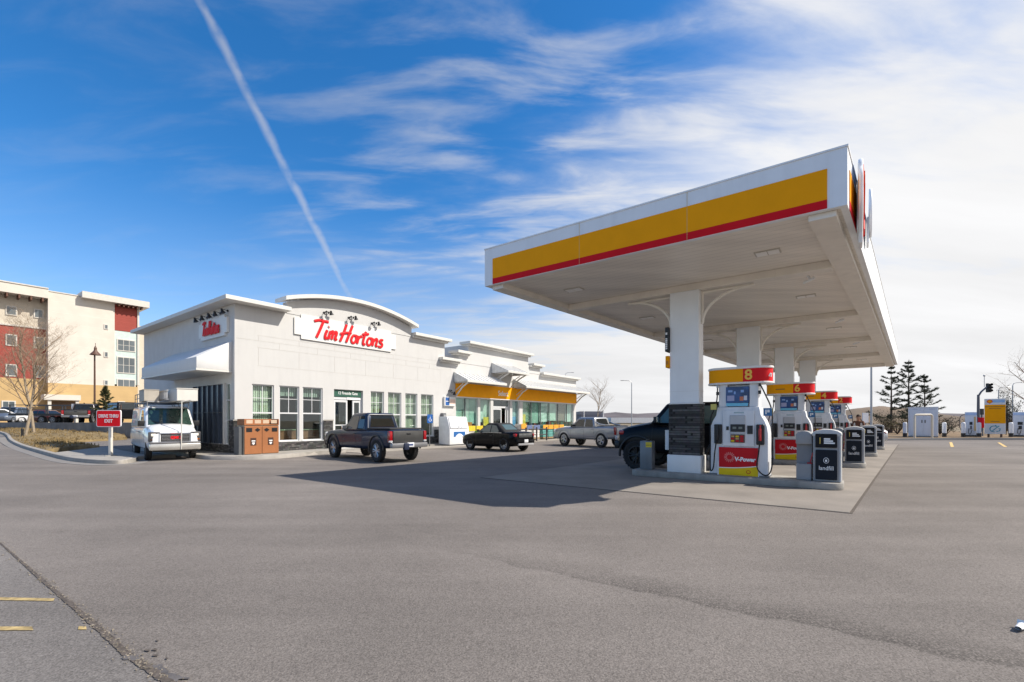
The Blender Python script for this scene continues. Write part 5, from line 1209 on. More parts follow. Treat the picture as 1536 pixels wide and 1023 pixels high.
# ================================================================== vehicles (local x forward, y left, z up)
def car_paint(name, col, metal=0.35, rough=.28): return mat(name, col, rough, metal=metal, var=.04, vs=1.5, coat=.7 if max(col) > .1 else (.35 if col[2] > .04 else .0), spec=.5 if max(col) > .1 else .22, grime=.06)
_wheel_cache = {}
def wheel_meshes(r, wd, style, rimm, dark=False):
    k = (r, wd, style, rimm.name, dark)
    if k in _wheel_cache: return _wheel_cache[k]
    mb = MB(); h = wd / 2
    rr_ = r * .64
    mb.lathe([(rr_, -h * .8), (r * .86, -h), (r * .96, -h * .85), (r, -h * .5), (r, h * .5), (r * .96, h * .85), (r * .86, h), (rr_, h * .8), (rr_, -h * .8)], (0, 0, 0), 'Y', 28)
    tread = mb
    for i in range(28):
        a = 2 * math.pi * i / 28; tread.box((r * math.cos(a) * .995, 0, r * math.sin(a) * .995), (.02, wd * .8, .02), ry=-a)
    ty = mb.mesh(rubber)
    mb = MB()
    mb.lathe([(rr_, -h * .7), (rr_ * .98, h * .78), (rr_ * .90, h * .80), (rr_ * .86, h * .45), (rr_ * .80, h * .2)], (0, 0, 0), 'Y', 28)
    mb.cur = 1
    n = {'five': 5, 'six': 6, 'ten': 10}[style]
    for i in range(n):
        a = 2 * math.pi * i / n
        for da in ((-.16, .16) if n < 10 else (0,)):
            c, s_ = math.cos(a + da), math.sin(a + da); c2, s2 = math.cos(a + da * 1.2), math.sin(a + da * 1.2)
            mb.tube([(c * rr_ * .12, h * .55, s_ * rr_ * .12), (c2 * rr_ * .88, h * .66, s2 * rr_ * .88)], rr_ * (.085 if n < 10 else .07), 6)
    mb.lathe([(0.001, h * .74), (rr_ * .16, h * .72), (rr_ * .24, h * .5)], (0, 0, 0), 'Y', 14)
    rim = mb.mesh([grey_steel if dark else rimm, rimm])
    mb = MB(); mb.lathe([(0.001, h * .1), (rr_ * .84, h * .12)], (0, 0, 0), 'Y', 20); dk = mb.mesh(black)
    _wheel_cache[k] = (ty, rim, dk); return _wheel_cache[k]
def add_wheels(t, axles, track, r, wd, style, rimm, steer=0.0, dark=False):
    ty, rim, dk = wheel_meshes(r, wd, style, rimm, dark)
    for i, ax in enumerate(axles):
        for s in (1, -1):
            o = bpy.data.objects.new('wheel', ty); COL.objects.link(o); o.parent = t; o.location = (ax, s * track, r)
            o.rotation_euler = (0, 0, (0 if s > 0 else math.pi) + (steer if i == 0 else 0))
            for nm, m in (('rim', rim), ('brake_disc', dk)):
                q = bpy.data.objects.new(nm, m); COL.objects.link(q); q.parent = o
def body_ring(st_):
    x, zb_, zs, zt_, w_ = st_
    zm = zb_ + .55 * (zs - zb_)
    half = [(0, zb_), (w_ * .86, zb_), (w_ * .955, zb_ + .06), (w_ * .985, zb_ + .2 * (zs - zb_)), (w_, zm), (w_ * .985, zs - .12 * (zs - zb_)), (w_ * .955, zs), (w_ * .90, zs + (zt_ - zs) * .55), (w_ * .78, zs + (zt_ - zs) * .86), (w_ * .45, zt_ + .008), (0, zt_ + .018)]
    return half
def side_y(stations, x, z):
    """half width of the body flank at (x,z)"""
    sx = sorted(stations, key=lambda s: s[0]); x = max(sx[0][0], min(sx[-1][0], x))
    for a, b in zip(sx[:-1], sx[1:]):
        if a[0] <= x <= b[0]: t_ = (x - a[0]) / max(b[0] - a[0], 1e-6); st_ = tuple(p + (q - p) * t_ for p, q in zip(a, b)); break
    h = body_ring(st_)[1:]
    for (y0, z0), (y1, z1) in zip(h[:-1], h[1:]):
        if z0 <= z <= z1 and z1 > z0: return y0 + (y1 - y0) * (z - z0) / (z1 - z0)
    return h[0][0] if z < h[0][1] else h[-3][0]
def dense(stations, n=6):
    s = sorted(stations, key=lambda q: q[0]); out = []
    def cr(i, t_):
        p0, p1, p2, p3 = s[max(i - 1, 0)], s[i], s[i + 1], s[min(i + 2, len(s) - 1)]; r_ = []
        for a, b, c, d in zip(p0, p1, p2, p3):
            lo, hi = min(b, c), max(b, c); v = 0.5 * (2 * b + (c - a) * t_ + (2 * a - 5 * b + 4 * c - d) * t_ * t_ + (3 * b - a - 3 * c + d) * t_ ** 3); r_.append(max(lo - .02, min(hi + .02, v)))
        r_[0] = p1[0] + (p2[0] - p1[0]) * t_
        return tuple(r_)
    for i in range(len(s) - 1):
        k = max(1, min(n, int((s[i + 1][0] - s[i][0]) / .12)))
        for j in range(k):
            out.append(cr(i, j / k))
    out.append(s[-1]); return out
def make_body(t, name, stations, paint, axles, arch_r, track):
    st_ = dense(stations); mb = MB(); ring = []
    for s in st_:
        h = body_ring(s); full = [(-y, z) for y, z in h[1:-1]][::-1]
        ring.append([(s[0], y, z) for y, z in h] + [(s[0], y, z) for y, z in full])
    n = len(ring[0])
    mb.add([p for r_ in ring for p in r_], [(i * n + k, i * n + (k + 1) % n, (i + 1) * n + (k + 1) % n, (i + 1) * n + k) for i in range(len(ring) - 1) for k in range(n)] + [tuple(reversed(range(n))), tuple((len(ring) - 1) * n + k for k in range(n))], True)
    o = mb.build(name, [paint, black], t, weld=True, ang=40)
    c = MB(); c.cur = 0
    for ax in axles:
        for s in (1, -1): c.cyl((ax, s * (track - .26), arch_r[1]), (ax, s * (track + .5), arch_r[1]), arch_r[0], n=28)
    co2 = c.build('cutter', [black], None)
    boolean_cut(o, co2); o.parent = t
    return o
def pane(mb, q, poly, off=.006, th=.008):
    """polygon given in (u,v) of the quad q = (bottom0, bottom1, top1, top0), laid just proud of it"""
    q = [Vector(p) for p in q]; nrm = (q[1] - q[0]).cross(q[3] - q[0]).normalized()
    f = lambda u, v: (q[0] * (1 - u) + q[1] * u) * (1 - v) + (q[3] * (1 - u) + q[2] * u) * v
    P = [f(u, v) for u, v in poly]; n = len(P)
    mb.add([p + nrm * (off - th) for p in P] + [p + nrm * off for p in P], [tuple(reversed(range(n))), tuple(range(n, 2 * n))] + [(i, (i + 1) % n, n + (i + 1) % n, n + i) for i in range(n)])
def make_cabin(t, paint, fb, ft_, rt, rb, z0, z1, wb, wt, wins, glass=dark_glass, ws=(.07, .93, .10, .90), rw=(.10, .90, .18, .86), roofcrown=.02, bev=.10, wbr=None, wtr=None, name='cabin', rear_glass=True):
    wbr = wbr or wb; wtr = wtr or wt
    mb = MB()
    xm = (ft_ + rt) / 2
    v = [(fb, -wb, z0), (fb, wb, z0), (rb, wbr, z0), (rb, -wbr, z0), (ft_, -wt, z1), (ft_, wt, z1), (rt, wtr, z1), (rt, -wtr, z1)]
    mb.add(v, [(0, 1, 2, 3), (7, 6, 5, 4), (0, 4, 5, 1), (1, 5, 6, 2), (2, 6, 7, 3), (3, 7, 4, 0)])
    cb_ = mb.build(name, paint, t, bevel=bev, seg=3, ang=50)
    V_ = [Vector(p) for p in v]
    m = MB(); pane(m, (V_[0], V_[1], V_[5], V_[4]), [(ws[0], ws[2]), (ws[1], ws[2]), (ws[1] - .01, ws[3]), (ws[0] + .01, ws[3])]); m.build('windscreen', glass, t)
    if rear_glass:
        m = MB(); pane(m, (V_[2], V_[3], V_[7], V_[6]), [(rw[0], rw[2]), (rw[1], rw[2]), (rw[1] - .02, rw[3]), (rw[0] + .02, rw[3])]); m.build('rear_window', glass, t)
    for poly in wins:     # polygons in real (x, z)
        for s in (1, -1):
            def P(x, z):
                v_ = (z - z0) / (z1 - z0); y = wb + (wt - wb) * v_ if abs(wbr - wb) < 1e-6 else (wb + (wt - wb) * v_) + ((wbr + (wtr - wbr) * v_) - (wb + (wt - wb) * v_)) * ((fb - x) / (fb - rb))
                return Vector((x, s * y, z))
            pts = [P(x, z) for x, z in poly]
            nr = Vector((0, s * (z1 - z0), (wb - wt))).normalized()
            m = MB(); n = len(pts); m.add([p - nr * .004 for p in pts] + [p + nr * .007 for p in pts], [tuple(reversed(range(n))), tuple(range(n, 2 * n))] + [(i, (i + 1) % n, n + (i + 1) % n, n + i) for i in range(n)]); m.build('side_window', glass, t)
    return cb_
def seams(t, stations, xs_z, m=black, r=.006):
    mb = MB()
    for x, za, zb_ in xs_z:
        for s in (1, -1):
            mb.tube([(x, s * (side_y(stations, x, za + (zb_ - za) * i / 8) + .0005), za + (zb_ - za) * i / 8) for i in range(9)], r, 5)
    return mb.build('door_seam', m, t)
def handles(t, stations, pts, m):
    for x, z in pts:
        for s in (1, -1):
            y = side_y(stations, x, z); mb = MB(); mb.box((x, s * (y + .012), z), (.17, .028, .035)); mb.build('door_handle', m, t, bevel=.008, seg=1)
def mirrors(t, x, y, z, m, big=1.0):
    for s in (1, -1):
        mb = MB(); mb.box((x, s * (y + .13), z + .04), (.10 * big, .19 * big, .17 * big)); mb.tube([(x, s * (y - .03), z - .02), (x, s * (y + .08), z)], .02, 6); mo = mb.build('mirror', m, t, bevel=.02, seg=2)
        mb = MB(); mb.box((x - .055 * big, s * (y + .13), z + .04), (.008, .16 * big, .14 * big)); mb.build('mirror_glass', chrome, mo)
def ebox(t, name, c, d, m, bevel=.015, seg=2, **k): mb = MB(); mb.box(c, d, **k); return mb.build(name, m, t, bevel=bevel, seg=seg)

def pickup(label, loc, rz, paint, kind):
    t = thing('pickup_truck', label, 'pickup truck', loc, rz)
    if kind == 'grey':
        L2, ax, W_, r_, trk = 2.70, (1.78, -1.78), .945, .42, .80
        st_ = [(2.70, .60, .86, .98, .80), (2.62, .50, .95, 1.06, .88), (2.35, .46, 1.0, 1.10, .925), (1.9, .44, 1.02, 1.14, .94), (1.15, .44, 1.05, 1.18, .945), (.95, .44, 1.08, 1.14, .945), (-.9, .45, 1.10, 1.14, .945), (-.96, .46, 1.12, 1.17, .94), (-2.5, .52, 1.14, 1.18, .94), (-2.66, .56, 1.14, 1.18, .93), (-2.70, .60, 1.10, 1.16, .92)]
    elif kind == 'silver':
        L2, ax, W_, r_, trk = 2.62, (1.55, -1.55), .97, .415, .83
        st_ = [(2.60, .52, .82, .92, .78), (2.50, .44, .90, 1.02, .89), (2.2, .42, .95, 1.08, .945), (1.7, .42, 1.0, 1.13, .97), (1.1, .42, 1.04, 1.16, .97), (.9, .42, 1.06, 1.12, .97), (-1.0, .43, 1.10, 1.14, .97), (-1.1, .43, 1.12, 1.20, .965), (-2.45, .5, 1.14, 1.22, .96), (-2.60, .55, 1.12, 1.18, .94)]
    elif kind == 'wagon':
        L2, ax, W_, r_, trk = 2.15, (1.46, -1.08), .95, .45, .83
        st_ = [(2.13, .62, .98, 1.12, .78), (2.05, .56, 1.06, 1.24, .88), (1.8, .54, 1.16, 1.33, .93), (1.3, .52, 1.26, 1.42, .95), (1.0, .52, 1.30, 1.46, .95), (.9, .52, 1.32, 1.40, .95), (-1.6, .54, 1.34, 1.40, .95), (-1.76, .58, 1.3, 1.38, .93), (-1.82, .64, 1.22, 1.34, .9)]
    else:
        L2, ax, W_, r_, trk = 2.70, (1.72, -1.62), .97, .43, .84
        st_ = [(2.66, .58, .95, 1.06, .82), (2.58, .50, 1.02, 1.16, .90), (2.3, .48, 1.08, 1.22, .95), (1.6, .46, 1.14, 1.30, .97), (1.0, .46, 1.18, 1.33, .97), (.85, .46, 1.20, 1.26, .97), (-2.4, .50, 1.22, 1.26, .97), (-2.6, .55, 1.18, 1.24, .95), (-2.68, .6, 1.12, 1.2, .92)]
    make_body(t, 'body', st_, paint, ax, (r_ + .085, r_ + .02), trk)
    # wheel arch flares
    mb = MB()
    for a in ax:
        for s in (1, -1):
            arc = [(a + (r_ + .105) * math.cos(R(k)), s * (side_y(st_, a, r_ + .3) + .005), r_ + .02 + (r_ + .105) * math.sin(R(k))) for k in range(-8, 190, 11)]
            mb = MB(); mb.tube(arc, .04 if kind != 'silver' else .025, 6); mb.build('wheel_arch_trim', black if kind != 'silver' else paint, t)
    add_wheels(t, ax, trk + .03, r_, .26, 'six' if kind == 'grey' else 'five', alloy if kind in ('grey', 'silver') else black, 0.0, dark=kind == 'grey')
    if kind == 'grey':
        make_cabin(t, paint, 1.12, .38, -.72, -.93, 1.10, 1.80, .875, .70, [[(.86, 1.19), (.30, 1.66), (-.18, 1.68), (-.18, 1.17)], [(-.26, 1.17), (-.26, 1.68), (-.60, 1.67), (-.66, 1.60), (-.70, 1.28), (-.62, 1.17)]], rw=(.12, .88, .22, .84))
        seams(t, st_, [(.93, .5, 1.1), (-.24, .5, 1.12), (-.72, .55, 1.12)]); handles(t, st_, [(-.08, 1.0), ], black)
        mirrors(t, .72, .86, 1.20, chrome)
        mb = MB(); mb.mm(-2.62, -.98, -.84, .84, 1.181, 1.235); mb.build('bed_cover', mat('tonneau_vinyl', (.022, .022, .024), .7), t, bevel=.02, seg=2)
        mb = MB(); mb.cyl((-.62, 0, 1.79), (-.70, 0, 1.87), .05, .02, 8); mb.build('roof_aerial', black, t)
        mb = MB()   # bright rim of the rear window
        c0, c1, c2, c3 = Vector((-.915, .76, 1.20)), Vector((-.915, -.76, 1.20)), Vector((-.765, -.64, 1.73)), Vector((-.765, .64, 1.73))
        mb.tube([c0, c3 + Vector((0, .03, -.08)), c3 + Vector((0, -.05, .0)), c2 + Vector((0, .05, 0)), c2 + Vector((0, -.03, -.08)), c1], .022, 6); mb.build('window_surround', mat('grey_trim', (.3, .3, .31), .35, metal=.4), t)
        tg = mat('tailgate_grey', (.09, .088, .085), .38, metal=.4, coat=.4)
        ebox(t, 'tailgate', (-2.715, 0, .93), (.05, 1.50, .42), tg, .02)
        ebox(t, 'tailgate_handle', (-2.745, 0, 1.03), (.02, .20, .06), black, .01)
        for s in (1, -1): q = ebox(t, 'taillight', (-2.665, s * .86, .93), (.16, .15, .40), lens_red, .03); ebox(q, 'reverse_lamp', (-2.70, s * .86, .77), (.10, .153, .08), lens_clear, .02)
        ebox(t, 'rear_bumper', (-2.78, 0, .62), (.20, 1.80, .17), mat('bumper_steel', (.28, .28, .29), .35, metal=.5), .04)
        q = ebox(t, 'licence_plate', (-2.885, 0, .64), (.012, .34, .16), plate_white, .004); ebox(q, 'plate_mark', (-2.8925, 0, .64), (.002, .24, .07), mat('plate_blue', (.05, .08, .2), .5), .0005, 1)
        ebox(t, 'hitch_cover', (-2.86, .22, .58), (.14, .26, .24), mat('cloth_blue', (.012, .02, .05), .8), .04)
        ebox(t, 'front_bumper', (2.70, 0, .62), (.16, 1.7, .28), black, .05)
        for s in (1, -1): ebox(t, 'headlight', (2.60, s * .74, .95), (.18, .28, .18), lens_clear, .04)
        ebox(t, 'grille', (2.705, 0, .92), (.05, .9, .26), black, .02)
    elif kind == 'silver':
        make_cabin(t, paint, 1.15, .40, -.86, -1.04, 1.10, 1.70, .90, .72, [[(.84, 1.18), (.36, 1.56), (-.12, 1.59), (-.12, 1.16)], [(-.22, 1.16), (-.22, 1.59), (-.74, 1.56), (-.88, 1.22), (-.82, 1.16)]], rw=(.12, .88, .30, .86))
        seams(t, st_, [(.92, .5, 1.08), (-.18, .5, 1.1), (-1.0, .75, 1.1)]); handles(t, st_, [(-.02, 1.0), (-.84, 1.02)], paint)
        mirrors(t, .74, .88, 1.16, black)
        mb = MB(); mb.mm(-2.5, -1.06, -.82, .82, 1.228, 1.24); mb.build('bed_shade', black, t)  # black sheet stands in for the shaded inside of the open bed
        mb = MB(); mb.tube([(-1.02, .78, 1.42), (-1.35, .81, 1.30), (-1.8, .82, 1.245)], .045, 6); mb.tube([(-1.02, -.78, 1.42), (-1.35, -.81, 1.30), (-1.8, -.82, 1.245)], .045, 6); mb.build('bed_buttress', paint, t)
        ebox(t, 'tailgate', (-2.605, 0, .92), (.05, 1.52, .44), mat('tailgate_pale', (.52, .53, .54), .35, metal=.3, coat=.4), .02)
        for s in (1, -1): ebox(t, 'taillight', (-2.56, s * .87, .94), (.14, .15, .42), lens_red, .03)
        ebox(t, 'rear_bumper', (-2.66, 0, .58), (.18, 1.84, .24), mat('bumper_silver', (.5, .5, .52), .35, metal=.3), .05)
        ebox(t, 'licence_plate', (-2.635, 0, .84), (.012, .30, .15), plate_white, .004)
        ebox(t, 'front_bumper', (2.58, 0, .55), (.16, 1.7, .26), paint, .06)
        for s in (1, -1): ebox(t, 'headlight', (2.47, s * .76, .90), (.2, .28, .2), lens_clear, .05)
        ebox(t, 'grille', (2.585, 0, .84), (.05, .9, .2), chrome, .02)
        mb = MB()
        for s in (1, -1): mb.tube([(x, s * (side_y(st_, x, .62) + .006), .62) for x in (1.05, .5, 0, -.5, -1.0)], .02, 6)
        mb.build('side_moulding', mat('moulding_grey', (.25, .25, .26), .5), t)
    elif kind == 'wagon':
        make_cabin(t, paint, 1.14, .62, -1.58, -1.74, 1.36, 2.02, .88, .74, [[(.90, 1.43), (.55, 1.87), (-.05, 1.91), (-.05, 1.41)], [(-.15, 1.41), (-.15, 1.91), (-.95, 1.91), (-.95, 1.41)], [(-1.05, 1.41), (-1.05, 1.91), (-1.46, 1.89), (-1.58, 1.41)]], glass=mat('car_glass_green', (.07, .11, .10), .04, spec=.7, coat=.3))
        seams(t, st_, [(1.0, .6, 1.3), (-.1, .6, 1.3), (-1.0, .75, 1.3)]); handles(t, st_, [(.08, 1.2), (-.85, 1.2)], paint); mirrors(t, .86, .86, 1.48, black)
        for s in (1, -1): q = ebox(t, 'headlight', (2.02, s * .74, 1.12), (.16, .24, .17), mat('lens_tinted', (.14, .07, .07), .1, coat=.5), .05); ebox(q, 'side_marker', (1.99, s * .86, 1.12), (.16, .06, .12), lens_red, .02)
        ebox(t, 'grille', (2.14, 0, 1.0), (.05, .95, .26), black, .02); ebox(t, 'front_bumper', (2.15, 0, .74), (.2, 1.7, .24), black, .06); ebox(t, 'rear_bumper', (-1.82, 0, .74), (.12, 1.7, .24), black, .05)
        for s in (1, -1): ebox(t, 'taillight', (-1.79, s * .82, 1.15), (.1, .15, .30), lens_red, .03)
    else:
        make_cabin(t, paint, 1.05, .42, -2.25, -2.55, 1.22, 1.98, .90, .74, [[(.80, 1.30), (.36, 1.82), (-.28, 1.86), (-.28, 1.28)], [(-.38, 1.28), (-.38, 1.86), (-1.25, 1.86), (-1.25, 1.28)], [(-1.35, 1.28), (-1.35, 1.86), (-2.15, 1.84), (-2.32, 1.28)]])
        seams(t, st_, [(.90, .55, 1.2), (-.33, .55, 1.2), (-1.3, .6, 1.2)]); handles(t, st_, [(-.15, 1.12), (-1.1, 1.12)], paint); mirrors(t, .68, .88, 1.34, black)
        for s in (1, -1): q = ebox(t, 'headlight', (2.52, s * .78, 1.02), (.18, .26, .18), mat('lens_tinted', (.14, .07, .07), .1, coat=.5), .05); ebox(q, 'side_marker', (2.50, s * .895, 1.02), (.14, .05, .10), lens_red, .02)
        ebox(t, 'grille', (2.665, 0, .95), (.05, 1.0, .28), black, .02); ebox(t, 'front_bumper', (2.68, 0, .66), (.18, 1.75, .26), black, .06)
        for s in (1, -1): ebox(t, 'taillight', (-2.64, s * .84, 1.02), (.1, .15, .36), lens_red, .03)
        mb = MB()
        for s in (1, -1): mb.tube([(1.0, s * .93, .46), (-1.05, s * .93, .46)], .05, 6)
        mb.build('running_board', black, t)
    return t

grey_truck = pickup('dark grey pickup truck with a closed bed cover parked before the coffee shop', (-5.55, 18.2, 0), R(138), car_paint('paint_graphite', (.018, .030, .060), .25), 'grey')
grey_truck.scale = (.90, .85, 1)
silver_truck = pickup('silver crew cab pickup truck parked before the orange band store', (4.62, 27.05, 0), R(131), car_paint('paint_silver', (.36, .37, .385), .45, .32), 'silver')
silver_truck.scale = (.89, .85, 1)
pb = P1 + EA * -.44 + EB * 1.95
black_truck = pickup('black off-road wagon fuelling behind the nearest stone column', (pb.x, pb.y, .012), AANG + math.pi, car_paint('paint_black', (.006, .0065, .009), .1, .3), 'wagon')

# ---- convertible
def convertible(label, loc, rz):
    t = thing('convertible_car', label, 'car', loc, rz); t.scale = (.94, .85, 1)
    paint = car_paint('paint_black_gloss', (.007, .007, .008), .15, .18)
    st_ = [(2.08, .36, .58, .66, .60), (2.01, .26, .64, .73, .75), (1.8, .22, .70, .80, .84), (1.4, .21, .76, .87, .885), (.75, .2, .82, .92, .89), (.4, .2, .85, .90, .89), (-1.0, .21, .87, .92, .89), (-1.3, .22, .88, .95, .89), (-1.7, .26, .88, .97, .87), (-2.02, .34, .86, .96, .80), (-2.12, .42, .80, .92, .68)]
    ax = (1.31, -1.31); r_, trk = .335, .755
    make_body(t, 'body', st_, paint, ax, (r_ + .05, r_ + .01), trk); add_wheels(t, ax, trk + .03, r_, .23, 'ten', alloy, 0.0)
    make_cabin(t, mat('soft_top', (.014, .014, .015), .85), .86, .10, -.62, -1.42, .885, 1.385, .80, .60, [[(.62, .94), (.14, 1.27), (-.22, 1.30), (-.22, .93)], [(-.28, .93), (-.28, 1.30), (-.62, 1.24), (-.86, .99), (-.80, .93)]], name='soft_top', rw=(.16, .84, .34, .84), bev=.09, glass=mat('car_glass_green', (.07, .11, .10), .04, spec=.7, coat=.3))
    seams(t, st_, [(.78, .3, .85), (-.55, .32, .86)], mat('seam_grey_dark', (.04, .04, .04), .5)); handles(t, st_, [(-.38, .76)], black); mirrors(t, .55, .80, .96, black, .8)
    mb = MB()
    for s in (1, -1): mb.tube([(x, s * (side_y(st_, x, .86) - .03), .905) for x in (.7, .3, -.3, -.8, -1.1)], .012, 6)
    mb.build('window_trim', chrome, t)
    for s in (1, -1): ebox(t, 'taillight', (-1.99, s * .67, .80), (.20, .28, .15), lens_red, .04); ebox(t, 'headlight', (1.93, s * .62, .64), (.2, .3, .13), lens_clear, .04)
    ebox(t, 'rear_bumper', (-2.09, 0, .50), (.16, 1.50, .22), paint, .06); ebox(t, 'rear_valance', (-2.14, 0, .36), (.08, 1.3, .10), mat('valance_grey', (.35, .35, .36), .4), .02)
    ebox(t, 'boot_lid', (-2.12, 0, .79), (.03, 1.1, .20), mat('boot_reflective', (.20, .205, .20), .2, metal=.6, coat=.5), .02)
    q = ebox(t, 'licence_plate', (-2.175, 0, .52), (.012, .32, .15), plate_white, .004)
    ebox(t, 'grille', (2.08, 0, .56), (.04, .5, .12), chrome, .02)
    return t
convertible('glossy black convertible with a raised soft top and silver ten-spoke wheels', (-.80, 23.6, 0), R(137))

# ---- white van with ladder rack
def van(label, loc, rz):
    t = thing('work_van', label, 'van', loc, rz); t.scale = (.94, .86, 1)
    paint = car_paint('paint_white', (.74, .75, .76), .0, .3)
    st_ = [(2.72, .52, .90, 1.02, .80), (2.64, .46, .98, 1.10, .90), (2.40, .42, 1.02, 1.19, .90), (1.9, .40, 1.10, 1.34, .94), (1.62, .40, 1.16, 1.36, .96), (-2.5, .42, 1.2, 1.24, .965), (-2.68, .46, 1.2, 1.24, .93)]
    ax = (1.72, -1.70); r_, trk = .37, .80
    make_body(t, 'body', st_, paint, ax, (r_ + .075, r_ + .02), trk); add_wheels(t, ax, trk + .02, r_, .24, 'five', mat('steel_wheel', (.33, .33, .33), .4, metal=.5), R(-4))
    vg_ = mat('van_glass', (.02, .045, .035), .03, spec=.7, coat=.5, var=.5, vs=2)
    make_cabin(t, paint, 1.86, 1.02, -2.58, -2.66, 1.16, 2.08, .945, .85, [[(1.56, 1.30), (.92, 1.90), (.45, 1.92), (.45, 1.28)]], glass=vg_, ws=(.06, .94, .19, .91), bev=.15, name='cab_and_cargo_box', rw=(.1, .9, .35, .85))
    seams(t, st_, [(1.62, .55, 1.14), (.38, .55, 1.2), (-.95, .5, 1.2)], mat('seam_grey_mid', (.2, .2, .21), .5))
    handles(t, st_, [(.52, 1.05), (.22, 1.05)], black); mirrors(t, 1.42, .90, 1.36, black, 1.25)
    gr = ebox(t, 'grille', (2.70, 0, .86), (.06, 1.05, .30), black, .02)
    mb = MB()
    for k in range(5): mb.mm(2.728, 2.738, -.49, .49, .735 + k * .052, .75 + k * .052)
    mb.build('grille_bar', chrome, gr)
    mb = MB(); mb.tube([(2.735, -.56, .69), (2.735, -.56, 1.03), (2.735, .56, 1.03), (2.735, .56, .69), (2.735, -.56, .69)], .026, 6); mb.build('grille_surround', chrome, gr)
    mb = MB(); text_mb(mb, 'GMC', .15, Matrix.Translation((2.745, 0, .86)) @ Matrix.Rotation(R(90), 4, 'Z'), .02, bold=.008, sx=1.1); mb.build('grille_lettering', bright_red, gr)
    for s in (1, -1):
        ebox(t, 'lamp_bezel', (2.625, s * .74, .90), (.17, .40, .36), mat('bezel_dark', (.06, .06, .065), .4), .03)
        q = ebox(t, 'headlight', (2.635, s * .77, .97), (.16, .20, .13), mat('lamp_lit', (.80, .74, .62), .1, emit=.18, coat=.5), .03)
        ebox(q, 'turn_signal', (2.63, s * .745, .795), (.16, .35, .11), lens_amber, .03)
    ebox(t, 'front_bumper', (2.72, 0, .52), (.26, 1.86, .26), mat('bumper_chrome', (.62, .60, .56), .25, metal=.7), .06)
    ebox(t, 'bumper_strip', (2.75, 0, .675), (.16, 1.84, .06), mat('strip_grey', (.13, .13, .14), .6), .02)
    ebox(t, 'air_dam', (2.66, 0, .37), (.16, 1.6, .07), black, .02)
    mb = MB()     # a wiper pair
    mb.tube([(1.74, .5, 1.365), (1.56, -.1, 1.50)], .012, 5); mb.tube([(1.74, -.25, 1.365), (1.56, -.7, 1.49)], .012, 5); mb.build('wiper', black, t)
    # faded red company lettering: plain patches on the flank
    mb = MB()
    for x0, x1, z0, z1 in ((-1.9, -1.2, 1.62, 1.78), (-1.9, -1.35, 1.40, 1.52), (-.6, -.1, 1.05, 1.09)):
        for s in (-1, 1):
            yz = lambda z: s * (.945 + (.85 - .945) * (z - 1.16) / .92 + .004) if z > 1.2 else s * (.962)
            mb.add([(x0, yz(z0), z0), (x1, yz(z0), z0), (x1, yz(z1), z1), (x0, yz(z1), z1)], [(0, 1, 2, 3)])
    mb.build('flank_print', mat('faded_red_print', (.60, .30, .30), .5), t)
    # rack: rails, crossbars, front post
    galv2 = mat('rack_steel', (.30, .30, .30), .5, metal=.5)
    mb = MB()
    for s in (1, -1): mb.tube([(1.25, s * .78, 2.24), (-2.5, s * .78, 2.24)], .028, 6)
    for x in (1.2, .2, -.9, -1.9, -2.45): mb.tube([(x, -.80, 2.24), (x, .80, 2.24)], .024, 6); mb.tube([(x, .78, 2.05), (x, .78, 2.24)], .02, 6); mb.tube([(x, -.78, 2.05), (x, -.78, 2.24)], .02, 6)
    for x in (-.1, -.9, -1.7, -2.45): mb.tube([(x, -.78, 2.24), (x, -.78, 2.62)], .016, 6)
    mb.tube([(-.1, -.78, 2.62), (-2.45, -.78, 2.62)], .018, 6); mb.tube([(-.1, -.78, 2.44), (-2.45, -.78, 2.44)], .014, 6)
    mb.build('roof_rack', galv2, t)
    mb = MB(); mb.tube([(2.86, .18, .42), (2.86, .18, .64), (2.80, .20, 1.15), (2.62, .24, 2.22)], .026, 6); mb.tube([(2.62, .24, 2.22), (1.2, .30, 2.25)], .024, 6); mb.tube([(2.62, .24, 2.22), (2.72, .55, 2.30)], .02, 6); mb.build('rack_post', mat('rack_post_pale', (.52, .5, .45), .5), t)
    return t
VRZ = math.atan2(-.70, .71)
VP_ = Vector((-14.55, 19.2, 0))
van('white work van with a loaded ladder rack waiting in the drive-thru exit', tuple(VP_), VRZ)
def on_van(x, y, z): c, s = math.cos(VRZ), math.sin(VRZ); return (VP_.x + c * x - s * y, VP_.y + s * x + c * y, z)
# pipe boxes and ladder lying on the rack
bx_m = mat('crate_tan', (.42, .38, .32), .7, var=.1, grime=.2); bx_w = mat('crate_white', (.66, .64, .59), .6, var=.05, grime=.1)
o = thing('storage_box', 'long pale box on the van roof rack, on the side nearer the building', 'box', on_van(.75, .42, 2.27), VRZ)
mb = MB(); mb.mm(-1.6, 1.55, -.34, .34, 0, .46); mb.build('box', bx_w, o, bevel=.012, seg=1); mb = MB(); mb.mm(-1.62, 1.57, -.35, .35, .462, .49); mb.build('lid', bx_w, o)
o = thing('storage_box', 'tan box on the van roof rack, on the side nearer the exit sign', 'box', on_van(.45, -.52, 2.27), VRZ)
mb = MB(); mb.mm(-.75, .55, -.24, .24, 0, .44); mb.build('box', bx_m, o, bevel=.012, seg=1); mb = MB(); mb.mm(-.76, .56, -.25, .25, .442, .465); mb.build('lid', bx_m, o)
o = thing('ladder', 'aluminium ladder lying on edge on the van roof rack', 'ladder', on_van(.6, -.15, 2.30), VRZ)
mb = MB(); mb.mm(-1.9, 1.35, -.03, .03, 0, .05); mb.mm(-1.9, 1.35, -.03, .03, .35, .40); mb.build('rail', alloy, o)
mb = MB()
for k in range(12): mb.mm(-1.78 + k * .27, -1.73 + k * .27, -.02, .02, .051, .349)
mb.build('rung', alloy, o)

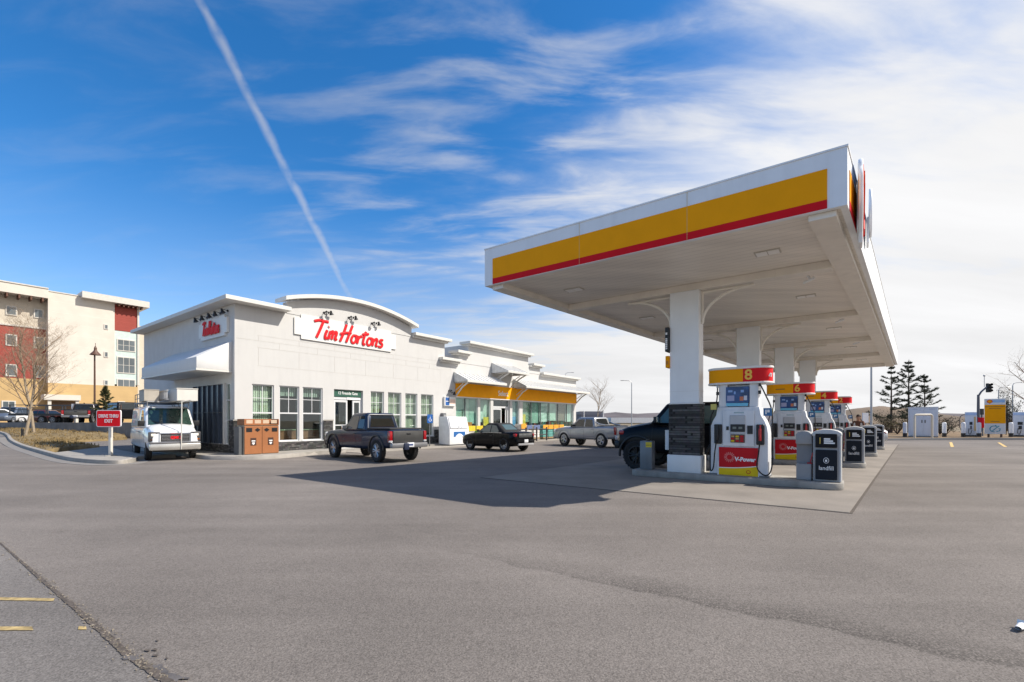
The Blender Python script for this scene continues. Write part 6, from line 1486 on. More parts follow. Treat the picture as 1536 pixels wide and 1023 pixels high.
# ---- ordinary cars used in the distance
def sedan(name, label, loc, rz, paint, tall=0.0, group=None, cat='car'):
    t = thing(name, label, cat, loc, rz, group)
    st_ = [(2.25, .40, .62, .70, .66), (2.15, .28, .68, .78, .80), (1.7, .24, .76, .90 + tall * .4, .87), (.9, .22, .84, .97 + tall * .4, .90), (.6, .22, .88, .94 + tall * .4, .90), (-1.2, .23, .92, .98 + tall * .5, .90), (-1.9, .30, .92, 1.0 + tall * .5, .87), (-2.15, .36, .86, .98 + tall * .5, .8), (-2.25, .44, .8, .92 + tall * .5, .72)]
    ax = (1.36, -1.34); make_body(t, 'body', st_, paint, ax, (.38, .34), .76); add_wheels(t, ax, .79, .33, .22, 'five', alloy)
    rb, rt = (-1.75, -.95) if tall < .1 else (-2.1, -1.75)
    make_cabin(t, paint, 1.0, .25, rt, rb, .94 + tall * .3, 1.44 + tall, .82, .62, [[(.72, 1.0 + tall * .3), (.2, 1.34 + tall), (-.25, 1.36 + tall), (-.25, .99 + tall * .3)], [(-.33, .99 + tall * .3), (-.33, 1.36 + tall), (rt + .05, 1.33 + tall), (rb + .4, 1.0 + tall * .3)]], bev=.06)
    for s in (1, -1): ebox(t, 'headlight', (2.1, s * .66, .68), (.16, .28, .12), lens_clear, .03); ebox(t, 'taillight', (-2.12, s * .66, .84 + tall * .4), (.14, .26, .14), lens_red, .03)
    mirrors(t, .62, .82, 1.02 + tall * .3, paint, .8)
    return t
sedan('parked_car', 'silver car at the farthest pump island, mostly hidden by the bins', tuple(P1 + EB * 20.8 + EA * 1.1), AANG + math.pi, car_paint('paint_pale_silver', (.55, .56, .57), .3, .3))
# ================================================================== left background: exit sign, cars, trailer, trees
ex = thing('exit_sign', 'red drive-thru exit sign on a white post at the island nose', 'sign', tuple(G(166, 684, .135)), R(-2))
E = ex.location; sy = E.y; ppm = FPX / sy
mb = MB(); mb.mm(-.05, .05, -.05, .05, 0, (684 - 641) / ppm); mb.build('post', mat('post_white', (.66, .62, .55), .6, grime=.15), ex, bevel=.006, seg=1)
mb = MB(); mb.cyl((0, 0, 0.001), (0, 0, .04), .2, .17, 14); mb.build('footing', concrete, ex)
zc_ = (684 - 627.8) / ppm; hw, hh = 18.8 / ppm, 12.6 / ppm
def rrect(hw, hh, r_, zc_, k=5):
    return [(sx * (hw - r_) + r_ * math.cos(R(a + 90 * i / k)), zc_ + sz * (hh - r_) + r_ * math.sin(R(a + 90 * i / k))) for sx, sz, a in ((1, 1, 0), (-1, 1, 90), (-1, -1, 180), (1, -1, 270)) for i in range(k + 1)]
mb = MB(); mb.prism(rrect(hw, hh, .07, zc_), 'Y', -.09, -.051); pl = mb.build('sign_plate', text_white, ex)
mb = MB(); mb.prism(rrect(hw - .025, hh - .025, .055, zc_), 'Y', -.094, -.0905); mb.build('sign_field', mat('exit_red', (.92, .012, .022), .6, spec=.15), pl)
mb = MB(); text_mb(mb, 'DRIVE THRU', .175, TR(0, -.096, zc_ + .09), .004, bold=.005, sx=.80); text_mb(mb, 'EXIT', .175, TR(0, -.096, zc_ - .10), .004, bold=.005, sx=.9); mb.build('sign_lettering', text_white, pl)

# bare trees
bark = mat('bark_pale', (.30, .24, .17), .9, var=.2, vs=8, bump=.4); twig = mat('twig_brown', (.30, .22, .15), .9, var=.2)
def bare_tree(name, label, loc, h, spread, seed, depth=5, group=None, tr=.09, lean=0.0, tm=None, wm=None, fork=.30):
    rr = random.Random(seed); t = thing(name, label, 'tree', loc, 0, group)
    trunk = MB(); crown = MB()
    def br(p, d, l, r_, lev):
        k = 4; pts = [p]; rs = [r_]
        for i in range(k):
            d = (d + Vector((rr.gauss(0, .10), rr.gauss(0, .10), rr.gauss(.04, .05)))).normalized(); pts.append(pts[-1] + d * l / k); rs.append(r_ * (1 - .5 * (i + 1) / k))
        (trunk if lev == 0 else crown).tube(pts, r_, 7 if lev < 2 else 4 if lev < 3 else 3, rs=rs)
        if lev >= depth: return
        n = (11 if lev == 0 else 5 if lev == 1 else 4 if lev < 4 else 3)
        for i in range(n):
            f = (fork + (1 - fork) * (i + rr.random()) / n) if lev == 0 else .25 + .75 * (i + rr.random()) / n
            f = min(f, .99); idx = min(int(f * k), k - 1); q = pts[idx].lerp(pts[idx + 1], f * k - idx)
            a = rr.uniform(0, 2 * math.pi); side_ = Vector((math.cos(a), math.sin(a), 0)); up_ = rr.uniform(.25, .95) if lev == 0 else rr.uniform(-.1, .7)
            nd = (side_ * spread + d * .55 + Vector((0, 0, up_))).normalized()
            br(q, nd, l * (rr.uniform(.32, .50) if lev == 0 else rr.uniform(.45, .68)) * (1.15 - f * .45 if lev == 0 else 1), max(rs[idx] * .5, .0035), lev + 1)
    br(Vector((0, 0, -.05)), Vector((lean, 0, 1)), h * .93, tr, 0)
    trunk.build('trunk', tm or bark, t); crown.build('crown', wm or twig, t, ang=180)
    return t
bare_tree('bare_tree', 'bare young tree nearest the kerb, with a black stake at its foot', (AT(38, 655, 34).x, 34, .42), 7.4, .85, 21, tr=.10, group='bare trees on the bank', fork=.22)
bare_tree('bare_tree', 'bare young tree just behind and right of the staked one', (AT(51, 650, 36.5).x, 36.5, .48), 7.8, .8, 34, tr=.10, lean=.02, group='bare trees on the bank', fork=.22)
p = AT(33.5, 654, 33.6)
o = thing('marker_stake', 'short black stake standing at the foot of the tree by the kerb', 'stake', (p.x, p.y, .36)); mb = MB(); mb.cyl((0, 0, 0), (0, 0, .5), .07, .08, 10); mb.build('stake', black, o); mb = MB(); mb.ball((0, 0, .5), .085, 10, 6); mb.build('cap', black, o)
# spruces
spruce_bark = mat('spruce_bark', (.09, .06, .045), .95, var=.2, vs=10)
def spruce(label, loc, h, rbase, seed, dens=1.0, needle=None, group=None, gap=.36, nl=.20, cat='tree', bare_low=.12):
    rr = random.Random(seed); t = thing('spruce_tree', label, cat, loc, rr.uniform(0, 6), group)
    tk = MB(); tk.tube([(0, 0, -.1), (0, 0, h * .5), (0, 0, h * .96)], .1, 8, rs=[h * .018, h * .011, .012]); tk.build('trunk', spruce_bark, t)
    tw = MB(); nd = MB(); z = h * bare_low
    def needles(a, b, n, l):
        d = (b - a)
        for i in range(n):
            q = a + d * ((i + rr.random()) / n); dirn = (d.normalized() * .8 + Vector((rr.gauss(0, .55), rr.gauss(0, .55), rr.gauss(.15, .4)))).normalized()
            w_ = dirn.cross(Vector((rr.gauss(0, 1), rr.gauss(0, 1), rr.gauss(0, 1)))).normalized() * l * .13
            nd.add([q - w_, q + w_, q + dirn * l], [(0, 1, 2)])
    while z < h * .97:
        f = 1 - (z / h); rad = rbase * (f ** .85) * rr.uniform(.85, 1.12); n = rr.randint(4, 6) if f > .2 else 4; a0 = rr.uniform(0, 6.28)
        for i in range(n):
            if f > .15 and rr.random() < .16: continue
            a = a0 + 2 * math.pi * i / n + rr.gauss(0, .18); ln = rad * rr.uniform(.42, 1.25); s_ = Vector((math.cos(a), math.sin(a), 0))
            pts = [Vector((0, 0, z))]; el = .10 + .55 * (1 - f) + rr.gauss(0, .06)
            for k in range(1, 5):
                u = k / 4; pts.append(Vector((0, 0, z + rr.gauss(0, .02))) + s_ * ln * u + Vector((0, 0, ln * (el * u + .22 * u * u - .12 * u))))
            tw.tube(pts, .012, 3, rs=[.02 * f + .008, .014 * f + .006, .010, .008, .004])
            for k in range(4):
                A, B = pts[k], pts[k + 1]; lw = (B - A).length
                needles(A, B, int((7 + 16 * (k > 0)) * dens * (lw / .35 + .4)), nl)
                if k >= 1:
                    for sd in (-1, 1):
                        for rep in range(2):
                            q0 = A.lerp(B, rr.uniform(.2, .9)); side2 = Vector((-s_.y, s_.x, 0)) * sd; q1 = q0 + (s_ * .8 + side2 * .8 + Vector((0, 0, .15))) * ln * (.24 - .035 * k)
                            tw.tube([q0, q1], .005, 3); needles(q0, q1, int(13 * dens), nl)
        z += gap * (.5 + .6 * f) * rr.uniform(.8, 1.2)
    needles(Vector((0, 0, h * .93)), Vector((0, 0, h)), int(26 * dens), nl)
    tw.build('branches', spruce_bark, t, ang=180); nd.build('crown', needle, t, ang=180, recalc=False)
    return t
nd_green = mat('needles_dark_green', (.052, .064, .036), .9, var=.35, vs=2.5); nd_olive = mat('needles_olive', (.075, .082, .03), .9, var=.35, vs=2.5)
spruce('small yellowish spruce behind the red exit sign', (AT(158, 640, 37).x, 37, 1.2), 3.1, .95, 5, .9, nd_olive, gap=.26, nl=.13)
for px, dpt, pt, sd, w_, lb in ((1337, 52, 549, 1, 2.5, 'left spruce of the three sparse ones behind the white cabinet'), (1363, 54, 541, 2, 2.7, 'middle and tallest spruce of the three sparse ones behind the white cabinet'), (1387, 53, 562, 3, 2.4, 'right and shortest spruce of the three sparse ones behind the white cabinet')):
    hh_ = EYE + (HY - pt) / FPX * dpt; spruce(lb, (AT(px, 640, dpt).x, dpt, 0), hh_, w_ * 1.12, sd, .62, nd_green, 'sparse spruces by the charging bay', gap=.86, nl=.22, bare_low=.10)

# hotel street lamp
p = AT(142, 640, 42)
o = thing('street_lamp', 'slim brown street lamp with a conical hood before the cream hotel wall', 'street lamp', (p.x, 42, 1.24)); ht = AT(142, 527, 42).z - 1.24
brn = mat('lamp_brown', (.10, .05, .03), .5)
mb = MB(); mb.cyl((0, 0, 0), (0, 0, ht), .085, .06, 10); mb.build('pole', brn, o)
mb = MB(); mb.lathe([(.42, -.35), (.36, -.25), (.15, .0), (.10, .18), (.12, .25), (.02, .5), (.02, .75)], (.16, -.1, ht), 'Z', 14); mb.tube([(0, 0, ht - .5), (.10, -.05, ht - .3), (.16, -.1, ht)], .04, 6); mb.build('lamp_hood', brn, o)

# parked cars on the hotel level, flatbed trailer, pickups
def lotp(px, d): return (AT(px, 600, d).x, d, 1.245)
sedan('parked_car', 'white and red car at the far left edge of the hotel car park', lotp(0, 47), R(60), car_paint('paint_white_car', (.6, .6, .6), 0, .3))
sedan('parked_car', 'blue grey crossover parked left of the bare trees', lotp(17, 48), R(-70), car_paint('paint_blue_grey', (.13, .16, .21), .4, .3), .25)
ftb = thing('flatbed_trailer', 'long black flatbed trailer parked beyond the bare trees', 'trailer', lotp(84, 46), R(4))
mb = MB(); mb.mm(-3.4, 3.0, -1.1, 1.1, .75, .95); mb.build('deck', black, ftb); mb = MB()
for x in (-3.3, -1.7, 0, 1.5, 2.9): mb.mm(x - .04, x + .04, -1.1, -1.02, .951, 1.75); mb.mm(x - .04, x + .04, 1.02, 1.1, .951, 1.75)
mb.mm(-3.4, 3.0, -1.1, -1.04, 1.751, 1.82); mb.mm(-3.4, 3.0, 1.04, 1.1, 1.751, 1.82); mb.mm(-3.4, 3.0, -1.095, -1.045, 1.30, 1.36); mb.build('side_rail', mat('trailer_rail', (.06, .06, .065), .5), ftb)
add_wheels(ftb, (-.5, .5), .9, .36, .24, 'five', mat('steel_wheel', (.33, .33, .33), .4))
mb = MB(); mb.tube([(3.0, 0, .8), (4.2, 0, .6)], .06, 6); mb.build('drawbar', black, ftb)
tk2 = pickup('dark pickup seen from behind with red tail lamps beyond the low wall', lotp(130, 42), R(118), car_paint('paint_dark_red_black', (.03, .022, .024), .3), 'grey')
pickup('black pickup parked half hidden behind the red exit sign', lotp(176, 44), R(150), car_paint('paint_black', (.008, .0085, .010), .2, .25), 'black')
sedan('parked_car', 'dark red car behind the trailer rails under the hotel canopy', lotp(64, 52), R(175), car_paint('paint_maroon', (.12, .02, .02), .3))
o = thing('notice_board', 'white notice board standing beside the trailer', 'sign', (*lotp(112, 44)[:2], 1.245)); mb = MB(); mb.mm(-.03, .03, -.03, .03, 0, 1.5); mb.build('post', grey_steel, o); mb = MB(); mb.mm(-.26, .26, -.06, -.031, 1.32, 1.86); mb.build('board', text_white, o)
fn = thing('railing', 'brown horizontal railing in front of the parked pickups', 'railing', (*lotp(118, 43.0)[:2], 1.245), R(-14)); mb = MB()
for z in (1.62,): mb.mm(0, 5.2, -.03, .03, z, z + .09)
mb.build('rail', brn, fn); mb = MB()
for x in (0.04, 1.75, 3.45, 5.16): mb.mm(x - .03, x + .03, -.025, .025, 0, 1.619)
mb.build('railing_post', brn, fn)
# ================================================================== shop front clutter
rb_ = thing('recycling_bin', 'brown twin recycling station on the walkway corner', 'recycling bin', tuple(loc2(.52, .95)[:2]) + (ZS,), SANG)
brown = mat('bin_brown', (.33, .125, .045), .55, var=.06, grime=.1); tan = mat('bin_tan', (.42, .34, .24), .6, grime=.1); dkb = mat('bin_dark_brown', (.06, .025, .015), .6)
bw, bd = 1.36, .62
mb = MB(); mb.mm(-bw / 2, bw / 2, -bd / 2 + .03, bd / 2, 0, 1.17); mb.build('case', tan, rb_, bevel=.01, seg=1)
for s in (-1, 1):
    x0, x1 = (-bw / 2 + .01, -.008) if s < 0 else (.008, bw / 2 - .01)
    mb = MB(); mb.mm(x0, x1, -bd / 2, -bd / 2 + .029, .02, 1.13); dr = mb.build('door', brown, rb_, bevel=.006, seg=1)
    c = (x0 + x1) / 2
    mb = MB()
    for k, sh_ in ((-1, 0), (1, 1)):
        cx_ = c + k * .16
        if (s > 0) == (k > 0): mb.mm(cx_ - .11, cx_ + .11, -bd / 2 - .008, -bd / 2 - .001, .90, 1.06)
        else: mb.prism([(cx_ - .11, .98), (cx_, .90), (cx_ + .11, .98), (cx_, 1.06)], 'Y', -bd / 2 - .008, -bd / 2 - .001)
    mb.build('chute', black, dr)
    mb = MB(); mb.mm(c - .11, c + .11, -bd / 2 - .007, -bd / 2 - .001, .36, .66); pn2 = mb.build('door_label', dkb, dr)
    mb = MB(); mb.mm(c - .07, c + .07, -bd / 2 - .010, -bd / 2 - .0075, .52, .56); mb.prism([(c - .06, .44), (c + .06, .44), (c, .38)], 'Y', -bd / 2 - .010, -bd / 2 - .0075); mb.mm(c - .05, c + .05, -bd / 2 - .010, -bd / 2 - .0075, .445, .48); mb.build('label_mark', text_white, pn2)
mb = MB(); mb.mm(-bw / 2, bw / 2, -bd / 2, bd / 2, 1.171, 1.20); mb.mm(-bw / 2, bw / 2, bd / 2 - .05, bd / 2, 1.2005, 1.42); mb.mm(-bw / 2 + .0, -bw / 2 + .03, -bd / 2, bd / 2 - .051, 1.2005, 1.42); mb.mm(bw / 2 - .03, bw / 2, -bd / 2, bd / 2 - .051, 1.2005, 1.42)
mb.build('tray_rack', brown, rb_)
mb = MB()
for k in range(4):
    x = -bw / 2 + .2 + k * .32; mb.mm(x - .12, x + .12, -bd / 2 + .01, -bd / 2 + .03, 1.24, 1.38)
mb.build('rack_label', mat('label_cream', (.55, .42, .30), .6), rb_)
mb = MB(); mb.mm(-bw / 2 - .16, -bw / 2 - .005, -.2, .24, .0, 1.1); mb.build('side_locker', mat('locker_grey', (.10, .105, .11), .5), rb_, bevel=.01, seg=1)
p = G(406.5, 677, ZS)
bk = thing('bucket', 'small white pail with a green mark beside the brown recycling station', 'bucket', (p.x, p.y, ZS), .3)
mb = MB(); mb.lathe([(.001, .0), (.13, .0), (.16, .42), (.175, .43), (.175, .46), (.15, .46), (.148, .05), (.001, .04)], (0, 0, 0), 'Z', 18); mb.build('pail', plate_white, bk)
mb = MB(); mb.box((0, -.155, .2), (.12, .02, .16)); mb.build('pail_mark', mat('mark_green', (.25, .5, .42), .5), bk)
# disabled bay sign, bollard with rail
ds = thing('parking_sign', 'blue accessible parking sign in front of the last coffee shop window', 'sign', tuple(loc2(F.t(631), .75)[:2]) + (0.02,), SANG + R(-8))
mb = MB(); mb.cyl((0, 0, 0), (0, 0, 1.72), .03, n=8); mb.build('post', grey_steel, ds); mb = MB(); mb.mm(-.19, .19, -.05, -.031, 1.34, 1.84); pl = mb.build('sign_plate', mat('access_blue', (.01, .10, .36), .4), ds, bevel=.003, seg=1)
mb = MB(); mb.tube([(.03, -.053, 1.76), (.035, -.053, 1.755)], .022, 8, flat=((0, 1, 0), .2)); mb.tube([(.02, -.053, 1.71), (.0, -.053, 1.58), (.08, -.053, 1.57), (.11, -.053, 1.46)], .015, 6, flat=((0, 1, 0), .2)); mb.tube([(-.0 + .085 * math.cos(R(a)), -.053, 1.53 + .085 * math.sin(R(a))) for a in range(130, 350, 20)], .012, 6, flat=((0, 1, 0), .2)); mb.build('wheelchair_symbol', text_white, pl)
p = G(655, 666.5)
bl = thing('bollard', 'black steel bollard with side rails left of the white ice freezer', 'bollard', (p.x, p.y, 0.02), SANG)
mb = MB(); mb.cyl((0, 0, 0), (0, 0, 1.02), .075, n=14); mb.build('post', black, bl); mb = MB(); mb.lathe([(.085, 1.0), (.09, 1.04), (.06, 1.08), (.075, 1.12), (.001, 1.17)], (0, 0, 0), 'Z', 14); mb.build('cap', black, bl); mb = MB(); mb.tube([(0, .0, .68), (-1.3, .0, .68)], .03, 6); mb.tube([(0, 0, .38), (-1.3, 0, .38)], .03, 6); mb.build('rail', black, bl)
# ice freezer
p = loc2((F.t(667, 1.0) + F.t(696, 1.0)) / 2, .95)
fz_ = thing('ice_freezer', 'white slant-front ice freezer with a blue arc emblem beside the convertible', 'freezer', (p.x, p.y, .021), SANG)
fw = mat('freezer_white', (.78, .79, .80), .35, grime=.06)
mb = MB(); mb.prism([(-.46, .06), (-.46, .98), (-.24, 1.72), (.46, 1.72), (.46, .06)], 'X', -.84, .84); 
fo = mb.build('body', fw, fz_, bevel=.02, seg=2)
for s in (-1, 1):
    mb = MB(); x0, x1 = (-.78, -.02) if s < 0 else (.02, .78)
    a = Vector((0, -.46 - .004, 1.02)); b_ = Vector((0, -.265, 1.67)); nrm = Vector((0, -(b_.z - a.z), (b_.y - a.y))).normalized()
    vs = [Vector((x, q.y, q.z)) + nrm * h for h in (0, .04) for x, q in ((x0, a), (x1, a), (x1, b_), (x0, b_))]
    mb.add(vs, [(3, 2, 1, 0), (4, 5, 6, 7), (0, 1, 5, 4), (1, 2, 6, 5), (2, 3, 7, 6), (3, 0, 4, 7)]); dr = mb.build('door', fw, fz_, bevel=.01, seg=1)
    mb = MB(); q = a.lerp(b_, .12) + nrm * .055; mb.box((s * .12, q.y, q.z), (.04, .03, .16), rx=R(-16)); mb.build('handle', chrome, dr)
mb = MB(); mb.mm(-.50, .50, -.468, -.4605, .50, .82); bp_ = mb.build('emblem_panel', mat('emblem_blue', (.02, .13, .38), .4), fz_)
mb = MB(); n_ = 12; arc = [(-.38 + .76 * k / n_, .505 + .20 * math.sin(math.pi * k / n_)) for k in range(n_ + 1)]; mb.prism(arc, 'Y', -.472, -.4685); mb.build('emblem_arc', text_white, bp_)
mb = MB(); mb.mm(-.80, .80, -.42, .42, .0, .059); mb.build('base', grey_steel, fz_)
p2 = loc2(F.t(663), .12)
o = thing('electric_box', 'grey meter box on the wall above the ice freezer', 'box', (p2.x, p2.y, 1.55), SANG); mb = MB(); mb.mm(-.14, .14, -.12, .118, 0, .42); mb.build('meter_case', grey_steel, o, bevel=.015, seg=1); mb = MB(); mb.mm(-.08, .08, -.13, -.121, .15, .32); mb.build('meter_face', galv, o)
# goods outside the store: pallets of bags, propane lockers, wood bundles
def pallet(px, lab, c1, c2, ht=1.05, w_=.62):
    p = loc2(F.t(px, .55), .55); t = thing('goods_stack', lab, 'goods stack', (p.x, p.y, .101), SANG)
    mb = MB(); mb.mm(-w_ / 2, w_ / 2, -.35, .3, 0, .10); mb.build('pallet', mat('pallet_wood', (.28, .19, .10), .9), t)
    k = 5; mb = MB(); r2 = random.Random(px)
    for i in range(k): z0 = .102 + (ht - .10) * i / k; mb.mm(-w_ / 2 + r2.uniform(0, .03), w_ / 2 - r2.uniform(0, .03), -.34 + r2.uniform(0, .03), .28, z0, z0 + (ht - .10) / k - .006)
    st2 = mb.build('bags', c1, t, bevel=.03, seg=2)
    mb = MB(); mb.mm(-w_ / 2 - .005, w_ / 2 + .005, -.36, -.345, ht * .70, ht + .02); mb.build('header_card', c2, t)
gn = mat('goods_bag_green', (.06, .36, .08), .5, var=.2, vs=8); yl = mat('goods_card_yellow', (.75, .50, .03), .5, var=.15, vs=6); wt_ = mat('goods_bag_white', (.62, .60, .56), .6, var=.2, vs=6); orr = mat('goods_card_orange', (.75, .33, .03), .5, var=.12, vs=5); tl_ = mat('goods_bag_teal', (.10, .30, .27), .5, var=.3, vs=9); bl_ = mat('goods_card_blue', (.12, .16, .30), .5, var=.3, vs=9)
pallet(702, 'green and white bag stack under a yellow card, beside the freezer', wt_, yl)
pallet(713.5, 'green bag stack under a yellow card, half behind the convertible roof', gn, yl)
pallet(726, 'green goods stack nearest the store door', gn, yl, .95)
pallet(780, 'white goods stack under a single orange card right of the door', wt_, orr, 1.15)
pallet(789, 'pale goods stack under a blue card', wt_, bl_, 1.05)
pallet(800, 'white goods stack under a blue printed card', wt_, bl_, 1.05, .8)
for k, px in enumerate((813, 821, 829, 837)): pallet(px, 'teal bundle stack with an orange card, %s of four in the row' % ('first', 'second', 'third', 'last')[k], tl_, orr, 1.05, .72)
# rail guards
for k, (px, lb) in enumerate(((789, 'dark steel guard rail left of the others before the store glass'), (805, 'dark steel guard rail in the middle before the store glass'), (820, 'dark steel guard rail nearest the silver pickup'))):
    p = loc2(F.t(px, 1.9), 1.9); t = thing('guard_rail', lb, 'guard rail', (p.x, p.y, .02), SANG, 'guard rails before the store')
    mb = MB(); mb.cyl((0, 0, 0), (0, 0, 1.0), .06, n=10); mb.build('post', mat('rail_dark', (.05, .04, .04), .5), t); mb = MB(); mb.tube([(0, 0, .86), (-.95, 0, .86)], .045, 6); mb.tube([(0, 0, .45), (-.95, 0, .45)], .04, 6); mb.build('rail', MATS['rail_dark'], t)

# ================================================================== middle and right background
bare_tree('bare_tree', 'thin bare tree beyond the end of the store', (AT(896, 640, 75).x, 75, 0), AT(896, 575, 75).z, .8, 8, depth=4, tr=.10)
for lb, px, pt, pb_, dpt, arm in (('tall grey street lamp right of the far bare tree', 947.5, 571, 640, 85, -1), ('faint street lamp above the end of the store roof', 848, 559, 640, 110, 1), ('tall thin lamp mast beyond the right end of the canopy', 1307, 500, 640, 46, 1), ('grey cobra-head street lamp nearest the right edge', 1519, 574, 655, 75, 1), ('grey cobra-head street lamp above the yellow charging sign', 1498, 581, 655, 80, 1)):
    x = AT(px, 600, dpt).x; hh_ = AT(px, pt, dpt).z
    t = thing('street_lamp', lb, 'street lamp', (x, dpt, 0)); mb = MB(); mb.cyl((0, 0, 0), (0, 0, hh_ - .5), .11, .07, 8); mb.build('pole', galv, t)
    mb = MB(); mb.tube([(0, 0, hh_ - .5), (arm * .15, 0, hh_ - .15), (arm * .6, 0, hh_), (arm * 1.6, 0, hh_ + .05)], .05, 6); mb.build('arm', galv, t)
    mb = MB(); mb.box((arm * 1.75, 0, hh_ + .03), (.6, .22, .12)); mb.build('lamp_head', galv, t, bevel=.03, seg=1)
wh = thing('warehouse', 'long low pale warehouse on the horizon beyond the pickups', 'warehouse', (AT(960, 630, 220).x, 220, 0), 0)
for nm, m, a, b_, z0, z1 in (('wall', mat('warehouse_tan', (.50, .42, .28), .7, var=.2, vs=.3), 918, 1010, 634.5, 640), ('roof', mat('warehouse_white', (.72, .72, .72), .5), 916, 1012, 626.5, 634.4), ('blue_bay', mat('warehouse_blue', (.35, .48, .58), .5), 905, 919.8, 627, 633)):
    o_ = wh.location; q0, q1 = AT(a, z1, 220), AT(b_, z0, 220); mb = MB(); mb.mm(q0.x - o_.x, q1.x - o_.x, 0 if nm != 'roof' else -.5, 14, max(q0.z, -.05), q1.z); mb.build(nm, m, wh)
wh = thing('warehouse', 'dark low industrial shed left of the pale warehouse', 'warehouse', (AT(885, 630, 240).x, 240, 0), 0)
for nm, m, a, b_, z0, z1 in (('wall', mat('shed_slate', (.13, .13, .16), .7), 872, 904, 622, 640), ('roof', mat('shed_roof', (.17, .17, .20), .6), 870, 906, 617, 621.9)):
    o_ = wh.location; q0, q1 = AT(a, z1, 240), AT(b_, z0, 240); mb = MB(); mb.mm(q0.x - o_.x, q1.x - o_.x, 0, 20, max(q0.z, -.05), q1.z); mb.build(nm, m, wh)
for px, h0, lb in ((876, 617, 'white pole left of the far bare tree'), (905, 615, 'white pole right of the far bare tree')):
    t = thing('flag_pole', lb, 'pole', (AT(px, 630, 70).x, 70, 0)); mb = MB(); mb.cyl((0, 0, 0), (0, 0, AT(px, h0, 70).z), .06, n=8); mb.build('pole', white_metal, t); mb = MB(); mb.ball((0, 0, AT(px, h0, 70).z), .09, 8, 6); mb.build('finial', white_metal, t)
# right edge: kerbed verge
kl = [G(1330, 661), G(1375, 660.5), G(1440, 660), G(1500, 660), G(1570, 660), G(1700, 660)]
kl2 = smooth_line(kl, 4)
sweep('kerb', kl2, [(0, -.02), (.03, .15), (.18, .16), (.181, .05)], mat('kerb_dark', (.12, .12, .125), .9), inward=1)
verge = [(p.x, p.y + .15) for p in kl2] + [(kl2[-1].x + 30, 110), (20, 110), (kl2[0].x - 3, 60)]
poly_sheet('verge', mat('verge_grass', (.19, .125, .065), .95, var=.35, vs=.6, bump=.5, bs=8), [Vector((a, b_, 0)) for a, b_ in verge], .12, thick=.1)
# white cabinet with guard hoop
def rb(px0, px1, py0, py1, d): a, b_ = AT(px0, py1, d), AT(px1, py0, d); return a.x, b_.x, a.z, b_.z
d = 38.4
x0, x1, z0, z1 = rb(1364.5, 1406, 611.5, 655, d)
cbw = mat('cabinet_white', (.66, .69, .74), .45, var=.03, grime=.08)
th_c = -math.atan2((x0 + x1) / 2, d) * .92; ct = thing('power_cabinet', 'large white double-door power cabinet in front of the spruces', 'cabinet', ((x0 + x1) / 2, d, .16), th_c); hw_ = (x1 - x0) / 2 * math.cos(th_c)
mb = MB(); mb.mm(-hw_, hw_, 0, 1.6, .05, z1 - .16); mb.build('case', cbw, ct, bevel=.015, seg=1); mb = MB(); mb.mm(-hw_ - .03, hw_ + .03, -.03, 1.63, z1 - .159, z1 - .10); mb.build('roof', cbw, ct)
for s in (-1, 1): mb = MB(); mb.mm(min(s * .01, s * (hw_ - .04)), max(s * .01, s * (hw_ - .04)), -.02, -.001, .12, z1 - .28); dr = mb.build('door', cbw, ct, bevel=.006, seg=1); mb = MB(); mb.mm(min(s * .06, s * .14), max(s * .06, s * .14), -.03, -.0205, 1.15, 1.40); mb.build('handle', grey_steel, dr)
mb = MB(); mb.mm(-hw_ + .2, -.35, -.028, -.0205, 2.28, 2.31); mb.mm(.35, hw_ - .2, -.028, -.0205, 2.28, 2.31); mb.build('door_print', mat('print_blue', (.4, .45, .6), .5), ct)
mb = MB(); mb.mm(-hw_, hw_, 0.0, 1.6, -.06, .049); mb.build('plinth', concrete, ct)
hp_m = mat('hoop_cream', (.70, .62, .48), .5, grime=.1)
q = AT(1372, 660, 36.8), AT(1398, 660, 36.8)
hoop = thing('guard_hoop', 'cream steel guard hoop in front of the white cabinet', 'guard rail', (q[0].x, 36.8, 0.0)); mb = MB(); wd = q[1].x - q[0].x; hz_ = AT(1372, 622, 36.8).z
mb.tube([(0, 0, 0), (0, 0, hz_ - .12), (.04, 0, hz_ - .03), (.14, 0, hz_), (wd - .14, 0, hz_), (wd - .04, 0, hz_ - .03), (wd, 0, hz_ - .12), (wd, 0, 0)], .075, 8); mb.build('hoop', hp_m, hoop)
poly_sheet('cabinet_kerb', kerb_m, [Vector((q[0].x - 1.5, 36.2, 0)), Vector((q[1].x + .9, 36.2, 0)), Vector((q[1].x + .9, 38.0, 0)), Vector((q[0].x - 1.5, 38.0, 0))], .1, thick=.12)
for k, (px, lb) in enumerate(((1357.5, 'short white bollard left of the white cabinet'), (1416.5, 'short white bollard right of the white cabinet'), (1445, 'short white bollard left of the left charging unit'), (1468.5, 'short white bollard right of the left charging unit'), (1516.5, 'short white bollard left of the charger at the right edge'))):
    x = AT(px, 640, 38.2).x; t = thing('bollard', lb, 'bollard', (x, 38.2, .15), 0, 'white bollards along the charging bays'); mb = MB(); mb.cyl((0, 0, .32), (0, 0, 1.15), .14, n=14); mb.ball((0, 0, 1.15), (.14, .14, .06), 14, 4); mb.build('sleeve', cbw, t); mb = MB(); mb.cyl((0, 0, 0), (0, 0, .319), .15, n=14); mb.build('base', black, t)
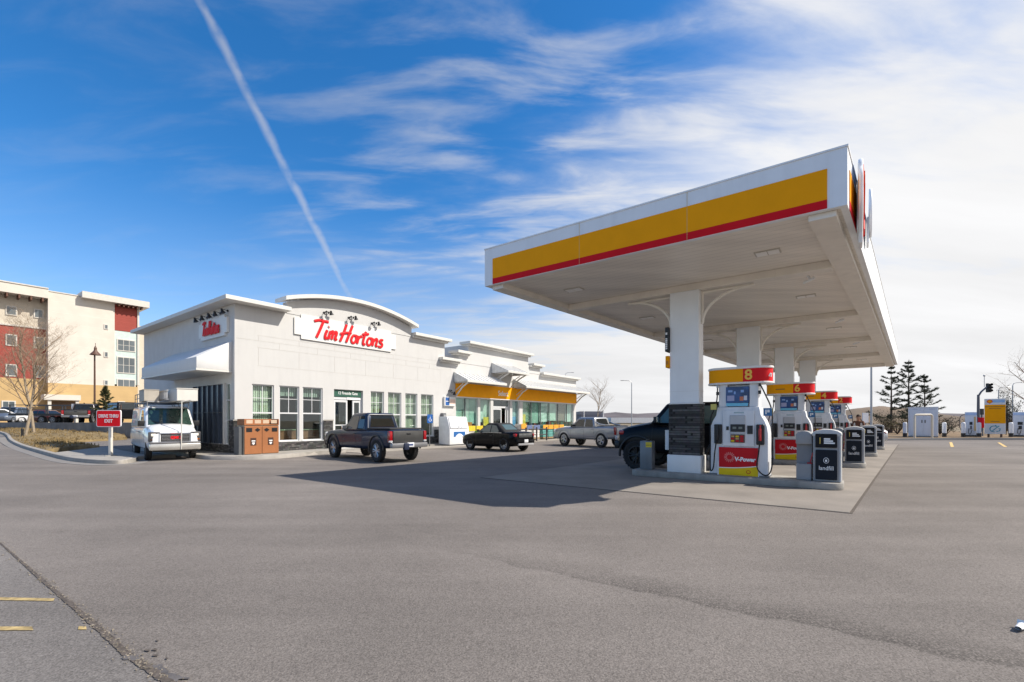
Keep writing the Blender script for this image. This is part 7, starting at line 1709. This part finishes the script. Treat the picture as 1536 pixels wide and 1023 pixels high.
# charging units
cable_m = mat('cable_dark', (.03, .03, .035), .6)
def charger(px0, px1, lab, d=38.9):
    x0, x1, z0, z1 = rb(px0, px1, 618, 655, d); th_c = -math.atan2((x0 + x1) / 2, d) * .92; hw_ = (x1 - x0) / 2 * math.cos(th_c); t = thing('charging_unit', lab, 'charger', ((x0 + x1) / 2, d, .15), th_c, 'charging units at the far kerb'); z1 -= .15
    mb = MB(); mb.mm(-hw_, hw_, 0, .7, .12, z1); mb.build('case', cbw, t, bevel=.03, seg=2)
    mb = MB(); mb.mm(-hw_ - .0, hw_ + .0, -.02, -.001, z1 - .28, z1 - .08); mb.build('top_band', mat('charger_blue', (.42, .55, .78), .4), t)
    mb = MB(); mb.mm(-hw_ + .25, hw_ - .25, -.03, -.001, 1.0, 1.25); mb.build('display', black, t); mb = MB(); mb.mm(-hw_ + .3, hw_ - .3, -.05, -.001, .62, .92); mb.build('holster', black, t)
    mb = MB(); mb.mm(hw_ - .16, hw_ - .05, -.015, -.001, .5, z1 - .4); mb.build('side_stripe', mat('charger_amber', (.65, .45, .2), .5), t)
    mb = MB()
    mb.tube(smooth_line([Vector(p) for p in ((-.12, -.06, .7), (-.16, -.16, .35), (-.05, -.16, .2), (.05, -.1, .55))], 5), .022, 6)
    mb.tube(smooth_line([Vector(p) for p in ((-hw_ - .02, .1, z1 - .2), (-hw_ - .3, .1, z1 - .4), (-hw_ - .36, .1, .9), (-hw_ - .2, .0, .4))], 5), .025, 6)
    mb.build('cable', cable_m, t); mb = MB(); mb.mm(-hw_ - .05, hw_ + .05, -.05, .75, 0, .119); mb.build('plinth', black, t)
    return t
charger(1448.5, 1464.5, 'white charging unit left of the yellow sign'); charger(1520.5, 1540, 'white charging unit at the right edge of the photo')
# yellow charging sign
d = 37.9; x0, x1, z0, z1 = rb(1477.5, 1507.5, 598, 651, d); th_c = -math.atan2((x0 + x1) / 2, d) * .92; hw_ = (x1 - x0) / 2 * math.cos(th_c)
cs = thing('charging_sign', 'tall yellow and white charging sign with a teal plug emblem', 'sign', ((x0 + x1) / 2, d, .12), th_c); zb_, zt_ = z0 - .12, z1 - .12
mb = MB(); mb.mm(-hw_, hw_, 0, .25, zb_, zt_); mb.build('cabinet', sign_white, cs, bevel=.01, seg=1)
k = zt_ - zb_
mb = MB(); mb.mm(-hw_ + .005, hw_ - .005, -.012, -.001, zb_ + k * .30, zb_ + k * .83); mb.build('yellow_field', yellow_paint, cs)
mb = MB(); mb.mm(-.55, .55, -.02, -.0125, zb_ + k * .765, zb_ + k * .785); mb.mm(-.35, .35, -.02, -.0125, zb_ + k * .715, zb_ + k * .735); mb.mm(-.25, .25, -.02, -.0125, zb_ + k * .345, zb_ + k * .365); mb.build('fine_print', mat('print_brown', (.40, .17, .01), .5), cs)
mb = MB(); mb.mm(-.30, hw_ - .06, -.012, -.001, zb_ + k * .89, zb_ + k * .965); mb.build('header_print', mat('header_blue', (.30, .48, .72), .5), cs)
mb = MB(); mb.prism([(x * .16 - hw_ + .3, z * .16 + zb_ + k * .92) for x, z in pecten(1, 1, 5)], 'Y', -.014, -.001); mb.build('header_shell', red_paint, cs); mb = MB(); mb.prism([(x * .115 - hw_ + .3, z * .115 + zb_ + k * .922) for x, z in pecten(1, 1, 5)], 'Y', -.018, -.0145); mb.build('header_shell_centre', yellow_paint, cs)
mb = MB(); c0 = zb_ + k * .145; teal = mat('emblem_teal', (.02, .28, .36), .4)
mb.tube([(.24 * math.cos(R(a)) - .05, -.012, c0 + .24 * math.sin(R(a))) for a in range(40, 290, 18)], .03, 6, flat=((0, 1, 0), .3)); mb.tube([(-.2, -.012, c0 - .22), (.0, -.012, c0), (.24, -.012, c0 + .25)], .03, 6, flat=((0, 1, 0), .3)); mb.tube([(.08, -.012, c0 - .22), (.26, -.012, c0 - .16), (.30, -.012, c0 + .02), (.2, -.012, c0 + .04)], .03, 6, flat=((0, 1, 0), .3)); mb.tube([(.02, -.012, c0 + .22), (.06, -.012, c0 + .32)], .03, 6, flat=((0, 1, 0), .3)); mb.build('plug_emblem', teal, cs)
mb = MB()
for s in (-.5, .5): mb.cyl((s * hw_ * 1.2, .12, 0), (s * hw_ * 1.2, .12, zb_ - .001), .07, n=8)
mb.build('leg', brn, cs)
# red waste box, traffic signal, shrubs, trees at the right edge
x = AT(1474, 640, 41).x; t = thing('waste_box', 'red post-mounted box between charger and yellow sign', 'box', (x, 41, .12)); mb = MB(); mb.mm(-.24, .24, -.2, .2, .75, 1.6); mb.build('box', red_paint, t, bevel=.03, seg=2); mb = MB(); mb.cyl((0, 0, 0), (0, 0, .75), .05, n=8); mb.build('post', grey_steel, t); mb = MB(); mb.mm(-.26, .26, -.22, .22, 1.601, 1.66); mb.build('lid', red_paint, t)
d = 58; b0 = AT(1467.5, 655, d); t = thing('traffic_signal', 'traffic signal on a bent grey mast left of the yellow sign', 'traffic light', (b0.x, d, 0))
z1_ = AT(1467, 592, d).z; e = AT(1480, 580.5, d)
mb = MB(); mb.cyl((0, 0, 0), (0, 0, z1_), .19, .13, 10); mb.build('mast', mat('mast_grey', (.13, .13, .15), .5, metal=.3), t); mb = MB(); mb.tube([(0, 0, z1_ - .2), (.35, 0, z1_ + .35), (e.x - b0.x, 0, e.z)], .10, 8); mb.build('arm', MATS['mast_grey'], t)
mb = MB(); hx_ = AT(1483, 582, d).x - b0.x; za, zb2 = AT(0, 588.5, d).z, AT(0, 575, d).z; mb.mm(hx_ - .2, hx_ + .2, -.2, .2, za, zb2); sh2 = mb.build('signal_head', black, t, bevel=.03, seg=1)
for i in range(3): mb = MB(); zz_ = za + (zb2 - za) * (i + .5) / 3; mb.cyl((hx_, -.2, zz_ + .0), (hx_, -.42, zz_ + .04), .14, .15, 10, caps=False); mb.build('visor', black, sh2)
mb = MB(); mb.cyl((hx_ - .55, 0, e.z), (hx_ - .55, 0, AT(0, 563.5, d).z), .035, n=6); mb.ball((hx_ - .55, 0, AT(0, 563.5, d).z), .12, 8, 6); mb.build('camera_mast', galv, t)
mb = MB(); mb.mm(-.25, .35, -.35, -.22, AT(0, 637, d).z - .2, AT(0, 637, d).z + .3); mb.build('control_box', grey_steel, t)
x = AT(1472.5, 620, 62).x; t = thing('traffic_signal', 'small low signal head behind the mast of the larger one', 'traffic light', (x, 62, 0)); mb = MB(); mb.cyl((0, 0, 0), (0, 0, AT(0, 622, 62).z), .09, n=8); mb.build('mast', MATS['mast_grey'], t); mb = MB(); mb.mm(-.16, .16, -.16, .16, AT(0, 622, 62).z, AT(0, 613, 62).z); mb.build('signal_head', black, t)
def shrub(lab, px, d, w_, h, seed, m, n=900, nm='shrub'):
    rr = random.Random(seed); t = thing(nm, lab, 'shrub', (AT(px, 640, d).x, d, .1)); st2 = MB(); lf = MB()
    for i in range(14):
        a = rr.uniform(0, 6.28); l = rr.uniform(.5, 1.0); tip = Vector((math.cos(a) * w_ * l * .5, math.sin(a) * w_ * l * .5, h * rr.uniform(.6, 1.0))); mid = tip * .5 + Vector((0, 0, h * .1)); st2.tube([(0, 0, 0), mid, tip], .02, 4, rs=[.03, .018, .006])
        for k in range(n // 14):
            u = rr.uniform(.25, 1.05); q = (mid * (2 * u) if u < .5 else mid.lerp(tip, (u - .5) * 2)) + Vector((rr.gauss(0, w_ * .09), rr.gauss(0, w_ * .09), rr.gauss(0, h * .07))); s_ = rr.uniform(.03, .08); a2 = Vector((rr.gauss(0, 1), rr.gauss(0, 1), rr.gauss(0, 1))).normalized() * s_; b2 = a2.cross(Vector((rr.gauss(0, 1), rr.gauss(0, 1), rr.gauss(0, 1)))).normalized() * s_ * .5
            lf.add([q - a2, q + b2, q + a2, q - b2], [(0, 1, 2, 3)])
    st2.build('stems', spruce_bark, t); lf.build('crown', m, t, ang=180, recalc=False)
lf_dark = mat('leaf_dark', (.045, .05, .028), .9, var=.4, vs=3); lf_red = mat('leaf_reddish', (.10, .055, .035), .9, var=.4, vs=3)
shrub('dark sprawling shrub right of the white cabinet', 1418, 44, 3.2, 1.7, 1, lf_dark, 1500); shrub('reddish twiggy shrub just behind the cabinet corner', 1410, 46, 1.8, 2.2, 2, lf_red, 800)
shrub('dark upright shrub right of the yellow sign', 1514, 44, 1.9, 3.4, 4, lf_dark, 1400); shrub('tall dark columnar shrub touching the yellow sign', 1509, 45, 1.3, 4.4, 5, lf_dark, 1300); shrub('brown low shrub in front of the left spruce', 1346, 47, 3.0, 1.9, 6, mat('leaf_brown', (.11, .085, .035), .9, var=.4), 1200); shrub('dark bushy undergrowth below the left spruce', 1333, 50, 3.2, 2.6, 7, lf_dark, 1500)
bare_tree('bare_tree', 'wide bare tree cut by the right edge of the photo', (AT(1545, 640, 60).x, 60, 0), 10.2, 1.0, 77, depth=4, tr=.16)
# far white sign and the yellow bay arrows
x = AT(1298, 625, 44).x; t = thing('notice_board', 'white notice board beyond the person at the far pump', 'sign', (x, 44, 0)); mb = MB(); mb.cyl((0, 0, 0), (0, 0, 1.3), .05, n=8); mb.build('post', grey_steel, t); mb = MB(); mb.mm(-.27, .27, -.05, .05, 1.3, 2.25); mb.build('board', plate_white, t)
marking('road_marking', ((1424, 663.5), (1428, 663.5), (1431, 670.5), (1426, 670.5)), mat('bay_yellow', (.62, .42, .16), .9, var=.3, vs=5)); marking('road_marking', ((1496, 664), (1500, 664), (1511, 670.5), (1506, 670.5)), MATS['bay_yellow'])
# litter near the right edge
p = G(1531, 946); t = thing('crushed_cup', 'crushed white paper cup lying on the asphalt at the right edge', 'litter', (p.x, p.y, .006), .5)
mb = MB(); mb.lathe([(.018, -.05), (.022, -.03), (.026, .02), (.03, .045), (.027, .046), (.016, -.04)], (0, 0, .024), 'X', 14)
for i, v in enumerate(mb.v): mb.v[i] = Vector((v.x, v.y, max(.001, (v.z - .024) * .7 + .022)))
mb.build('cup', text_white, t)
mb = MB(); mb.box((.052, 0, .03), (.008, .06, .05), ry=.3); mb.build('cup_lid', white_metal, t)

# ================================================================== person at the farthest pump
def person(lab, loc, rz):
    t = thing('person', lab, 'person', loc, rz)
    J = {'pel': (0, 0, .95), 'bel': (.0, 0, 1.08), 'che': (.02, 0, 1.28), 'nek': (.02, 0, 1.48), 'hd0': (.03, 0, 1.56), 'hd1': (.04, 0, 1.66), 'hd2': (.03, 0, 1.74)}
    E_ = [('pel', 'bel'), ('bel', 'che'), ('che', 'nek'), ('nek', 'hd0'), ('hd0', 'hd1'), ('hd1', 'hd2')]
    Rr = {'pel': .15, 'bel': .14, 'che': .155, 'nek': .062, 'hd0': .075, 'hd1': .10, 'hd2': .075}
    for s, n in ((1, 'l'), (-1, 'r')):
        J.update({n + 'sh': (.02, s * .19, 1.42), n + 'el': (.10 if s > 0 else .02, s * .26, 1.14), n + 'wr': (.30 if s > 0 else .08, s * .22, 1.02 if s > 0 else .90), n + 'hp': (0, s * .10, .90), n + 'kn': (.03, s * .11, .50), n + 'an': (0, s * .12, .09), n + 'to': (.17, s * .13, .04)})
        E_ += [('che', n + 'sh'), (n + 'sh', n + 'el'), (n + 'el', n + 'wr'), ('pel', n + 'hp'), (n + 'hp', n + 'kn'), (n + 'kn', n + 'an'), (n + 'an', n + 'to')]
        Rr.update({n + 'sh': .075, n + 'el': .052, n + 'wr': .035, n + 'hp': .10, n + 'kn': .065, n + 'an': .048, n + 'to': .04})
        w_ = Vector(J[n + 'wr']); f0 = (w_ - Vector(J[n + 'el'])).normalized()
        J[n + 'pm'] = tuple(w_ + f0 * .07); E_.append((n + 'wr', n + 'pm')); Rr[n + 'pm'] = .036
        for k in range(4):
            o_ = Vector((0, (k - 1.5) * .022, 0)); ln = (.075, .085, .08, .06)[k]
            a, b_ = w_ + f0 * .085 + o_, w_ + f0 * (.085 + ln * .55) + o_ * 1.15 + Vector((0, 0, -.006)); c = w_ + f0 * (.085 + ln) + o_ * 1.15 + Vector((-.012, 0, -.025))
            for q, nm, r_ in ((a, 'a', .0095), (b_, 'b', .009), (c, 'c', .0075)): J['%sf%d%s' % (n, k, nm)] = tuple(q); Rr['%sf%d%s' % (n, k, nm)] = r_
            E_ += [(n + 'pm', '%sf%da' % (n, k)), ('%sf%da' % (n, k), '%sf%db' % (n, k)), ('%sf%db' % (n, k), '%sf%dc' % (n, k))]
        th_ = w_ + f0 * .05 + Vector((.0, -s * .045, .0)); J[n + 'tha'] = tuple(th_); J[n + 'thb'] = tuple(th_ + f0 * .045 + Vector((0, -s * .012, -.01))); Rr[n + 'tha'] = .011; Rr[n + 'thb'] = .009
        E_ += [(n + 'wr', n + 'tha'), (n + 'tha', n + 'thb')]
    keys = list(J); me = bpy.data.meshes.new('p'); me.from_pydata([J[k] for k in keys], [(keys.index(a), keys.index(b_)) for a, b_ in E_], [])
    o = bpy.data.objects.new('body', me); COL.objects.link(o)
    sk = o.modifiers.new('s', 'SKIN'); o.modifiers.new('u', 'SUBSURF').levels = 2
    for i, k in enumerate(keys): v = me.skin_vertices[0].data[i]; v.radius = (Rr[k], Rr[k] * (1.0 if k not in ('che', 'bel', 'pel') else 1.25)); v.use_root = (k == 'pel')
    bpy.context.view_layer.update()
    m2 = bpy.data.meshes.new_from_object(o.evaluated_get(bpy.context.evaluated_depsgraph_get())); o.modifiers.clear(); o.data = m2; o.parent = t
    skin = mat('skin', (.45, .25, .17), .6); jacket = mat('jacket_brown', (.13, .055, .03), .85, var=.15); pants = mat('trousers_dark', (.03, .03, .04), .9); shoe = mat('shoe_dark', (.02, .02, .02), .6)
    for m in (skin, jacket, pants, shoe): m2.materials.append(m)
    for p_ in m2.polygons:
        c = p_.center; p_.use_smooth = True
        d_l = min((c - Vector(J['lwr'])).length, (c - Vector(J['rwr'])).length)
        p_.material_index = 3 if c.z < .10 else 2 if c.z < .93 and abs(c.y) < .24 and c.x < .25 else 0 if (c.z > 1.47 and abs(c.y) < .13) or (c.z < 1.1 and abs(c.y) > .17 and d_l < .2 and (c - Vector(J['lel'])).length > .17) else 1
    mb = MB(); mb.ball((.005, 0, 1.70), (.115, .10, .105), 14, 8); mb.ball((-.06, 0, 1.62), (.06, .085, .11), 12, 6); mb.build('hair', mat('hair_dark', (.025, .014, .01), .7), t)
    mb = MB()
    for s in (1, -1): mb.ball((.128, s * .032, 1.665), (.012, .013, .009), 8, 6)
    mb.build('eyes', black, t)
    mb = MB(); mb.tube([(.125, 0, 1.67), (.150, 0, 1.635), (.13, 0, 1.625)], .012, 6); mb.tube([(.122, -.022, 1.60), (.130, 0, 1.598), (.122, .022, 1.60)], .005, 5); mb.build('face', skin, t)
    mb = MB()
    for s in (1, -1): mb.ball((.03, s * .10, 1.655), (.02, .01, .03), 8, 6)
    mb.build('ears', skin, t)
    mb = MB(); mb.tube([(-.02, .10, 1.44), (.08, .14, 1.36), (.12, .14, 1.18), (.10, .15, 1.02)], .05, 8, flat=((1, 0, 0), .5)); mb.tube([(-.02, -.10, 1.44), (.08, -.14, 1.36), (.12, -.14, 1.18), (.10, -.15, 1.02)], .05, 8, flat=((1, 0, 0), .5)); mb.build('scarf', mat('scarf_white', (.6, .58, .55), .9), t)
    return t
pp = AT(1288, 640, 22.6)
person('dark-haired person in a brown jacket standing at the farthest pump', (pp.x, pp.y, 0.012), R(215))
